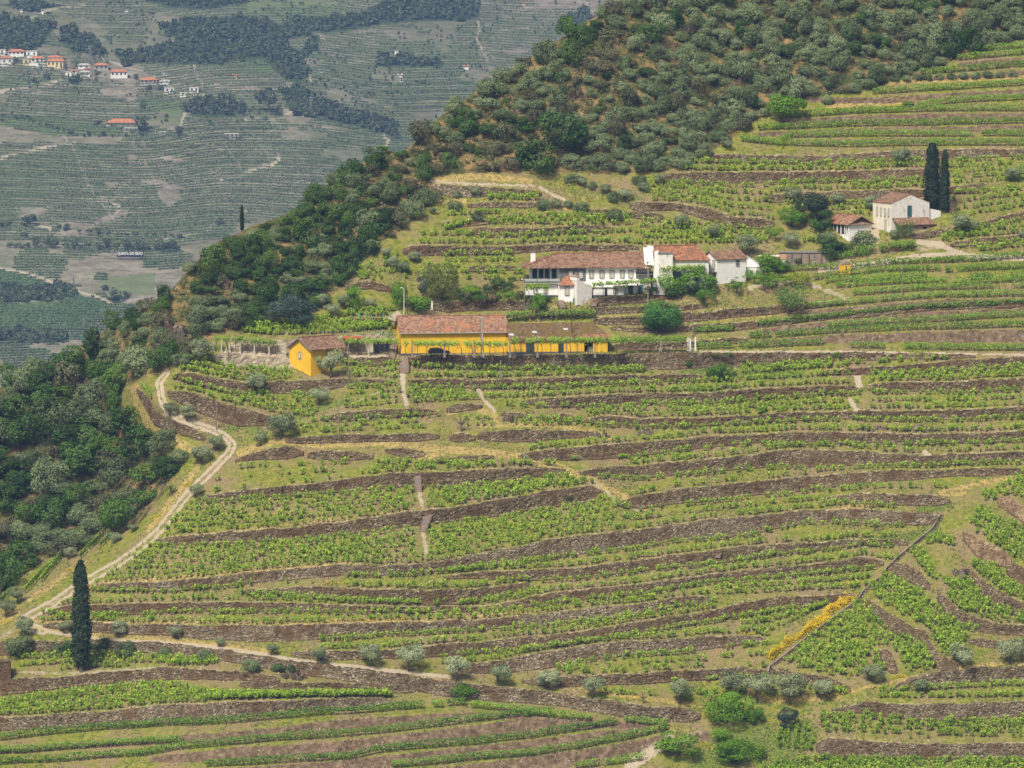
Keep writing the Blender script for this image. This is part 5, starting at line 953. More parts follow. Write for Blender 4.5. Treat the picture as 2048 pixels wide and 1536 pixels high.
class Site:
    """local frame on the slope: u along the front (to the right), v away from the camera, z up"""
    def __init__(s, name, x, y, yaw, label, cat='building', d=None, group=None):
        s.d = float(dist(x, y)) if d is None else d; s.k = FPX / s.d; p = pt(x, y, s.d); s.o = empty(name, p, yaw); tag(s.o, label, cat, group)
    def part(s, name, mb, mat, parent=None, label=None):
        o = mb.build(name, M[mat] if isinstance(mat, str) else mat, parent or s.o)
        if label: o['label'] = label
        return o
    def win(s, wall, u, z, w_, h, v=0.0, kind='sash', ax='u', bars=(2, 3)):
        """framed window standing proud of a wall: ax 'u' front face (y=v), ax 'v' left/right face at u=v"""
        f = MB(); g = MB(); b = MB(); t = .09
        def bx(m, a0, a1, z0, z1, e0, e1):
            if ax == 'u': m.box(a0, a1, v - e1, v - e0, z0, z1)
            elif ax == 'l': m.box(v - e1, v - e0, a0, a1, z0, z1)
            else: m.box(v + e0, v + e1, a0, a1, z0, z1)
        bx(f, u - w_ / 2 - t * 1.3, u - w_ / 2, z - t, z + h + t, -.05, .07); bx(f, u + w_ / 2, u + w_ / 2 + t * 1.3, z - t, z + h + t, -.05, .07)
        bx(f, u - w_ / 2, u + w_ / 2, z + h, z + h + t * 1.3, -.05, .068); bx(f, u - w_ / 2, u + w_ / 2, z - t * 2, z, -.05, .12)
        fr = s.part('window', f, 'frame', wall)
        bx(g, u - w_ / 2, u + w_ / 2, z, z + h, -.04, .015)
        if kind == 'door': s.part('door_leaf', g, 'blue_paint', fr) if False else link('door_leaf', g.me('door_leaf', M['blue_paint']), fr)
        elif kind == 'shutter': link('shutter', g.me('shutter', M['green_paint']), fr)
        else:
            link('pane', g.me('pane', M['curtain' if bars == (2, 3) else 'glass']), fr)
            nx, nz = bars
            for i in range(nx + 1):
                a = u - w_ / 2 + w_ * i / nx; bx(b, max(u - w_ / 2, a - .06), min(u + w_ / 2, a + .06), z, z + h, .015, .045)
            for i in range(nz + 1):
                a = z + h * i / nz; bx(b, u - w_ / 2, u + w_ / 2, max(z, a - .04), min(z + h, a + .04), .016, .04)
            link('sash', b.me('sash', M['sash']), fr)
        return fr
def gable_roof(mb, u0, u1, v0, v1, z, rise, oh=.35, th=.16, along='u', hipl=0, hipr=0):
    """ridge along u; hipl/hipr pull the ridge in at the ends; or ridge along v"""
    if along == 'u':
        vm = (v0 + v1) / 2; sl_ = rise / ((v1 - v0) / 2); e = z - oh * sl_
        a, b, c, d_ = (u0 - oh, v0 - oh, e), (u1 + oh, v0 - oh, e), (u1 + oh, v1 + oh, e), (u0 - oh, v1 + oh, e)
        r0 = (u0 - oh + hipl, vm, z + rise); r1 = (u1 + oh - hipr, vm, z + rise)
    else:
        um = (u0 + u1) / 2; sl_ = rise / ((u1 - u0) / 2); e = z - oh * sl_
        a, b, c, d_ = (u0 - oh, v0 - oh, e), (u1 + oh, v0 - oh, e), (u1 + oh, v1 + oh, e), (u0 - oh, v1 + oh, e)
        r0 = (um, v0 - oh, z + rise); r1 = (um, v1 + oh, z + rise)
    dn = lambda p: (p[0], p[1], p[2] - th)
    if along == 'u':
        mb.slab([a, b, r1, r0], th); mb.slab([c, d_, r0, r1], th)
        if hipl: mb.slab([d_, a, r0], th)
        if hipr: mb.slab([b, c, r1], th)
    else:
        mb.slab([a, r0, r1, d_], th); mb.slab([b, c, r1, r0], th)
    return mb
def ridge_tiles(site, roof, p, q, mat='tile_orange'):
    m = MB(); m.tube(p, q, .13, .13, 8); link('ridge_tiles', m.me('ridge_tiles', M[mat]), roof)
def walls_gable(mb, u0, u1, v0, v1, z0, z, rise, along='u'):
    if along == 'u':
        for (a, b) in ((v0, 0), (v1, 0)): pass
        mb.box(u0, u1, v0, v1, z0, z - .1); vm = (v0 + v1) / 2
        mb.hexa([(u0, v0, z - .1), (u1, v0, z - .1), (u1, vm, z + rise - .2), (u0, vm, z + rise - .2)], [(u0, v0, z - .09), (u1, v0, z - .09), (u1, vm, z + rise - .18), (u0, vm, z + rise - .18)]) if False else None
        for u in (u0, u1 - .25): 
            mb.hexa([(u, v0, z - .1), (u + .25, v0, z - .1), (u + .25, v1, z - .1), (u, v1, z - .1)], [(u, vm - .01, z + rise - .17), (u + .25, vm - .01, z + rise - .17), (u + .25, vm + .01, z + rise - .17), (u, vm + .01, z + rise - .17)])
    else:
        mb.box(u0, u1, v0, v1, z0, z - .1); um = (u0 + u1) / 2
        for v in (v0, v1 - .25):
            mb.hexa([(u0, v, z - .1), (u1, v, z - .1), (u1, v + .25, z - .1), (u0, v + .25, z - .1)], [(um - .01, v, z + rise - .17), (um + .01, v, z + rise - .17), (um + .01, v + .25, z + rise - .17), (um - .01, v + .25, z + rise - .17)])
    return mb
# --- long yellow barn
s = Site('barn', 802, 712, R(7), 'long yellow barn with a red tiled roof behind the vine pergola'); k = s.k; Lb = 213 / k
wl = s.part('wall', walls_gable(MB(), 0, Lb, 0, 9.5, .35, 4.95, 2.5), 'yellow'); pl = MB(); pl.box(-.03, Lb + .03, -.04, 9.54, -1.5, .5); s.part('plinth', pl, 'plinth')
rf = s.part('roof', gable_roof(MB(), 0, Lb, 0, 9.5, 4.95, 2.7, .45), 'tile_red'); ridge_tiles(s, rf, (-.4, 4.75, 7.7), (Lb + .4, 4.75, 7.7), 'tile_red')
g_ = MB(); g_.box(-.5, Lb + .5, -.62, -.47, 4.5, 4.68); s.part('gutter', g_, 'concrete'); s.win(wl, 1.6, .5, .9, 1.9, 0, ax='l', kind='door')
# --- lower mossy roofed building joined on the right
s2 = Site('winery_building', 1015, 712, R(5), 'lower yellow building with a wide mossy tiled roof, right of the long barn'); k = s2.k; L2 = 205 / k; ow = 155 / k
mb = MB(); mb.box(.05, ow, 0, 8.5, .55, 3.5); mb.box(L2 - 3.2, L2 - .3, .0, 8.5, .55, 3.6); mb.box(ow, L2 - 3.2, 3.2, 8.5, .2, 3.5); wl = s2.part('wall', mb, 'yellow')
pl = MB(); pl.box(.04, ow + .02, -.04, 8.4, -1.5, .8); pl.box(L2 - 3.22, L2 - .28, -.04, 8.4, -1.5, .6); s2.part('plinth', pl, 'plinth')
# roof: right end slants back, lower verge in orange tiles
mb = MB(); e0, e1 = 3.45, 6.15
mb.slab([(.1, -.6, e0), (L2 + .5, -.6, e0 + .1), (L2 - 2.8, 5.0, e1 + .1), (.1, 5.0, e1)], .18); mb.slab([(.1, 5.0, e1), (L2 - 2.8, 5.0, e1 + .1), (L2 - 2.8, 9.5, e0 + .3), (.1, 9.5, e0 + .3)], .18); mb.slab([(L2 + .5, -.6, e0 + .1), (L2 + .5, 9.5, e0), (L2 - 2.8, 5.0, e1 + .1)], .17)
rf = s2.part('roof', mb, 'tile_moss'); mb = MB(); mb.slab([(ow - .4, -.75, e0 + .06), (L2 + .55, -.75, e0 + .12), (L2 - .1, .6, e0 + .78), (ow - .2, .6, e0 + .72)], .1); link('verge_tiles', mb.me('verge_tiles', M['tile_orange']), rf)
for u, v in ((.5, .6), (5.2, 1.4), (11.6, 2.4)):
    mb = MB(); z = e0 + (v + .6) * (e1 - e0) / 5.6; mb.slab([(u, v, z + .12), (u + .9, v, z + .12), (u + .75, v + .6, z + .40), (u - .15, v + .6, z + .40)], .12); link('skylight', mb.me('skylight', M['metal']), rf)
for u, w_, nm in ((3.7, 1.6, 'double_door'), (10.2, 1.1, 'door')):
    f = MB(); f.box(u, u + w_, -.06, .0, .0, 2.7); dr = s2.part(nm, f, 'wood_dark'); f = MB(); f.box(u + w_ / 2 - .02, u + w_ / 2 + .02, -.08, -.06, .05, 2.6); link('door_joint', f.me('door_joint', M['dark']), dr)
f = MB(); f.box(ow + .03, L2 - 3.25, 3.1, 3.18, .0, 3.4); s2.part('porch_shade_sheet', f, 'dark')  # dark sheet before the yellow back wall, porch shade put in as colour
f = MB(); f.tube((12.9 + .2, 1.2, 4.4), (12.8, 1.2, 10.6), .1, .1, 8); f.tube((12.8, 1.2, 10.6), (12.8, 1.2, 10.8), .17, .17, 8); s2.part('stove_pipe', f, 'rust')
p_ = lambda s, u, v, z: np.array(s.o.location) + np.array([u * math.cos(s.o.rotation_euler[2]) - v * math.sin(s.o.rotation_euler[2]), u * math.sin(s.o.rotation_euler[2]) + v * math.cos(s.o.rotation_euler[2]), z])
o = empty('water_tank', p_(s2, ow + 1.3, 1.2, .1)); mb = MB(); mb.tube((0, 0, 1.0), (.0, 1.8, 1.0), .62, .62, 16); mb.tube((0, -.12, 1.0), (0, 0, 1.0), .4, .62, 16); mb.build('tank', M['metal'], o)
mb = MB(); mb.box(-.5, -.35, .1, 1.6, 0, .5); mb.build('leg', M['concrete'], o); mb = MB(); mb.box(.35, .5, .1, 1.6, 0, .5); mb.build('leg', M['concrete'], o); tag(o, 'round steel tank in the open porch of the yellow building', 'tank')
o = empty('machine_crate', p_(s2, ow + 3.9, .9, .1)); mb = MB(); mb.box(-.6, .6, 0, 1, .1, 1.1); mb.build('box', M['concrete'], o); mb = MB(); mb.box(-.55, .55, -.03, 0, .2, 1.0); mb.build('grille', M['frame'], o); tag(o, 'grey boxed machine standing in the open porch', 'machine')
# --- small yellow house
s3 = Site('yellow_house', 622, 754, R(41), 'small yellow house with two little windows and a mottled tiled roof'); a, b = 8.3, 6.9
mb = walls_gable(MB(), 0, a, 0, b, -1.2, 5.75, 1.9); wl = s3.part('wall', mb, 'yellow2'); rf = s3.part('roof', gable_roof(MB(), 0, a, 0, b, 5.75, 1.95, .5), 'tile_dark')
ridge_tiles(s3, rf, (-.5, b / 2, 7.75), (a + .5, b / 2, 7.75), 'tile_dark'); s3.win(wl, b * .52, 3.55, .62, 1.2, 0, ax='l'); s3.win(wl, a * .52, 3.75, .8, 1.15, 0)
mb = MB(); sl_ = 1.95 / (b / 2)
for vv in (-.5, b + .5): mb.slab([(-.58, vv, 5.75 - .5 * sl_ + .02), (-.5, vv, 5.75 - .5 * sl_ + .02), (-.5, b / 2, 7.72), (-.58, b / 2, 7.72)][:4] if vv < 0 else [(-.58, b / 2, 7.72), (-.5, b / 2, 7.72), (-.5, vv, 5.75 - .5 * sl_ + .02), (-.58, vv, 5.75 - .5 * sl_ + .02)], .3)
link('bargeboard', mb.me('bargeboard', M['frame']), rf)
# --- main white house
W_ = Site('manor_house', 1052, 594, R(2), 'long white manor house with a green veranda, sash windows and dark red roof'); k = W_.k; u_ = lambda x: (x - 1052) / k
UL, UV, UR = 0, u_(1119), u_(1273)
mb = MB(); mb.box(0, UV, .3, 8, -2, 2.75); mb.box(.95, UV, 1.6, 8, 3.1, 6.1); mb.box(UV, UR, 0, 8, -2, 6.3); mb.box(UR, UR + 3.1, 1.6, 8, -2, 5.6); wl = W_.part('wall', mb, 'white')
pl = MB(); pl.box(-.04, UR + .04, -.05, 7.9, -2.1, .35); W_.part('plinth', pl, 'plinth')
mb = MB(); mb.box(UV + .02, u_(1172), -.07, 0, 3.2, 6.25); W_.part('slate_cladding', mb, 'slate')
rf = W_.part('roof', gable_roof(MB(), -.3, u_(1300), -.3, 8.3, 6.35, 2.4, .5, hipl=7.2), 'tile_dark'); ridge_tiles(W_, rf, (6.5, 4, 8.78), (u_(1300), 4, 8.72)); ridge_tiles(W_, rf, (-.8, -.8, 6.15), (6.5, 4, 8.78))
mb = MB(); mb.slab([(u_(1272), -.9, 5.9), (u_(1303), -.9, 6.0), (u_(1300), 1.6, 7.1), (u_(1268), 1.6, 7.1)], .12); link('orange_patch', mb.me('orange_patch', M['tile_orange']), rf)
mb = MB(); mb.box(-.5, UV + .02, -.5, 1.6, 2.78, 2.98); bal = W_.part('balcony', mb, 'concrete')
mb = MB(); mb.box(-.5, UV, -.5, -.42, 3.0, 3.2)
for i in range(40): mb.box(-.5 + i * (UV + .5) / 40, -.46 + i * (UV + .5) / 40, -.48, -.44, 3.2, 3.95)
mb.box(-.5, UV, -.5, -.42, 3.95, 4.02); link('railing', mb.me('railing', M['green_paint']), bal)
mb = MB(); mb.box(-.45, UV, -.38, -.3, 3.0, 3.75); link('parapet', mb.me('parapet', M['white']), bal)
for u in (-.45, 2.2, 4.6):
    mb = MB(); mb.box(u, u + .12, -.45, -.33, 3.0, 6.0); link('veranda_post', mb.me('veranda_post', M['green_paint']), bal)
for x in (1070, 1083, 1095, 1109): W_.win(wl, u_(x), 3.25, .8, 2.3, 1.6, kind='shutter')
for x in (1141.5, 1162): W_.win(wl, u_(x), 3.9, .72, 1.35, -.07)
for x in (1183.5, 1204.5, 1224.7, 1245.5, 1262.5): W_.win(wl, u_(x), 3.9, .82, 1.45, 0)
for x in (1071, 1092): W_.win(wl, u_(x), .75, .7, 1.2, .3)
for x in (1262, 1283): W_.win(wl, u_(x), .2, .75, 2.0, 0 if x < 1273 else 1.6, kind='door')
W_.win(wl, u_(1299), 1.3, .35, .6, 1.6)
mb = MB(); mb.box(u_(1063), u_(1072.5), 4.2, 5.2, 5.5, 8.8); ch = W_.part('chimney', mb, 'white'); mb = MB(); mb.box(u_(1062.3), u_(1073.2), 4.1, 5.3, 8.8, 9.0); link('chimney_cap', mb.me('chimney_cap', M['frame']), ch)
mb = MB(); mb.slab([(UR + .1, .1, 4.6), (UR + 5.2, .1, 4.7), (UR + 5.2, 2.0, 4.95), (UR + .1, 2.0, 4.95)], .18); W_.part('canopy', mb, 'concrete')
mb = MB(); mb.slab([(u_(1224), -2.4, 2.55), (u_(1283), -2.4, 2.6), (u_(1278), 0.02, 3.6), (u_(1224), .02, 3.55)], .12); W_.part('lean_to_roof', mb, 'white')
# tv aerial
mb = MB(); x0 = u_(1270.5); mb.tube((x0, 3, 7.8), (x0, 3, 10.4), .025, .02, 5); mb.tube((x0 - 1, 3, 9.2), (x0 + .8, 3, 9.25), .035, .035, 5)
for i in range(6): mb.tube((x0 - .8 + i * .3, 2.6, 9.22), (x0 - .8 + i * .3, 3.4, 9.22), .015, .015, 4)
W_.part('aerial', mb, 'metal')
# front low annex with barred window
A_ = Site('porch_annex', 1184, 596, R(2), 'low white annex with a small barred window before the manor house'); mb = MB(); mb.box(0, 6.5, 0, 3.5, -.5, 2.3); wl = A_.part('wall', mb, 'white'); pl = MB(); pl.box(-.03, 6.53, -.04, 3.4, -1, .6); A_.part('plinth', pl, 'plinth')
A_.win(wl, 4.8, 1.0, .85, .8, 0, bars=(3, 3)); f = MB(); f.box(2.6, 3.1, -.06, 0, 0, 2.0); A_.part('door', f, 'dark'); mb = MB(); mb.slab([(-.1, -.3, 2.32), (6.6, -.3, 2.32), (6.6, 3.4, 2.6), (-.1, 3.4, 2.6)], .12); A_.part('roof', mb, 'white')
# front wing with the big chimney
B_ = Site('kitchen_wing', 1154, 614, R(30), 'tall rough white kitchen wing with a blue door jutting out of the manor'); lw, rw = 2.7, 3.5
mb = MB(); mb.hexa([(0, 0, -.6), (rw, 0, -.6), (rw, lw, -.6), (0, lw, -.6)], [(0, 0, 5.6), (rw, 0, 4.2), (rw, lw, 4.2), (0, lw, 5.6)]); wl = B_.part('wall', mb, 'rough_white')
pl = MB(); pl.box(-.04, rw + .05, -.04, lw + .05, -.9, .35); B_.part('plinth', pl, 'plinth'); mb = MB(); mb.box(-.06, .6, -.03, lw + .02, 5.35, 6.1); ch = B_.part('chimney', mb, 'white'); mb = MB(); mb.box(-.14, .7, -.12, lw + .1, 6.1, 6.3); link('chimney_cap', mb.me('chimney_cap', M['concrete']), ch)
mb = MB(); mb.box(.1, .4, .4, 1.0, 6.3, 7.0); link('chimney_pot', mb.me('chimney_pot', M['brownwall']), ch); f = MB(); f.box(-.07, -.01, 1.0, 2.1, -.2, 1.7); B_.part('door', f, 'blue_paint')
B2 = Site('stair_wing', 1117, 602, R(2), 'white wing with an orange tiled roof and one window left of the kitchen chimney'); mb = MB(); mb.box(0, 3.4, 0, 3, -1.2, 3.4); wl = B2.part('wall', mb, 'white'); B2.win(wl, 1.75, 1.25, .75, 1.7, 0)
mb = MB(); mb.slab([(-.1, -.5, 3.25), (3.5, -.5, 3.35), (3.5, 2.2, 5.3), (1.4, 2.2, 5.0)], .14); B2.part('roof', mb, 'tile_orange'); pl = MB(); pl.box(-.2, 3.45, -.05, 2.9, -1.6, -.3); B2.part('plinth', pl, 'plinth')
# middle building with orange roof
C_ = Site('press_house', 1316, 584, R(4), 'white press house with a bright orange tiled roof and a rough square tower'); k = C_.k; u_ = lambda x: (x - 1316) / k; L_c = u_(1418)
mb = MB(); mb.box(0, L_c, 0, 8, -1, 6.7); wl = C_.part('wall', mb, 'rough_white'); mb = MB(); mb.slab([(-.2, -.4, 6.6), (L_c + .3, -.4, 6.6), (L_c - 2, 4.2, 9.2), (-1.3, 4.2, 9.0)], .18); mb.slab([(-1.3, 4.2, 9.0), (L_c - 2, 4.2, 9.2), (L_c + .3, 8.4, 6.9), (-.2, 8.4, 6.9)], .18); mb.slab([(L_c + .3, -.4, 6.6), (L_c + .3, 8.4, 6.9), (L_c - 2, 4.2, 9.2)], .17)
rf = C_.part('roof', mb, 'tile_orange'); ridge_tiles(C_, rf, (-1.2, 4.2, 9.2), (L_c - 2, 4.2, 9.38))
mb = MB(); mb.box(0, 2.9, -1.2, 0.02, -.5, 7.9); tw = C_.part('tower', mb, 'rough_white'); mb = MB(); mb.box(-.15, 3.0, -1.35, .2, 7.9, 8.15); link('tower_cap', mb.me('tower_cap', M['frame']), tw)
mb = MB(); mb.hexa([(-1.1, -1.0, -.5), (0, -1.0, -.5), (0, .4, -.5), (-1.1, .4, -.5)], [(-.75, -1.0, 8.2), (0, -1.0, 8.5), (0, .4, 8.5), (-.75, .4, 8.2)]); link('buttress', mb.me('buttress', M['white']), tw)
mb = MB(); mb.hexa([(-2.6, 1.5, 5.5), (-1.1, -.6, 5.5), (-.9, -.6, 5.5), (-2.4, 1.5, 5.5)], [(-2.7, 4, 8.9), (-1.4, 1, 8.9), (-1.2, 1, 8.9), (-2.5, 4, 8.9)]); mb.slab([(-2.5, .5, 6.4), (-.8, .5, 6.6), (-.6, 4.2, 9.3), (-1.8, 4.2, 9.2)], .3); C_.part('gable_parapet', mb, 'white')
for x in (1347, 1358, 1392): C_.win(wl, u_(x), 2.4, .85, 1.8, 0, kind='door')
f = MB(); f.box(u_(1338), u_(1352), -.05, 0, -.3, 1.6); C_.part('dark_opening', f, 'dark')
# white annex with gable
D_ = Site('white_annex', 1434, 569, R(28), 'plain white annex with a gable, outside landing and one tiny window'); a, b = 6.9, 5.9
mb = walls_gable(MB(), 0, a, 0, b, -1.2, 5.3, 1.4); wl = D_.part('wall', mb, 'white'); D_.part('roof', gable_roof(MB(), 0, a, 0, b, 5.3, 1.45, .3), 'tile_dark'); D_.win(wl, 4.9, 3.8, .7, .95, 0, bars=(1, 2)); D_.win(wl, b * .22, 3.1, .8, 1.7, 0, ax='l', kind='pane')
mb = MB(); mb.box(-1.5, 0, 0, 4.5, 2.5, 2.65); ld = D_.part('landing', mb, 'concrete'); mb = MB()
for i in range(16): mb.box(-1.5, -1.46, i * .3, i * .3 + .03, 2.65, 3.5)
mb.box(-1.5, -1.46, 0, 4.5, 3.5, 3.55); link('railing', mb.me('railing', M['metal']), ld); mb = MB(); mb.box(-1.5, -1.0, 0, .5, -1, 2.5); link('support', mb.me('support', M['brownwall']), ld)
E_ = Site('flat_annex', 1493, 556, R(3), 'flat roofed white annex with two tiny square windows'); mb = MB(); mb.box(0, 3.4, 0, 4, -1, 2.2); wl = E_.part('wall', mb, 'white'); E_.win(wl, 1.0, 1.1, .32, .35, 0, bars=(1, 1)); E_.win(wl, 2.2, 1.15, .32, .35, 0, bars=(1, 1)); mb = MB(); mb.box(-.08, 3.48, -.08, 4.05, 2.2, 2.35); E_.part('roof', mb, 'white')
F_ = Site('grey_lean_to', 1494, 540, R(3), 'grey lean-to roof leaning behind the white annex', dd := 'building') if False else Site('grey_lean_to', 1495, 538, R(3), 'grey lean-to roof behind the flat white annex'); mb = MB(); mb.hexa([(0, 0, -.5), (2.4, 0, -.5), (2.4, 3, -.5), (0, 3, -.5)], [(0, 0, 2.7), (2.4, 0, 1.2), (2.4, 3, 1.2), (0, 3, 2.7)]); F_.part('wall', mb, 'white'); mb = MB(); mb.slab([(-.1, -.2, 2.8), (2.6, -.2, 1.2), (2.6, 3, 1.2), (-.1, 3, 2.8)], .08); F_.part('roof', mb, 'metal')
G_ = Site('brown_shed', 1560, 534, R(2), 'long low brown shed with a flat roof and an orange end'); mb = MB(); mb.box(1.3, 10.2, 0, 4, -.6, 2.9); wl = G_.part('wall', mb, 'brownwall'); mb = MB(); mb.box(0, 1.3, -.02, 3.9, -.6, 2.7); G_.part('end_wall', mb, 'pinkwall', label='orange end bay of the shed'); mb = MB(); mb.box(.1, 1.2, -.06, -.02, -.4, 1.4); G_.part('door', mb, 'white')
mb = MB(); mb.box(-.1, 10.3, -.15, 4.1, 2.9, 3.02); G_.part('roof', mb, 'frame'); G_.win(wl, 7.2, 1.7, .5, .5, 0, bars=(1, 1)); mb = MB(); mb.box(-4.4, -.1, .2, 2.5, 2.15, 2.3); G_.part('side_roof', mb, 'white')
for u in (2.4, 4.4, 6.0, 8.6): mb = MB(); mb.box(u, u + .14, -.1, 0, -.5, 2.9); G_.part('pier', mb, 'wood_dark')
H_ = Site('shrine', 1683, 552, R(16), 'small yellow shrine with a pointed grey top among the rows'); mb = MB(); mb.box(0, 2.0, 0, 1.5, -.6, 2.3); H_.part('wall', mb, 'yellow2'); mb = MB(); mb.hexa([(-.05, -.05, 2.3), (2.05, -.05, 2.3), (2.05, 1.55, 2.3), (-.05, 1.55, 2.3)], [(.9, -.05, 3.1), (1.1, -.05, 3.1), (1.1, 1.55, 3.1), (.9, 1.55, 3.1)]); H_.part('top', mb, 'brownwall')
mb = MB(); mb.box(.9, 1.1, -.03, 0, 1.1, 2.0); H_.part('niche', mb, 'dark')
# farmhouses on the right
I_ = Site('farmhouse', 1783, 466, R(24), 'white gabled farmhouse with a blue upper door beside the twin cypresses'); k = I_.k; a, b = 8.9, 8.2
mb = walls_gable(MB(), 0, a, 0, b, -1.5, 6.2, 1.75, 'v'); wl = I_.part('wall', mb, 'rough_white'); mb = MB(); mb.box(-.03, 0, 0, b, -.8, 6.1); I_.part('side_wash', mb, 'cream'); mb = MB(); mb.box(-.07, -.03, 0, b + .03, -1.5, .1); I_.part('plinth', mb, 'plinth')
rf = I_.part('roof', gable_roof(MB(), 0, a, .1, b, 6.2, 1.8, .12, along='v'), 'tile_dark'); I_.win(wl, 4.2, 3.3, .85, 2.2, 0, kind='door')
for v in (1.2, 2.9, 4.6, 6.3): I_.win(wl, v, 3.4, .35, 1.5, -.03, ax='l', kind='pane')
I_.win(wl, 2.6, .3, .6, 2.2, -.03, ax='l', kind='pane')
mb = MB(); mb.slab([(.3, -2.6, 1.8), (9.3, -2.6, 1.8), (8.6, 0, 3.1), (.1, 0, 3.1)], .14); pr = I_.part('porch_roof', mb, 'tile_dark'); mb = MB(); mb.box(.5, 8.8, -2.2, -2.0, -1.2, 1.8); I_.part('porch_wall', mb, 'brownwall'); mb = MB(); mb.box(6.2, 7.0, -2.25, -2.2, -.6, 1.2); I_.part('porch_door', mb, 'dark')
mb = MB(); mb.hexa([(a, .4, -1), (a + 2.9, .4, -1), (a + 2.9, 4, -1), (a, 4, -1)], [(a, .4, 4.9), (a + 2.9, .4, 4.3), (a + 2.9, 4, 4.3), (a, 4, 4.9)]); I_.part('side_wing', mb, 'white')
J_ = Site('small_farmhouse', 1699, 484, R(28), 'small white farmhouse with a red hipped roof and pillared veranda'); k = J_.k; a, b = 5.4, 9.6
mb = MB(); mb.box(0, a, 1.2, b, -1.5, 3.7); mb.box(0, a, 0, 1.2, -1.5, 1.4); wl = J_.part('wall', mb, 'white'); mb = MB(); mb.box(a, a + 1.6, 2.5, 6, -.5, 3.2); J_.part('side_wall', mb, 'rough_white')
for v in (.1, 1.6, 3.1, 4.6, 6.1, 7.6): mb = MB(); mb.box(-.15, .1, v, v + .22, 1.4, 3.7); J_.part('veranda_pillar', mb, 'white')
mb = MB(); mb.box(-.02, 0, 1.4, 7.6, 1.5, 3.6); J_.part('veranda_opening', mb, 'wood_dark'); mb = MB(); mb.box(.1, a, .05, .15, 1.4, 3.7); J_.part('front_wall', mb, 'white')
rf = J_.part('roof', gable_roof(MB(), -.2, a + .2, -.1, b, 3.8, 1.6, .3, hipl=0, along='v'), 'tile_red'); mb = MB(); mb.slab([(-.5, -.4, 3.65), (a + .5, -.4, 3.65), (a / 2, 1.8, 5.4)], .1); link('hip', mb.me('hip', M['tile_dark']), rf); ridge_tiles(J_, rf, (a / 2, 1.8, 5.45), (a / 2, b + .2, 5.45))
K_ = Site('trough_shelter', 1779, 508, R(2), 'low shelter with a red sheet roof beside the earth track'); mb = MB(); mb.box(0, 1.9, 0, 1.2, -.2, .9); K_.part('wall', mb, 'brownwall'); mb = MB(); mb.box(-.1, 2.0, -.2, 1.3, .9, 1.0); K_.part('roof', mb, 'redsheet')
K2 = Site('stone_hut', 1900, 428, R(10), 'small square stone block hut right of the cypresses'); mb = MB(); mb.box(0, 1.3, 0, 1.3, -.3, 2.4); K2.part('wall', mb, M['stone']); mb = MB(); mb.box(-.06, 1.36, -.06, 1.36, 2.4, 2.5); K2.part('coping', mb, M['stone2'])
K3 = Site('stone_hut', -14, 1372, R(4), 'ruined square stone hut cut by the left frame edge'); mb = MB(); mb.box(0, 3.3, 0, 3, -2.5, 4.4); K3.part('wall', mb, M['stone']); mb = MB(); mb.box(-.1, 3.4, -.1, 3.1, 4.4, 4.6); K3.part('coping', mb, M['stone2'])
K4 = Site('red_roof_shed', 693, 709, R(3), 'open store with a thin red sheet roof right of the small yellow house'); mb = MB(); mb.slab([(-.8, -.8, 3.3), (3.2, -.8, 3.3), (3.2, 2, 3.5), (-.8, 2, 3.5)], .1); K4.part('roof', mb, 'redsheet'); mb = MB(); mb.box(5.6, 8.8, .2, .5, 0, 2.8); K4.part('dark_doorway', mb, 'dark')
for u in (5.4, 6.6, 7.6, 8.8): mb = MB(); mb.box(u, u + .2, .1, .3, 0, 2.8); K4.part('timber_post', mb, 'wood_dark')
# ---------------------------------------------------------------- pillars, pergolas, poles
def pillar(x, y, hpx, lab, mat='granite', r=.15, grp='stone pergola pillars', dd=0.0):
    d = float(dist(x, y)) + dd; p = pt(x, y, d); h = hpx * d / FPX; o = empty('pillar', p); mb = MB(); mb.hexa([(-r, -r, .3), (r, -r, .3), (r, r, .3), (-r, r, .3)], [(-r * .8, -r * .8, h), (r * .8, -r * .8, h), (r * .8, r * .8, h), (-r * .8, r * .8, h)]); mb.build('shaft', M[mat], o)
    mb = MB(); mb.box(-r * 1.6, r * 1.6, -r * 1.6, r * 1.6, -.3, .3); mb.build('base', M[mat], o); tag(o, lab, 'pillar', grp)
PX = [824, 889, 948, 1020, 1075, 1133, 1190, 1247]
for i, x in enumerate(PX): pillar(x, 712, 32 + (8 if x > 1000 else 0), '%s pergola pillar from the left before the yellow barns' % ORD[i], 'brownwall', dd=-3.2 if x < 1240 else 0)
for i, (x, yb, h) in enumerate([(428, 703, 20), (443, 704, 22), (453, 702, 24), (459, 705, 24), (480, 706, 24), (509, 709, 24), (538, 711, 26), (570, 713, 28), (737, 713, 27)]): pillar(x, yb, h, '%s stone pillar from the left on the walled terrace' % ORD[i], grp='pillars of the walled terrace')
for i, (x, yb, h) in enumerate([(1321, 703, 27), (1376, 702, 27), (1380.5, 703, 26), (1390.5, 701, 27)]): pillar(x, yb, h, '%s slim white post from the left on the terrace right of the barns' % ORD[i], 'white_pole', .17, 'white posts')
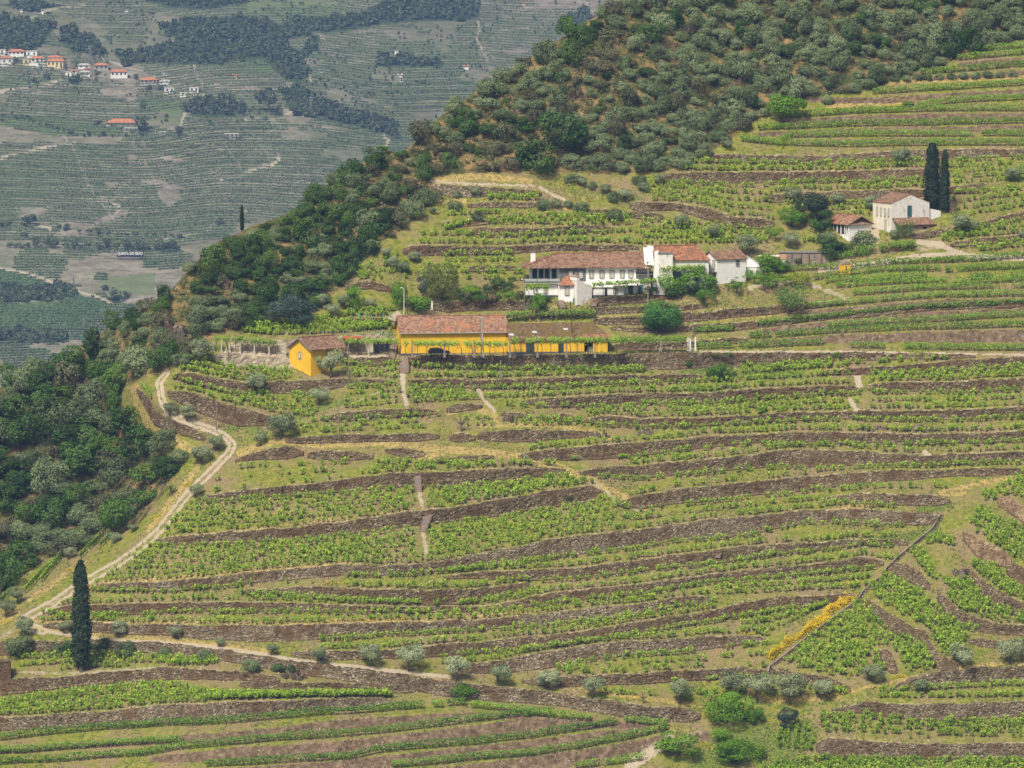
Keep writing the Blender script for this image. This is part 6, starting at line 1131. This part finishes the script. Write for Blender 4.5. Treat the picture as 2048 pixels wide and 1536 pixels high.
def pole(x, yt, yb, lab, r=.11, mat='post', lamp=False, lean=0, dd=0.0):
    d = float(dist(x, yb)) + dd; p = pt(x, yb, d); h = (yb - yt) * d / FPX; o = empty('lamp_post' if lamp else 'utility_pole', p); mb = MB(); mb.tube((0, 0, -.4), (lean * d / FPX, 0, h), r, r * .7, 8); mb.build('pole', M[mat], o)
    mb = MB()
    if lamp: mb.tube((0, 0, h - .1), (-.5, -.3, h), .04, .04, 5); mb.tube((-.5, -.3, h - .08), (-.5, -.3, h + .14), .16, .1, 8); mb.build('lamp_head', M['white_pole'], o)
    else: mb.tube((-.12, 0, h - .5), (.12, -.12, h - .35), .05, .05, 6); mb.tube((lean * d / FPX, 0, h), (lean * d / FPX, 0, h + .12), .09, .04, 6); mb.build('insulator', M['metal'], o)
    tag(o, lab, 'pole')
for a in [(678,802,884,'grey wooden pole with a hook on the sparse vine terrace'),(697,688,757,'wooden pole right of the small yellow house'),(1001,722,776,'thin wooden pole before the long retaining wall'),(433,803,860,'thin pole beside the curved russet wall'),(210,1030,1082,'pole at the edge of the gully olives beside the road'),(1385,610,676,'thin pole right of the feathery tree'),(1804,532,592,'crooked bare pole amid the rows on the right'),(72,1062,1074,'pole stub in the gully')][:7]: pole(*a)
pole(967, 634, 711, 'thick pale concrete pole leaning on the barn front', .17, 'concrete', lean=-4, dd=-3); pole(963, 634, 711, 'dark twin of the pale pole at the barn front', .11, 'post', lean=-3, dd=-2.6)
pole(1049, 558, 624, 'lamp post at the left corner of the manor house', .1, 'post', True); pole(1296, 535, 606, 'lamp post below the press house tower', .11, 'concrete', True); pole(808, 575, 632, 'white lamp post behind the long barn', .09, 'white_pole', True); pole(815, 574, 632, 'dark pole beside the white lamp post', .07, 'wood_dark')
pole(1839, 488, 512, 'short post at the fork of the farm track', .07)
def pergola(pts, hpx, lab, name='vine_pergola', dens=95, dep=2.2, trunks=True, dd=0.0, gap=.35, mat='vine', wires=True):
    xs = np.linspace(pts[0][0], pts[-1][0], 60); ys = lin(pts, xs); d = dist(xs, ys) + dd; G = pt(xs, ys, d); z = hpx * d / FPX; tot = float(np.linalg.norm(np.diff(G, axis=0), axis=1).sum()); n = int(tot * dens); rg2 = np.random.default_rng(int(pts[0][0]))
    t = rg2.random(n) * 59; keep = vnoise(t, t * 0, 2.2, int(pts[0][0])) > gap; t = t[keep]; B = np.stack([np.interp(t, range(60), G[:, k]) for k in range(3)], 1); zz = np.interp(t, range(60), z)
    C = B + np.stack([rg2.normal(0, .15, len(t)), rg2.uniform(-dep / 2, dep / 2, len(t)), zz + rg2.normal(0, .30, len(t))], 1); o = empty(name, G[0]); link('foliage', leafmesh('foliage', C - G[0], C * 0 + (0, -.4, 1), .27, M[mat], rg2, None, .8), o)
    if wires:
        mb = MB()
        for v in (-dep / 2, dep / 2): 
            for i in range(0, 59, 6): a = G[i] - G[0] + (0, v, z[i]); j = min(59, i + 6); b = G[j] - G[0] + (0, v, z[j]); mb.tube(a, b, .025, .025, 4)
        mb.build('wires', M['post'], o)
    if trunks:
        for i in range(2, 58, max(2, int(60 / (tot / 2.2)))):
            mb = MB(); q0 = np.zeros(3); x_ = rg2.normal(0, .3); pr = (0, 0, -.1)
            for j in range(1, 5):
                q1 = (x_ * math.sin(j * 1.3) * .8 + j * x_ * .4, rg2.normal(0, .08), z[i] * j / 4); mb.tube(pr, q1, .075 - j * .008, .07 - j * .008, 5); pr = q1
            mb.tube((x_, 0, z[i] * .62), (x_ - .7, .2, z[i] * .97), .04, .03, 4); link('vine_trunk', mb.me('vine_trunk', M['vinewood']), o, G[i] - G[0])
    tag(o, lab, 'pergola')
pergola([(808,712),(1015,713)], 26, 'vine pergola before the long yellow barn', dd=-2.6, gap=.34, dens=120); pergola([(1020,713),(1240,712)], 33, 'vine pergola before the mossy roofed building', dd=-2.6, gap=.30, dens=130); pergola([(1235,706),(1372,704)], 27, 'leafy pergola right of the mossy building', gap=.1, trunks=False, dep=4, dens=160)
pergola([(428,703),(470,704),(560,711)], 26, 'vine pergola over the walled terrace pillars', dep=1.6, gap=.35); pergola([(672,712),(798,712)], 31, 'vine pergola at the stairs between house and barn', dep=2.5, gap=.3)
pergola([(1012,646),(1190,640)], 17, 'row of old trained vines behind the mossy roof', dep=1.2, gap=.25); pergola([(1185,597),(1320,588)], 28, 'vine pergola along the front of the manor house', dep=2.2, gap=.2, dd=-2.2); pergola([(1050,598),(1098,598)], 25, 'small vine pergola below the green veranda', dep=1.6, gap=.2, dd=-1.2); pergola([(1318,570),(1408,566)], 33, 'dense vine roof before the press house', dep=3, gap=.0, dens=200, dd=-2.5, trunks=False)
pergola([(1709,512),(1830,500)], 15, 'vine trellis over the shelter by the farm track', dep=2.5, gap=.25, dens=110)
# stairs, channel, car, loose things
def stairs(x0, y0, x1, y1, wpx, n, lab, mat='brownwall'):
    A = pt(x0, y0, dist(x0, y0) - .8); B = pt(x1, y1, dist(x1, y1)); o = empty('stone_stairs', A); wm = wpx * float(dist(x0, y0)) / FPX; mb = MB()
    for i in range(n):
        q = (B - A) * i / n; e = (B - A) * (i + 1.0) / n; mb.box(q[0] - wm / 2, q[0] + wm / 2, q[1] - .05, max(e[1], q[1] + .3) + .15, q[2] - .35, e[2])
    mb.build('steps', M[mat], o)
    for s_ in (-1, 1):
        m2 = MB(); w1 = s_ * (wm / 2 + .1); m2.hexa([(w1 - .1, -.1, -.4), (w1 + .1, -.1, -.4), (B[0] - A[0] + w1 + .1, B[1] - A[1] + .2, B[2] - A[2] - .6), (B[0] - A[0] + w1 - .1, B[1] - A[1] + .2, B[2] - A[2] - .6)], [(w1 - .1, -.1, .2), (w1 + .1, -.1, .2), (B[0] - A[0] + w1 + .1, B[1] - A[1] + .2, B[2] - A[2] + .12), (B[0] - A[0] + w1 - .1, B[1] - A[1] + .2, B[2] - A[2] + .12)]); m2.build('side_wall', M['stone2'], o)
    tag(o, lab, 'stairs')
stairs(808, 742, 808, 716, 17, 9, 'stone steps up to the barn terrace by the pergola end'); stairs(785, 713, 788, 672, 11, 13, 'long flight of steps along the barn gable', 'brownwall'); stairs(836, 980, 836, 944, 12, 10, 'small stone steps climbing a wall in mid slope'); stairs(846, 1060, 860, 1026, 12, 10, 'curved stone steps below the mid slope vines'); stairs(1187, 609, 1196, 598, 10, 7, 'steps on the right side of the kitchen wing'); stairs(1125, 612, 1118, 600, 12, 8, 'steps left of the kitchen wing'); stairs(914, 1258, 928, 1244, 7, 7, 'narrow oblique steps in the wall of the yellow flower terrace'); stairs(1436, 1112, 1448, 1098, 8, 7, 'oblique steps in the wall below the right hand field'); stairs(1757, 718, 1757, 707, 8, 5, 'little steps cut in the wall below the white path line')
CH = [(1884,1030),(1868,1058),(1827,1092),(1800,1114),(1776,1137),(1768,1152),(1728,1185),(1716,1204),(1690,1222),(1649,1252),(1600,1290),(1560,1322),(1542,1334),(1537,1352)]
o = None
for s_, nm in ((-1, 'kerb'), (1, 'kerb'), (0, 'bed')):
    P = np.array(CH, float); T = np.linspace(0, len(P) - 1, 110); X = np.interp(T, range(len(P)), P[:, 0]) + s_ * 2.6; Y = np.interp(T, range(len(P)), P[:, 1]) + s_ * 1.2; G = pt(X, Y, dist(X, Y)); G[:, 1] = np.maximum.accumulate(G[::-1, 1])[::-1] if G[0, 1] > G[-1, 1] else G[:, 1]
    if o is None: org = G[0].copy(); o = empty('water_channel', org); tag(o, 'stone water channel running diagonally down beside the yellow broom', 'channel')
    mb = MB(); w_ = .11 if s_ else .22; up = .3 if s_ < 0 else .2 if s_ > 0 else .06
    for i in range(len(G) - 1):
        a = G[i] - org; b = G[i + 1] - org; mb.hexa([b + (-w_, 0, -.5), b + (w_, 0, -.5), a + (w_, 0, -.5), a + (-w_, 0, -.5)], [b + (-w_, 0, up), b + (w_, 0, up), a + (w_, 0, up), a + (-w_, 0, up)])
    mb.build(nm, M['stone2'] if s_ > 0 else M['brownwall'] if s_ < 0 else M['dark'], o)
# rocks
def rock(x, y, wpx, hpx, lab, mat='rock', seed=0):
    rg2 = np.random.default_rng(int(x + y)); d = float(dist(x, y)); p = pt(x, y, d); kk = d / FPX; o = empty('rock', (p[0], p[1], p[2] - .1)); mb = MB(); W_, H_ = wpx * kk, hpx * kk
    for i in range(max(5, int(wpx / 3))):
        c = np.array([rg2.uniform(-.5, .5) * W_, rg2.uniform(-.2, .3) * W_ * .5, 0]); r = rg2.uniform(.14, .26) * W_ * .7; h = H_ * rg2.uniform(.45, 1.05) * (1 - abs(c[0]) / W_ * 1.2); n = rg2.integers(5, 8); a0 = rg2.uniform(0, 6.28)
        lean = rg2.normal(0, .25, 2) * h; bt = []; tp = []
        for j in range(n):
            a = a0 + 2 * math.pi * j / n; rr = r * rg2.uniform(.75, 1.25); bt.append((c[0] + rr * math.cos(a), c[1] + rr * .7 * math.sin(a), -.4)); tp.append((c[0] + lean[0] + rr * .62 * math.cos(a), c[1] + lean[1] + rr * .45 * math.sin(a), h * rg2.uniform(.8, 1.1)))
        mb.hexa(bt, tp)
    mb.build('stone', M['rock'], o); tag(o, lab, 'rock')
M['rock'] = stone_mat('rock_outcrop', (.08, .065, .05), (.24, .19, .15), (.46, .42, .36))
for a in [(585,1358,50,22,'pale rock outcrop under the lower path, right of the last olive'),(1925,1150,50,18,'big bare rock in the gully plots'),(1905,1088,18,8,'dark rock under the channel head'),(1845,858,76,10,'low flat rock dome among the vines at right'),(1745,858,60,9,'low reddish rock left of the flat dome'),(680,884,22,8,'little boulder on the ochre track'),(1000,1190,0,0,''),(1020,842,30,18,'dark boulder beside the earth path'),(1290,868,34,14,'boulder below the long middle wall'),(1205,875,30,16,'boulder at the end of the ochre track'),(1080,885,26,10,'broken rock in front of the ochre track fork'),(1760,1060,24,10,'pale stone in the grass by the channel'),(345,672,40,50,'bare cliff face on the wooded ridge'),(325,700,30,30,'lower part of the cliff on the wooded ridge'),(185,765,50,46,'dark cliff in the wood above the gully olives'),(450,575,36,20,'white streaked rock in the ridge wood'),(585,438,30,22,'rock step near the skyline of the ridge wood'),(1050,222,50,14,'rocks on the ochre patch of the upper wood'),(980,262,40,14,'lighter rocks in the upper wood'),(1345,100,40,16,'rocks high in the olive wood'),(1150,196,44,16,'rocky crest in the upper wood'),(1600,162,40,14,'brown rocks at the lower rim of the olive wood'),(1480,165,30,12,'brown rock step in the olive wood'),(1378,60,40,14,'old dry wall remnant in the olive wood')]:
    if a[2]: rock(*a)
# car
o = empty('parked_car', pt(878, 710, float(dist(878, 710)) - 1.2), R(6)); Lc = 4.4; hw = .88
prof = [(-2.2, .45), (-2.22, .85), (-2.0, 1.05), (-1.75, 1.42), (-.2, 1.5), (.55, 1.32), (1.0, 1.0), (1.9, .85), (2.2, .62), (2.2, .4), (-2.1, .35)]
def extr(pr, y0, y1, name, mat, par):
    mb = MB(); mb.f = []; n = len(pr); mb.v = [(p[0], y0, p[1]) for p in pr] + [(p[0], y1, p[1]) for p in pr]; mb.f.append(list(range(n))); mb.f.append(list(range(n, 2 * n))[::-1])
    for i in range(n): mb.f.append([i, n + i, n + (i + 1) % n, (i + 1) % n])
    return mb.build(name, mat, par)
cm, cn, cb = newmat('dark_blue_car_paint', .3, .6); cb.inputs['Base Color'].default_value = (.012, .018, .035, 1); body = extr(prof, -hw, hw, 'body', cm, o)
extr([(-1.7, 1.0), (-1.5, 1.36), (-.25, 1.42), (.45, 1.26), (.8, 1.0)], -hw - .01, hw + .01, 'side_window', M['glass'], o)
for u in (-1.4, 1.4):
    for v in (-hw, hw - .22): mb = MB(); mb.tube((u, v - .02, .32), (u, v + .24, .32), .32, .32, 14); wh = mb.build('wheel', M['dark'], o); m2 = MB(); m2.tube((u, v - .03, .32), (u, v - .01, .32), .18, .18, 10); link('rim', m2.me('rim', M['metal']), wh)
mb = MB(); mb.box(-2.24, -2.2, -.8, -.55, .8, .95); mb.build('tail_light', M['redsheet'], o); mb = MB(); mb.box(2.1, 2.21, -.8, -.5, .62, .74); mb.build('headlight', M['white_pole'], o); tag(o, 'dark blue estate car parked before the long yellow barn', 'car')
# resting picnickers by the high olive, garden statue, fence posts, blue vine guards
o = empty('garden_cross', pt(864, 620, float(dist(864, 620)))); mb = MB(); mb.hexa([(-.25, -.25, 0), (.25, -.25, 0), (.25, .25, 0), (-.25, .25, 0)], [(-.12, -.12, 1.4), (.12, -.12, 1.4), (.12, .12, 1.4), (-.12, .12, 1.4)]); mb.build('pedestal', M['white'], o); mb = MB(); mb.box(-.1, .1, -.1, .1, 1.4, 1.9); mb.build('finial', M['white'], o); tag(o, 'small pale stone finial at the foot of the tall yellowish tree', 'ornament')
vg = MB(); vg.box(-.06, .06, -.06, .06, 0, .75); gm_ = simple('turquoise_tube', (.12, .42, .36), (.2, .5, .44), 3); VG = vg.me('tube_guard', gm_)
rg = np.random.default_rng(4)
for i in range(26):
    x = rg.uniform(500, 780) if i < 18 else rg.uniform(700, 790); y = (668 + rg.normal(0, 3)) if i < 18 else 634 + rg.normal(0, 2); o = link('vine_guard', VG, None, pt(x, y, float(dist(x, y)))); tag(o, 'turquoise tube guarding a young vine in the curved bed' if i < 18 else 'turquoise tube guarding a young vine in the upper bed', 'vine guard', 'turquoise vine guards of the curved bed' if i < 18 else 'turquoise vine guards of the upper bed')
for i, (x, y) in enumerate([(214,1150),(230,1138),(245,1125),(259,1112),(273,1100),(286,1090),(330,1060),(339,1063),(355,1066),(433,1000)]):
    mb = MB(); mb.tube((0, 0, -.2), (-.12, 0, 1.0), .06, .05, 5); p = pt(x, y, float(dist(x, y))); o = mb.build('fence_post', M['wood_dark']); o.location = p; tag(o, '%s dark stake from the left along the inner edge of the road' % ORD[i], 'post', 'stakes along the road')
# ---------------------------------------------------------------- beyond the valley: village, sign, pylons, trees, vine lines
def fsite(name, x, y, yaw, label, cat='building'):
    o = empty(name, fp(float(x), float(y)), yaw); tag(o, label, cat); return o, FPX / float(fdist(x, y))
M['far_roof'] = simple('village_roof', (.36, .14, .075), (.50, .22, .12), .5); M['far_white'] = simple('village_white', (.66, .65, .62), (.8, .79, .76), .3); M['far_yellow'] = simple('village_yellow', (.62, .50, .26), (.74, .62, .34), .3); M['far_grey'] = simple('village_grey', (.32, .31, .30), (.45, .44, .42), .3); M['far_pale'] = simple('village_pale_roof', (.55, .50, .42), (.66, .6, .5), .3)
def fhouse(x, y, wpx, hpx, label, wm='far_white', rm='far_roof', yaw=10, rise=.2, flat=False, nw=3, name='village_house'):
    o, k = fsite(name, x, y, R(yaw), label); w_ = wpx * .88 / k; h = hpx / k * .66; dp = w_ * .6
    mb = MB(); mb.box(-w_ / 2, w_ / 2, 0, dp, -4, h); mb.build('wall', M[wm], o); mb = MB()
    if flat: mb.box(-w_ / 2 - .3, w_ / 2 + .3, -.3, dp + .3, h, h + .4)
    else: gable_roof(mb, -w_ / 2, w_ / 2, 0, dp, h, dp * rise, .6, .3, hipl=dp * .4, hipr=dp * .4)
    mb.build('roof', M[rm], o)
    for i in range(nw):
        for z in ([h * .25, h * .62] if h > 5 else [h * .3]):
            mb = MB(); u = -w_ / 2 + w_ * (i + .5) / nw; mb.box(u - .6, u + .6, -.12, 0, z, z + 1.5); mb.build('window', M['wood_dark'], o)
    return o
for a in [(4,108,16,12,'white village house cut by the left edge','far_white','far_pale'),(32,110,36,12,'wide white house with an orange roof, upper left of the village'),(63,112,26,14,'cream house with a pale yellow roof in the village','far_white','far_pale'),(14,128,26,20,'tall white house at the lower left of the village'),(52,128,14,14,'yellow fronted flat block in the village','far_yellow','far_pale'),(75,125,30,14,'white house with an orange roof in the middle of the village'),(110,133,38,18,'yellow house with an orange roof at the village edge','far_yellow'),(110,120,30,9,'white house behind the yellow one'),(137,154,14,14,'white flat roofed block below the village','far_white','far_pale'),(148,148,12,12,'small house with orange roof beside the white block'),(168,136,26,10,'long pale building right of the village','far_white','far_grey'),(170,150,22,10,'white barn with a ramp below the long pale building','far_white','far_grey'),(203,140,30,16,'pink roofed long building beside the pylon','far_grey','far_roof'),(176,141,14,6,'little orange roofed house in front of the pylon'),(238,153,38,16,'large house with a broad orange roof right of the village'),(297,167,38,12,'dark house with orange roof and arched porch','far_grey'),(329,167,22,8,'low dark roofed house next to the arched porch','far_white','far_grey'),(339,185,20,15,'plain white cube house in the fields','far_white','far_pale'),(388,184,20,13,'white house with an orange chimney','far_white','far_pale'),(366,190,14,6,'low white shed right of the cube house','far_white','far_pale'),(411,193,12,5,'small white garage by the pale track','far_white','far_grey'),
          (295,219,5,8,'tiny white hut below the olive line','far_white','far_roof'),(240,250,66,8,'long low farm building with an orange roof','far_grey','far_roof'),(262,262,30,8,'stone ruin in front of the long low farm','far_grey','far_pale'),(325,268,16,6,'small ruin right of the long low farm','far_grey','far_pale'),(464,275,30,10,'stone ruin with a white door on the far slope','far_grey','far_pale'),(468,274,10,5,'white hut behind the stone ruin','far_white','far_white'),(470,153,9,6,'tiny orange hut on the round vine hill','far_yellow','far_roof'),(326,148,6,5,'tiny white hut on the left of the round vine hill','far_white','far_grey'),(642,143,7,4,'lone white hut near the far gully','far_white','far_grey'),(932,135,12,6,'small house with a bright red roof on the far slope'),(800,152,12,5,'white hut on the middle far slope','far_white','far_grey'),(803,163,7,5,'second white hut under the other one','far_white','far_grey'),(793,104,8,4,'tiny pale hut on the upper far slope','far_white','far_grey'),(1048,8,10,6,'orange house at the top of the far slope','far_yellow','far_roof'),(253,22,7,4,'tiny white hut near the top left','far_white','far_grey'),(43,22,6,4,'pale speck of a hut in the upper left corner','far_white','far_grey'),(85,24,5,7,'white ruin below the upper left road','far_white','far_grey')]:
    w_ = a[2]; fhouse(*a, nw=max(1, int(w_ / 9)), flat=(a[6] == 'far_pale' if len(a) > 6 else False) or w_ < 9, yaw=random.uniform(-12, 14))
# village retaining walls
for x0, x1, y, lab in ((58, 92, 131, 'white boundary wall under the village houses'), (222, 245, 152, 'white wall beside the large orange roofed house')):
    o, k = fsite('boundary_wall', x0, y, 0, lab, 'wall'); mb = MB(); mb.box(0, (x1 - x0) / k, 0, .4, -3, 1.6); mb.build('wall', M['far_white'], o); mb = MB(); mb.box(-.1, (x1 - x0) / k + .1, -.1, .5, 1.6, 1.75); mb.build('coping', M['far_pale'], o)
# hillside sign
d_ = float(fdist(235, 512)) - 4; k = FPX / d_; o = empty('hillside_sign', pt(234, 512, d_), R(0)); w_ = 53 / k; h = 9 / k
M['navy'] = simple('navy_board', (.008, .014, .03), (.014, .022, .045), .5); mb = MB(); mb.box(0, w_, 0, .3, -.5, h); mb.build('board', M['navy'], o)
for i in range(5): mb = MB(); mb.box(w_ * i / 4 - .15, w_ * i / 4 + .15, .3, .6, -3, h); mb.build('support', M['post'], o)
fc = bpy.data.curves.new('lettering', 'FONT'); fc.body = 'QUINTA DO SEIXO'; fc.size = 1; fc.extrude = .04; fc.offset = .03; tmp = bpy.data.objects.new('tmp', fc); COL.objects.link(tmp); bpy.context.view_layer.update()
me = bpy.data.meshes.new_from_object(tmp.evaluated_get(bpy.context.evaluated_depsgraph_get())); bpy.data.objects.remove(tmp); c = np.empty(len(me.vertices) * 3, np.float32); me.vertices.foreach_get('co', c); c = c.reshape(-1, 3)
sx = (w_ * .96) / np.ptp(c[:, 0]); sy = h * .80 / np.ptp(c[:, 1]); c2 = np.stack([(c[:, 0] - c[:, 0].min()) * sx + w_ * .02, -.12 - c[:, 2], (c[:, 1] - c[:, 1].min()) * sy + h * .1], 1).astype(np.float32)
me.vertices.foreach_set('co', c2.ravel()); me.materials.clear(); me.materials.append(M['far_white']); me.update(); link('lettering', me, o); tag(o, 'dark hillside sign with white capital letters QUINTA DO SEIXO', 'sign')
def pylon(x, yb, hpx, lab):
    o, k = fsite('electricity_pylon', x, yb, .5, lab, 'pylon'); h = hpx / k; mb = MB(); w_ = h * .07; lv = 7
    for j in range(lv):
        z0, z1 = h * j / lv, h * (j + 1) / lv; a, b = w_ * (1 - .8 * j / lv), w_ * (1 - .8 * (j + 1) / lv)
        for sx_, sy_ in ((-1, -1), (1, -1), (1, 1), (-1, 1)): mb.tube((sx_ * a, sy_ * a, z0), (sx_ * b, sy_ * b, z1), .14, .13, 4)
        for (p, q) in (((-1, -1), (1, -1)), ((1, -1), (1, 1)), ((1, 1), (-1, 1)), ((-1, 1), (-1, -1))): mb.tube((p[0] * a, p[1] * a, z0), (q[0] * b, q[1] * b, z1), .08, .08, 4)
    mb.build('lattice', M['frame'], o); mb = MB()
    for z in (.8, .92): mb.tube((-h * .1, 0, h * z), (h * .1, 0, h * z), .2, .2, 4)
    mb.build('crossarm', M['metal'], o); tag(o, lab, 'pylon')
pylon(180, 126, 36, 'tall lattice pylon standing behind the village'); pylon(622, 232, 40, 'lattice pylon right of the big eucalyptus'); pylon(147, 576, 26, 'lattice pylon at the fork of the pale track'); pylon(168, 656, 20, 'small pylon on the green vine hill near the ridge'); pylon(391, 160, 24, 'thin pylon by the path on the round vine hill'); pylon(445, 195, 20, 'thin pylon left of the eucalyptus group')
lib('far', 4, lambda rg: (lambda c: (leafmesh('crown', c[0], c[1], .11, M['farleaf'], rg, c[2]), trunk_mesh(rg, c[3], .2, .05, 2)))(crown_pts(rg, 380, 9, .9, (.17, .28), .06)))
def ftree(x, y, wpx, lab, hpx=None, grp=None, cat='tree', nm='distant_tree'):
    p = fp(float(x), float(y)); k = FPX / float(fdist(x, y)); v = random.choice(LIB['far']); s = wpx / k; o = empty(nm, (p[0], p[1], p[2] - .5), random.uniform(0, 6), (s, s, s if hpx is None else hpx / k / HMAX(v[0]))); link('crown', v[0], o); link('trunk', v[1], o); tag(o, lab, cat, grp)
for x, y, w_, h, lab in [(537,226,46,52,'huge dark eucalyptus group right of the far houses'),(290,262,34,32,'dark round tree right of the long low farm'),(356,268,24,18,'round tree before the pale track'),(57,452,34,26,'big round tree at the left edge of the far vines'),(14,452,26,14,'low dark tree at the far left edge'),(50,475,14,16,'lone tree under the big round one'),(440,448,20,14,'tree right of the skyline cypress'),(235,600,40,26,'rounded tree beside the ridge in the valley'),(210,582,20,14,'small tree left of the rounded valley tree'),(195,250,16,12,'bush at the left end of the long low farm'),(142,270,16,14,'small round tree left of the long low farm'),(180,272,12,12,'tiny tree under the long low farm'),(206,272,14,12,'second tiny tree under the long low farm'),(70,168,12,14,'dark tree on the field left of the village track'),(92,160,12,18,'tall dark tree by the village track'),(131,140,6,16,'thin dark cypress beside the yellow village house'),(105,142,5,10,'thin cypress before the yellow village house'),(195,152,14,12,'dark tree before the pink roofed building'),(274,158,14,12,'dark tree left of the arched porch'),(297,180,14,12,'bush before the arched porch house'),(325,180,22,12,'bushes left of the white cube house'),(148,165,30,16,'bright bushes below the white flat block'),(35,125,14,10,'round tree in front of the tall white village house'),(288,215,20,14,'bush left of the tiny white hut'),(372,222,20,20,'dark tree at the bend of the pale track'),(422,245,14,8,'small bush on the reddish field'),(130,460,10,8,'shrub beside the pale quarry'),(735,235,10,22,'tall pine at the foot of the far slope'),(748,255,14,26,'second tall pine in the far gully'),(765,262,16,22,'third pine in the far gully'),(600,190,30,18,'dark trees behind the eucalyptus'),(655,225,16,18,'dark tree beside the pylon on the right')]:
    ftree(x, y, w_, lab, h)
def fline(p, n, wmin, wmax, lab, grp, jit=2):
    for i in range(n):
        t = (i + .5) / n * (len(p) - 1); ftree(np.interp(t, range(len(p)), [q[0] for q in p]) + random.gauss(0, jit), np.interp(t, range(len(p)), [q[1] for q in p]) + random.gauss(0, .8), random.uniform(wmin, wmax), lab, grp=grp)
fline([(0,232),(60,240),(110,258),(170,274),(300,272)], 18, 6, 10, 'small dark olive in the line above the far vine slope', 'line of small olives above the far vines'); fline([(245,190),(345,196)], 8, 5, 8, 'small olive in the dotted row below the village houses', 'dotted olive row')
fline([(108,455),(200,470),(290,472),(370,476)], 14, 8, 16, 'dark shrub in the upper hedge line of the valley bottom', 'upper hedge line'); fline([(10,496),(80,492),(160,496),(250,500),(330,500),(355,500)], 26, 12, 26, 'dark tree in the lower hedge line above the sign', 'lower hedge line'); fline([(10,684),(60,686),(135,686)], 9, 7, 11, 'pale round olive at the valley bottom edge', 'valley bottom olives'); fline([(0,590),(60,588),(130,580)], 16, 12, 22, 'dark tree of the belt between the green vine hills', 'belt between the green hills', 4)
# dense far woods (one mass), scrub dots and vine lines
def scatter_far(pts_, sizes, name, lab, cat, mat, q=60):
    rg2 = np.random.default_rng(11); Cs = []; Ns = []; Ts = []
    for (x, y), s in zip(pts_, sizes):
        p = fp(float(x), float(y)); k = FPX / float(fdist(x, y)); r = s / k / 2; d = rg2.normal(size=(q, 3)); d /= np.linalg.norm(d, axis=1)[:, None]; Cs.append(p + d * r * np.array([1, .8, 1.1]) * rg2.uniform(.7, 1.1, (q, 1)) + (0, 0, r * .8)); Ns.append(d + (0, 0, .3)); Ts.append(np.full(q, rg2.random() * .5) + rg2.random(q) * .5)
    tag(link(name, leafmesh(name, np.concatenate(Cs), np.concatenate(Ns), 1.9 if q > 30 else 1.3, mat, rg2, np.concatenate(Ts))), lab, cat, kind='stuff')
rg = np.random.default_rng(31); P = []; Sz = []
for poly in FWOOD:
    A = np.array(poly, float); x0, y0 = A.min(0); x1, y1 = A.max(0); n = int((x1 - x0) * (y1 - y0) / 42)
    X = rg.uniform(x0, x1, n); Y = rg.uniform(y0, y1, n); k = inpoly(X + (fbm(X, Y, 16, 5, 2) - .5) * 22, Y + (fbm(X, Y, 14, 6, 2) - .5) * 14, poly) & (X > -60) & (X < 1230) & (Y > -30)
    for x, y in zip(X[k], Y[k]): P.append((x, y)); Sz.append(rg.uniform(7, 15))
scatter_far(P, Sz, 'far_woods', 'dark woods covering the gullies of the far hillside', 'wood', M['farleaf'])
P = []; Sz = []
for i in range(2600):
    x = rg.uniform(-60, 1220); y = rg.uniform(-20, 330)
    if fbm(x, y, 70, 71, 3) > .54 and not (250 < y < 480 and x < 620): P.append((x, y)); Sz.append(rg.uniform(2, 5))
scatter_far(P, Sz, 'far_scrub', 'small scattered shrubs dotting the far terraces', 'scrub', M['farleaf'], 12)
Cs = []
for y0 in np.arange(-20, 745, 5.2):
    xs = np.arange(-60, 1180, 1.5) + rg.uniform(0, 2); ys = y0 + (fbm(xs, xs * 0 + y0 * .35, 330, 61, 2) - .5) * 46 + rg.normal(0, .25, len(xs)) + (xs - 300) * .012
    dn = .50 if 285 < y0 < 490 else .28 if y0 < 250 else .3
    k = (fbm(xs, ys * 3, 90, 62, 3) > (.30 if dn > .4 else .42)) & (samp(forest, np.clip(xs, -150, 2200), ys) < 2)
    fi = np.clip(np.round((xs + 400) / 2.5).astype(int), 0, len(fx) - 1); fj = np.clip(np.round((ys + 140) / 2).astype(int), 0, len(fy) - 1); k &= (fw[fi, fj] < .5) & (fpth[fi, fj] < .4); k &= ys < np.interp(xs, [q[0] for q in RIDGE], [q[1] for q in RIDGE]) + 30
    Cs.append(fp(xs[k], ys[k]) + (0, 0, .7))
C = np.concatenate(Cs); C = np.repeat(C, 2, 0) + rg.normal(0, .18, (len(C) * 2, 3))
M['farvine'] = leafmat('distant_vine_rows', (.05, .095, .035), (.08, .135, .05), (.11, .17, .065))
tag(link('far_vine_rows', leafmesh('far_vine_rows', C, C * 0 + (0, -.7, .7), 1.15, M['farvine'], rg)), 'countless thin vine rows lining the far hillside', 'vines', kind='stuff')
# fan of rows on the green hills in the valley
Cs = []
for poly, (dx, dy) in (([(0,612),(60,605),(160,592),(222,612),(170,660),(0,660),(-60,640)], (.75, .62)), ([(-60,536),(0,541),(128,577),(120,585),(0,600),(-60,600)], (.95, .22))):
    for q in np.arange(-300, 500, 5.5):
        t = np.arange(-200, 400, 1.6); X = q + t * dx; Y = 560 + t * dy; k = inpoly(X, Y, poly); Cs.append(fp(X[k], Y[k]) + (0, 0, .6))
C = np.concatenate(Cs); tag(link('valley_vine_rows', leafmesh('valley_vine_rows', C, C * 0 + (0, -.7, .7), 1.2, M['farvine'], rg)), 'fine slanting vine rows on the green hills in the valley', 'vines', kind='stuff')
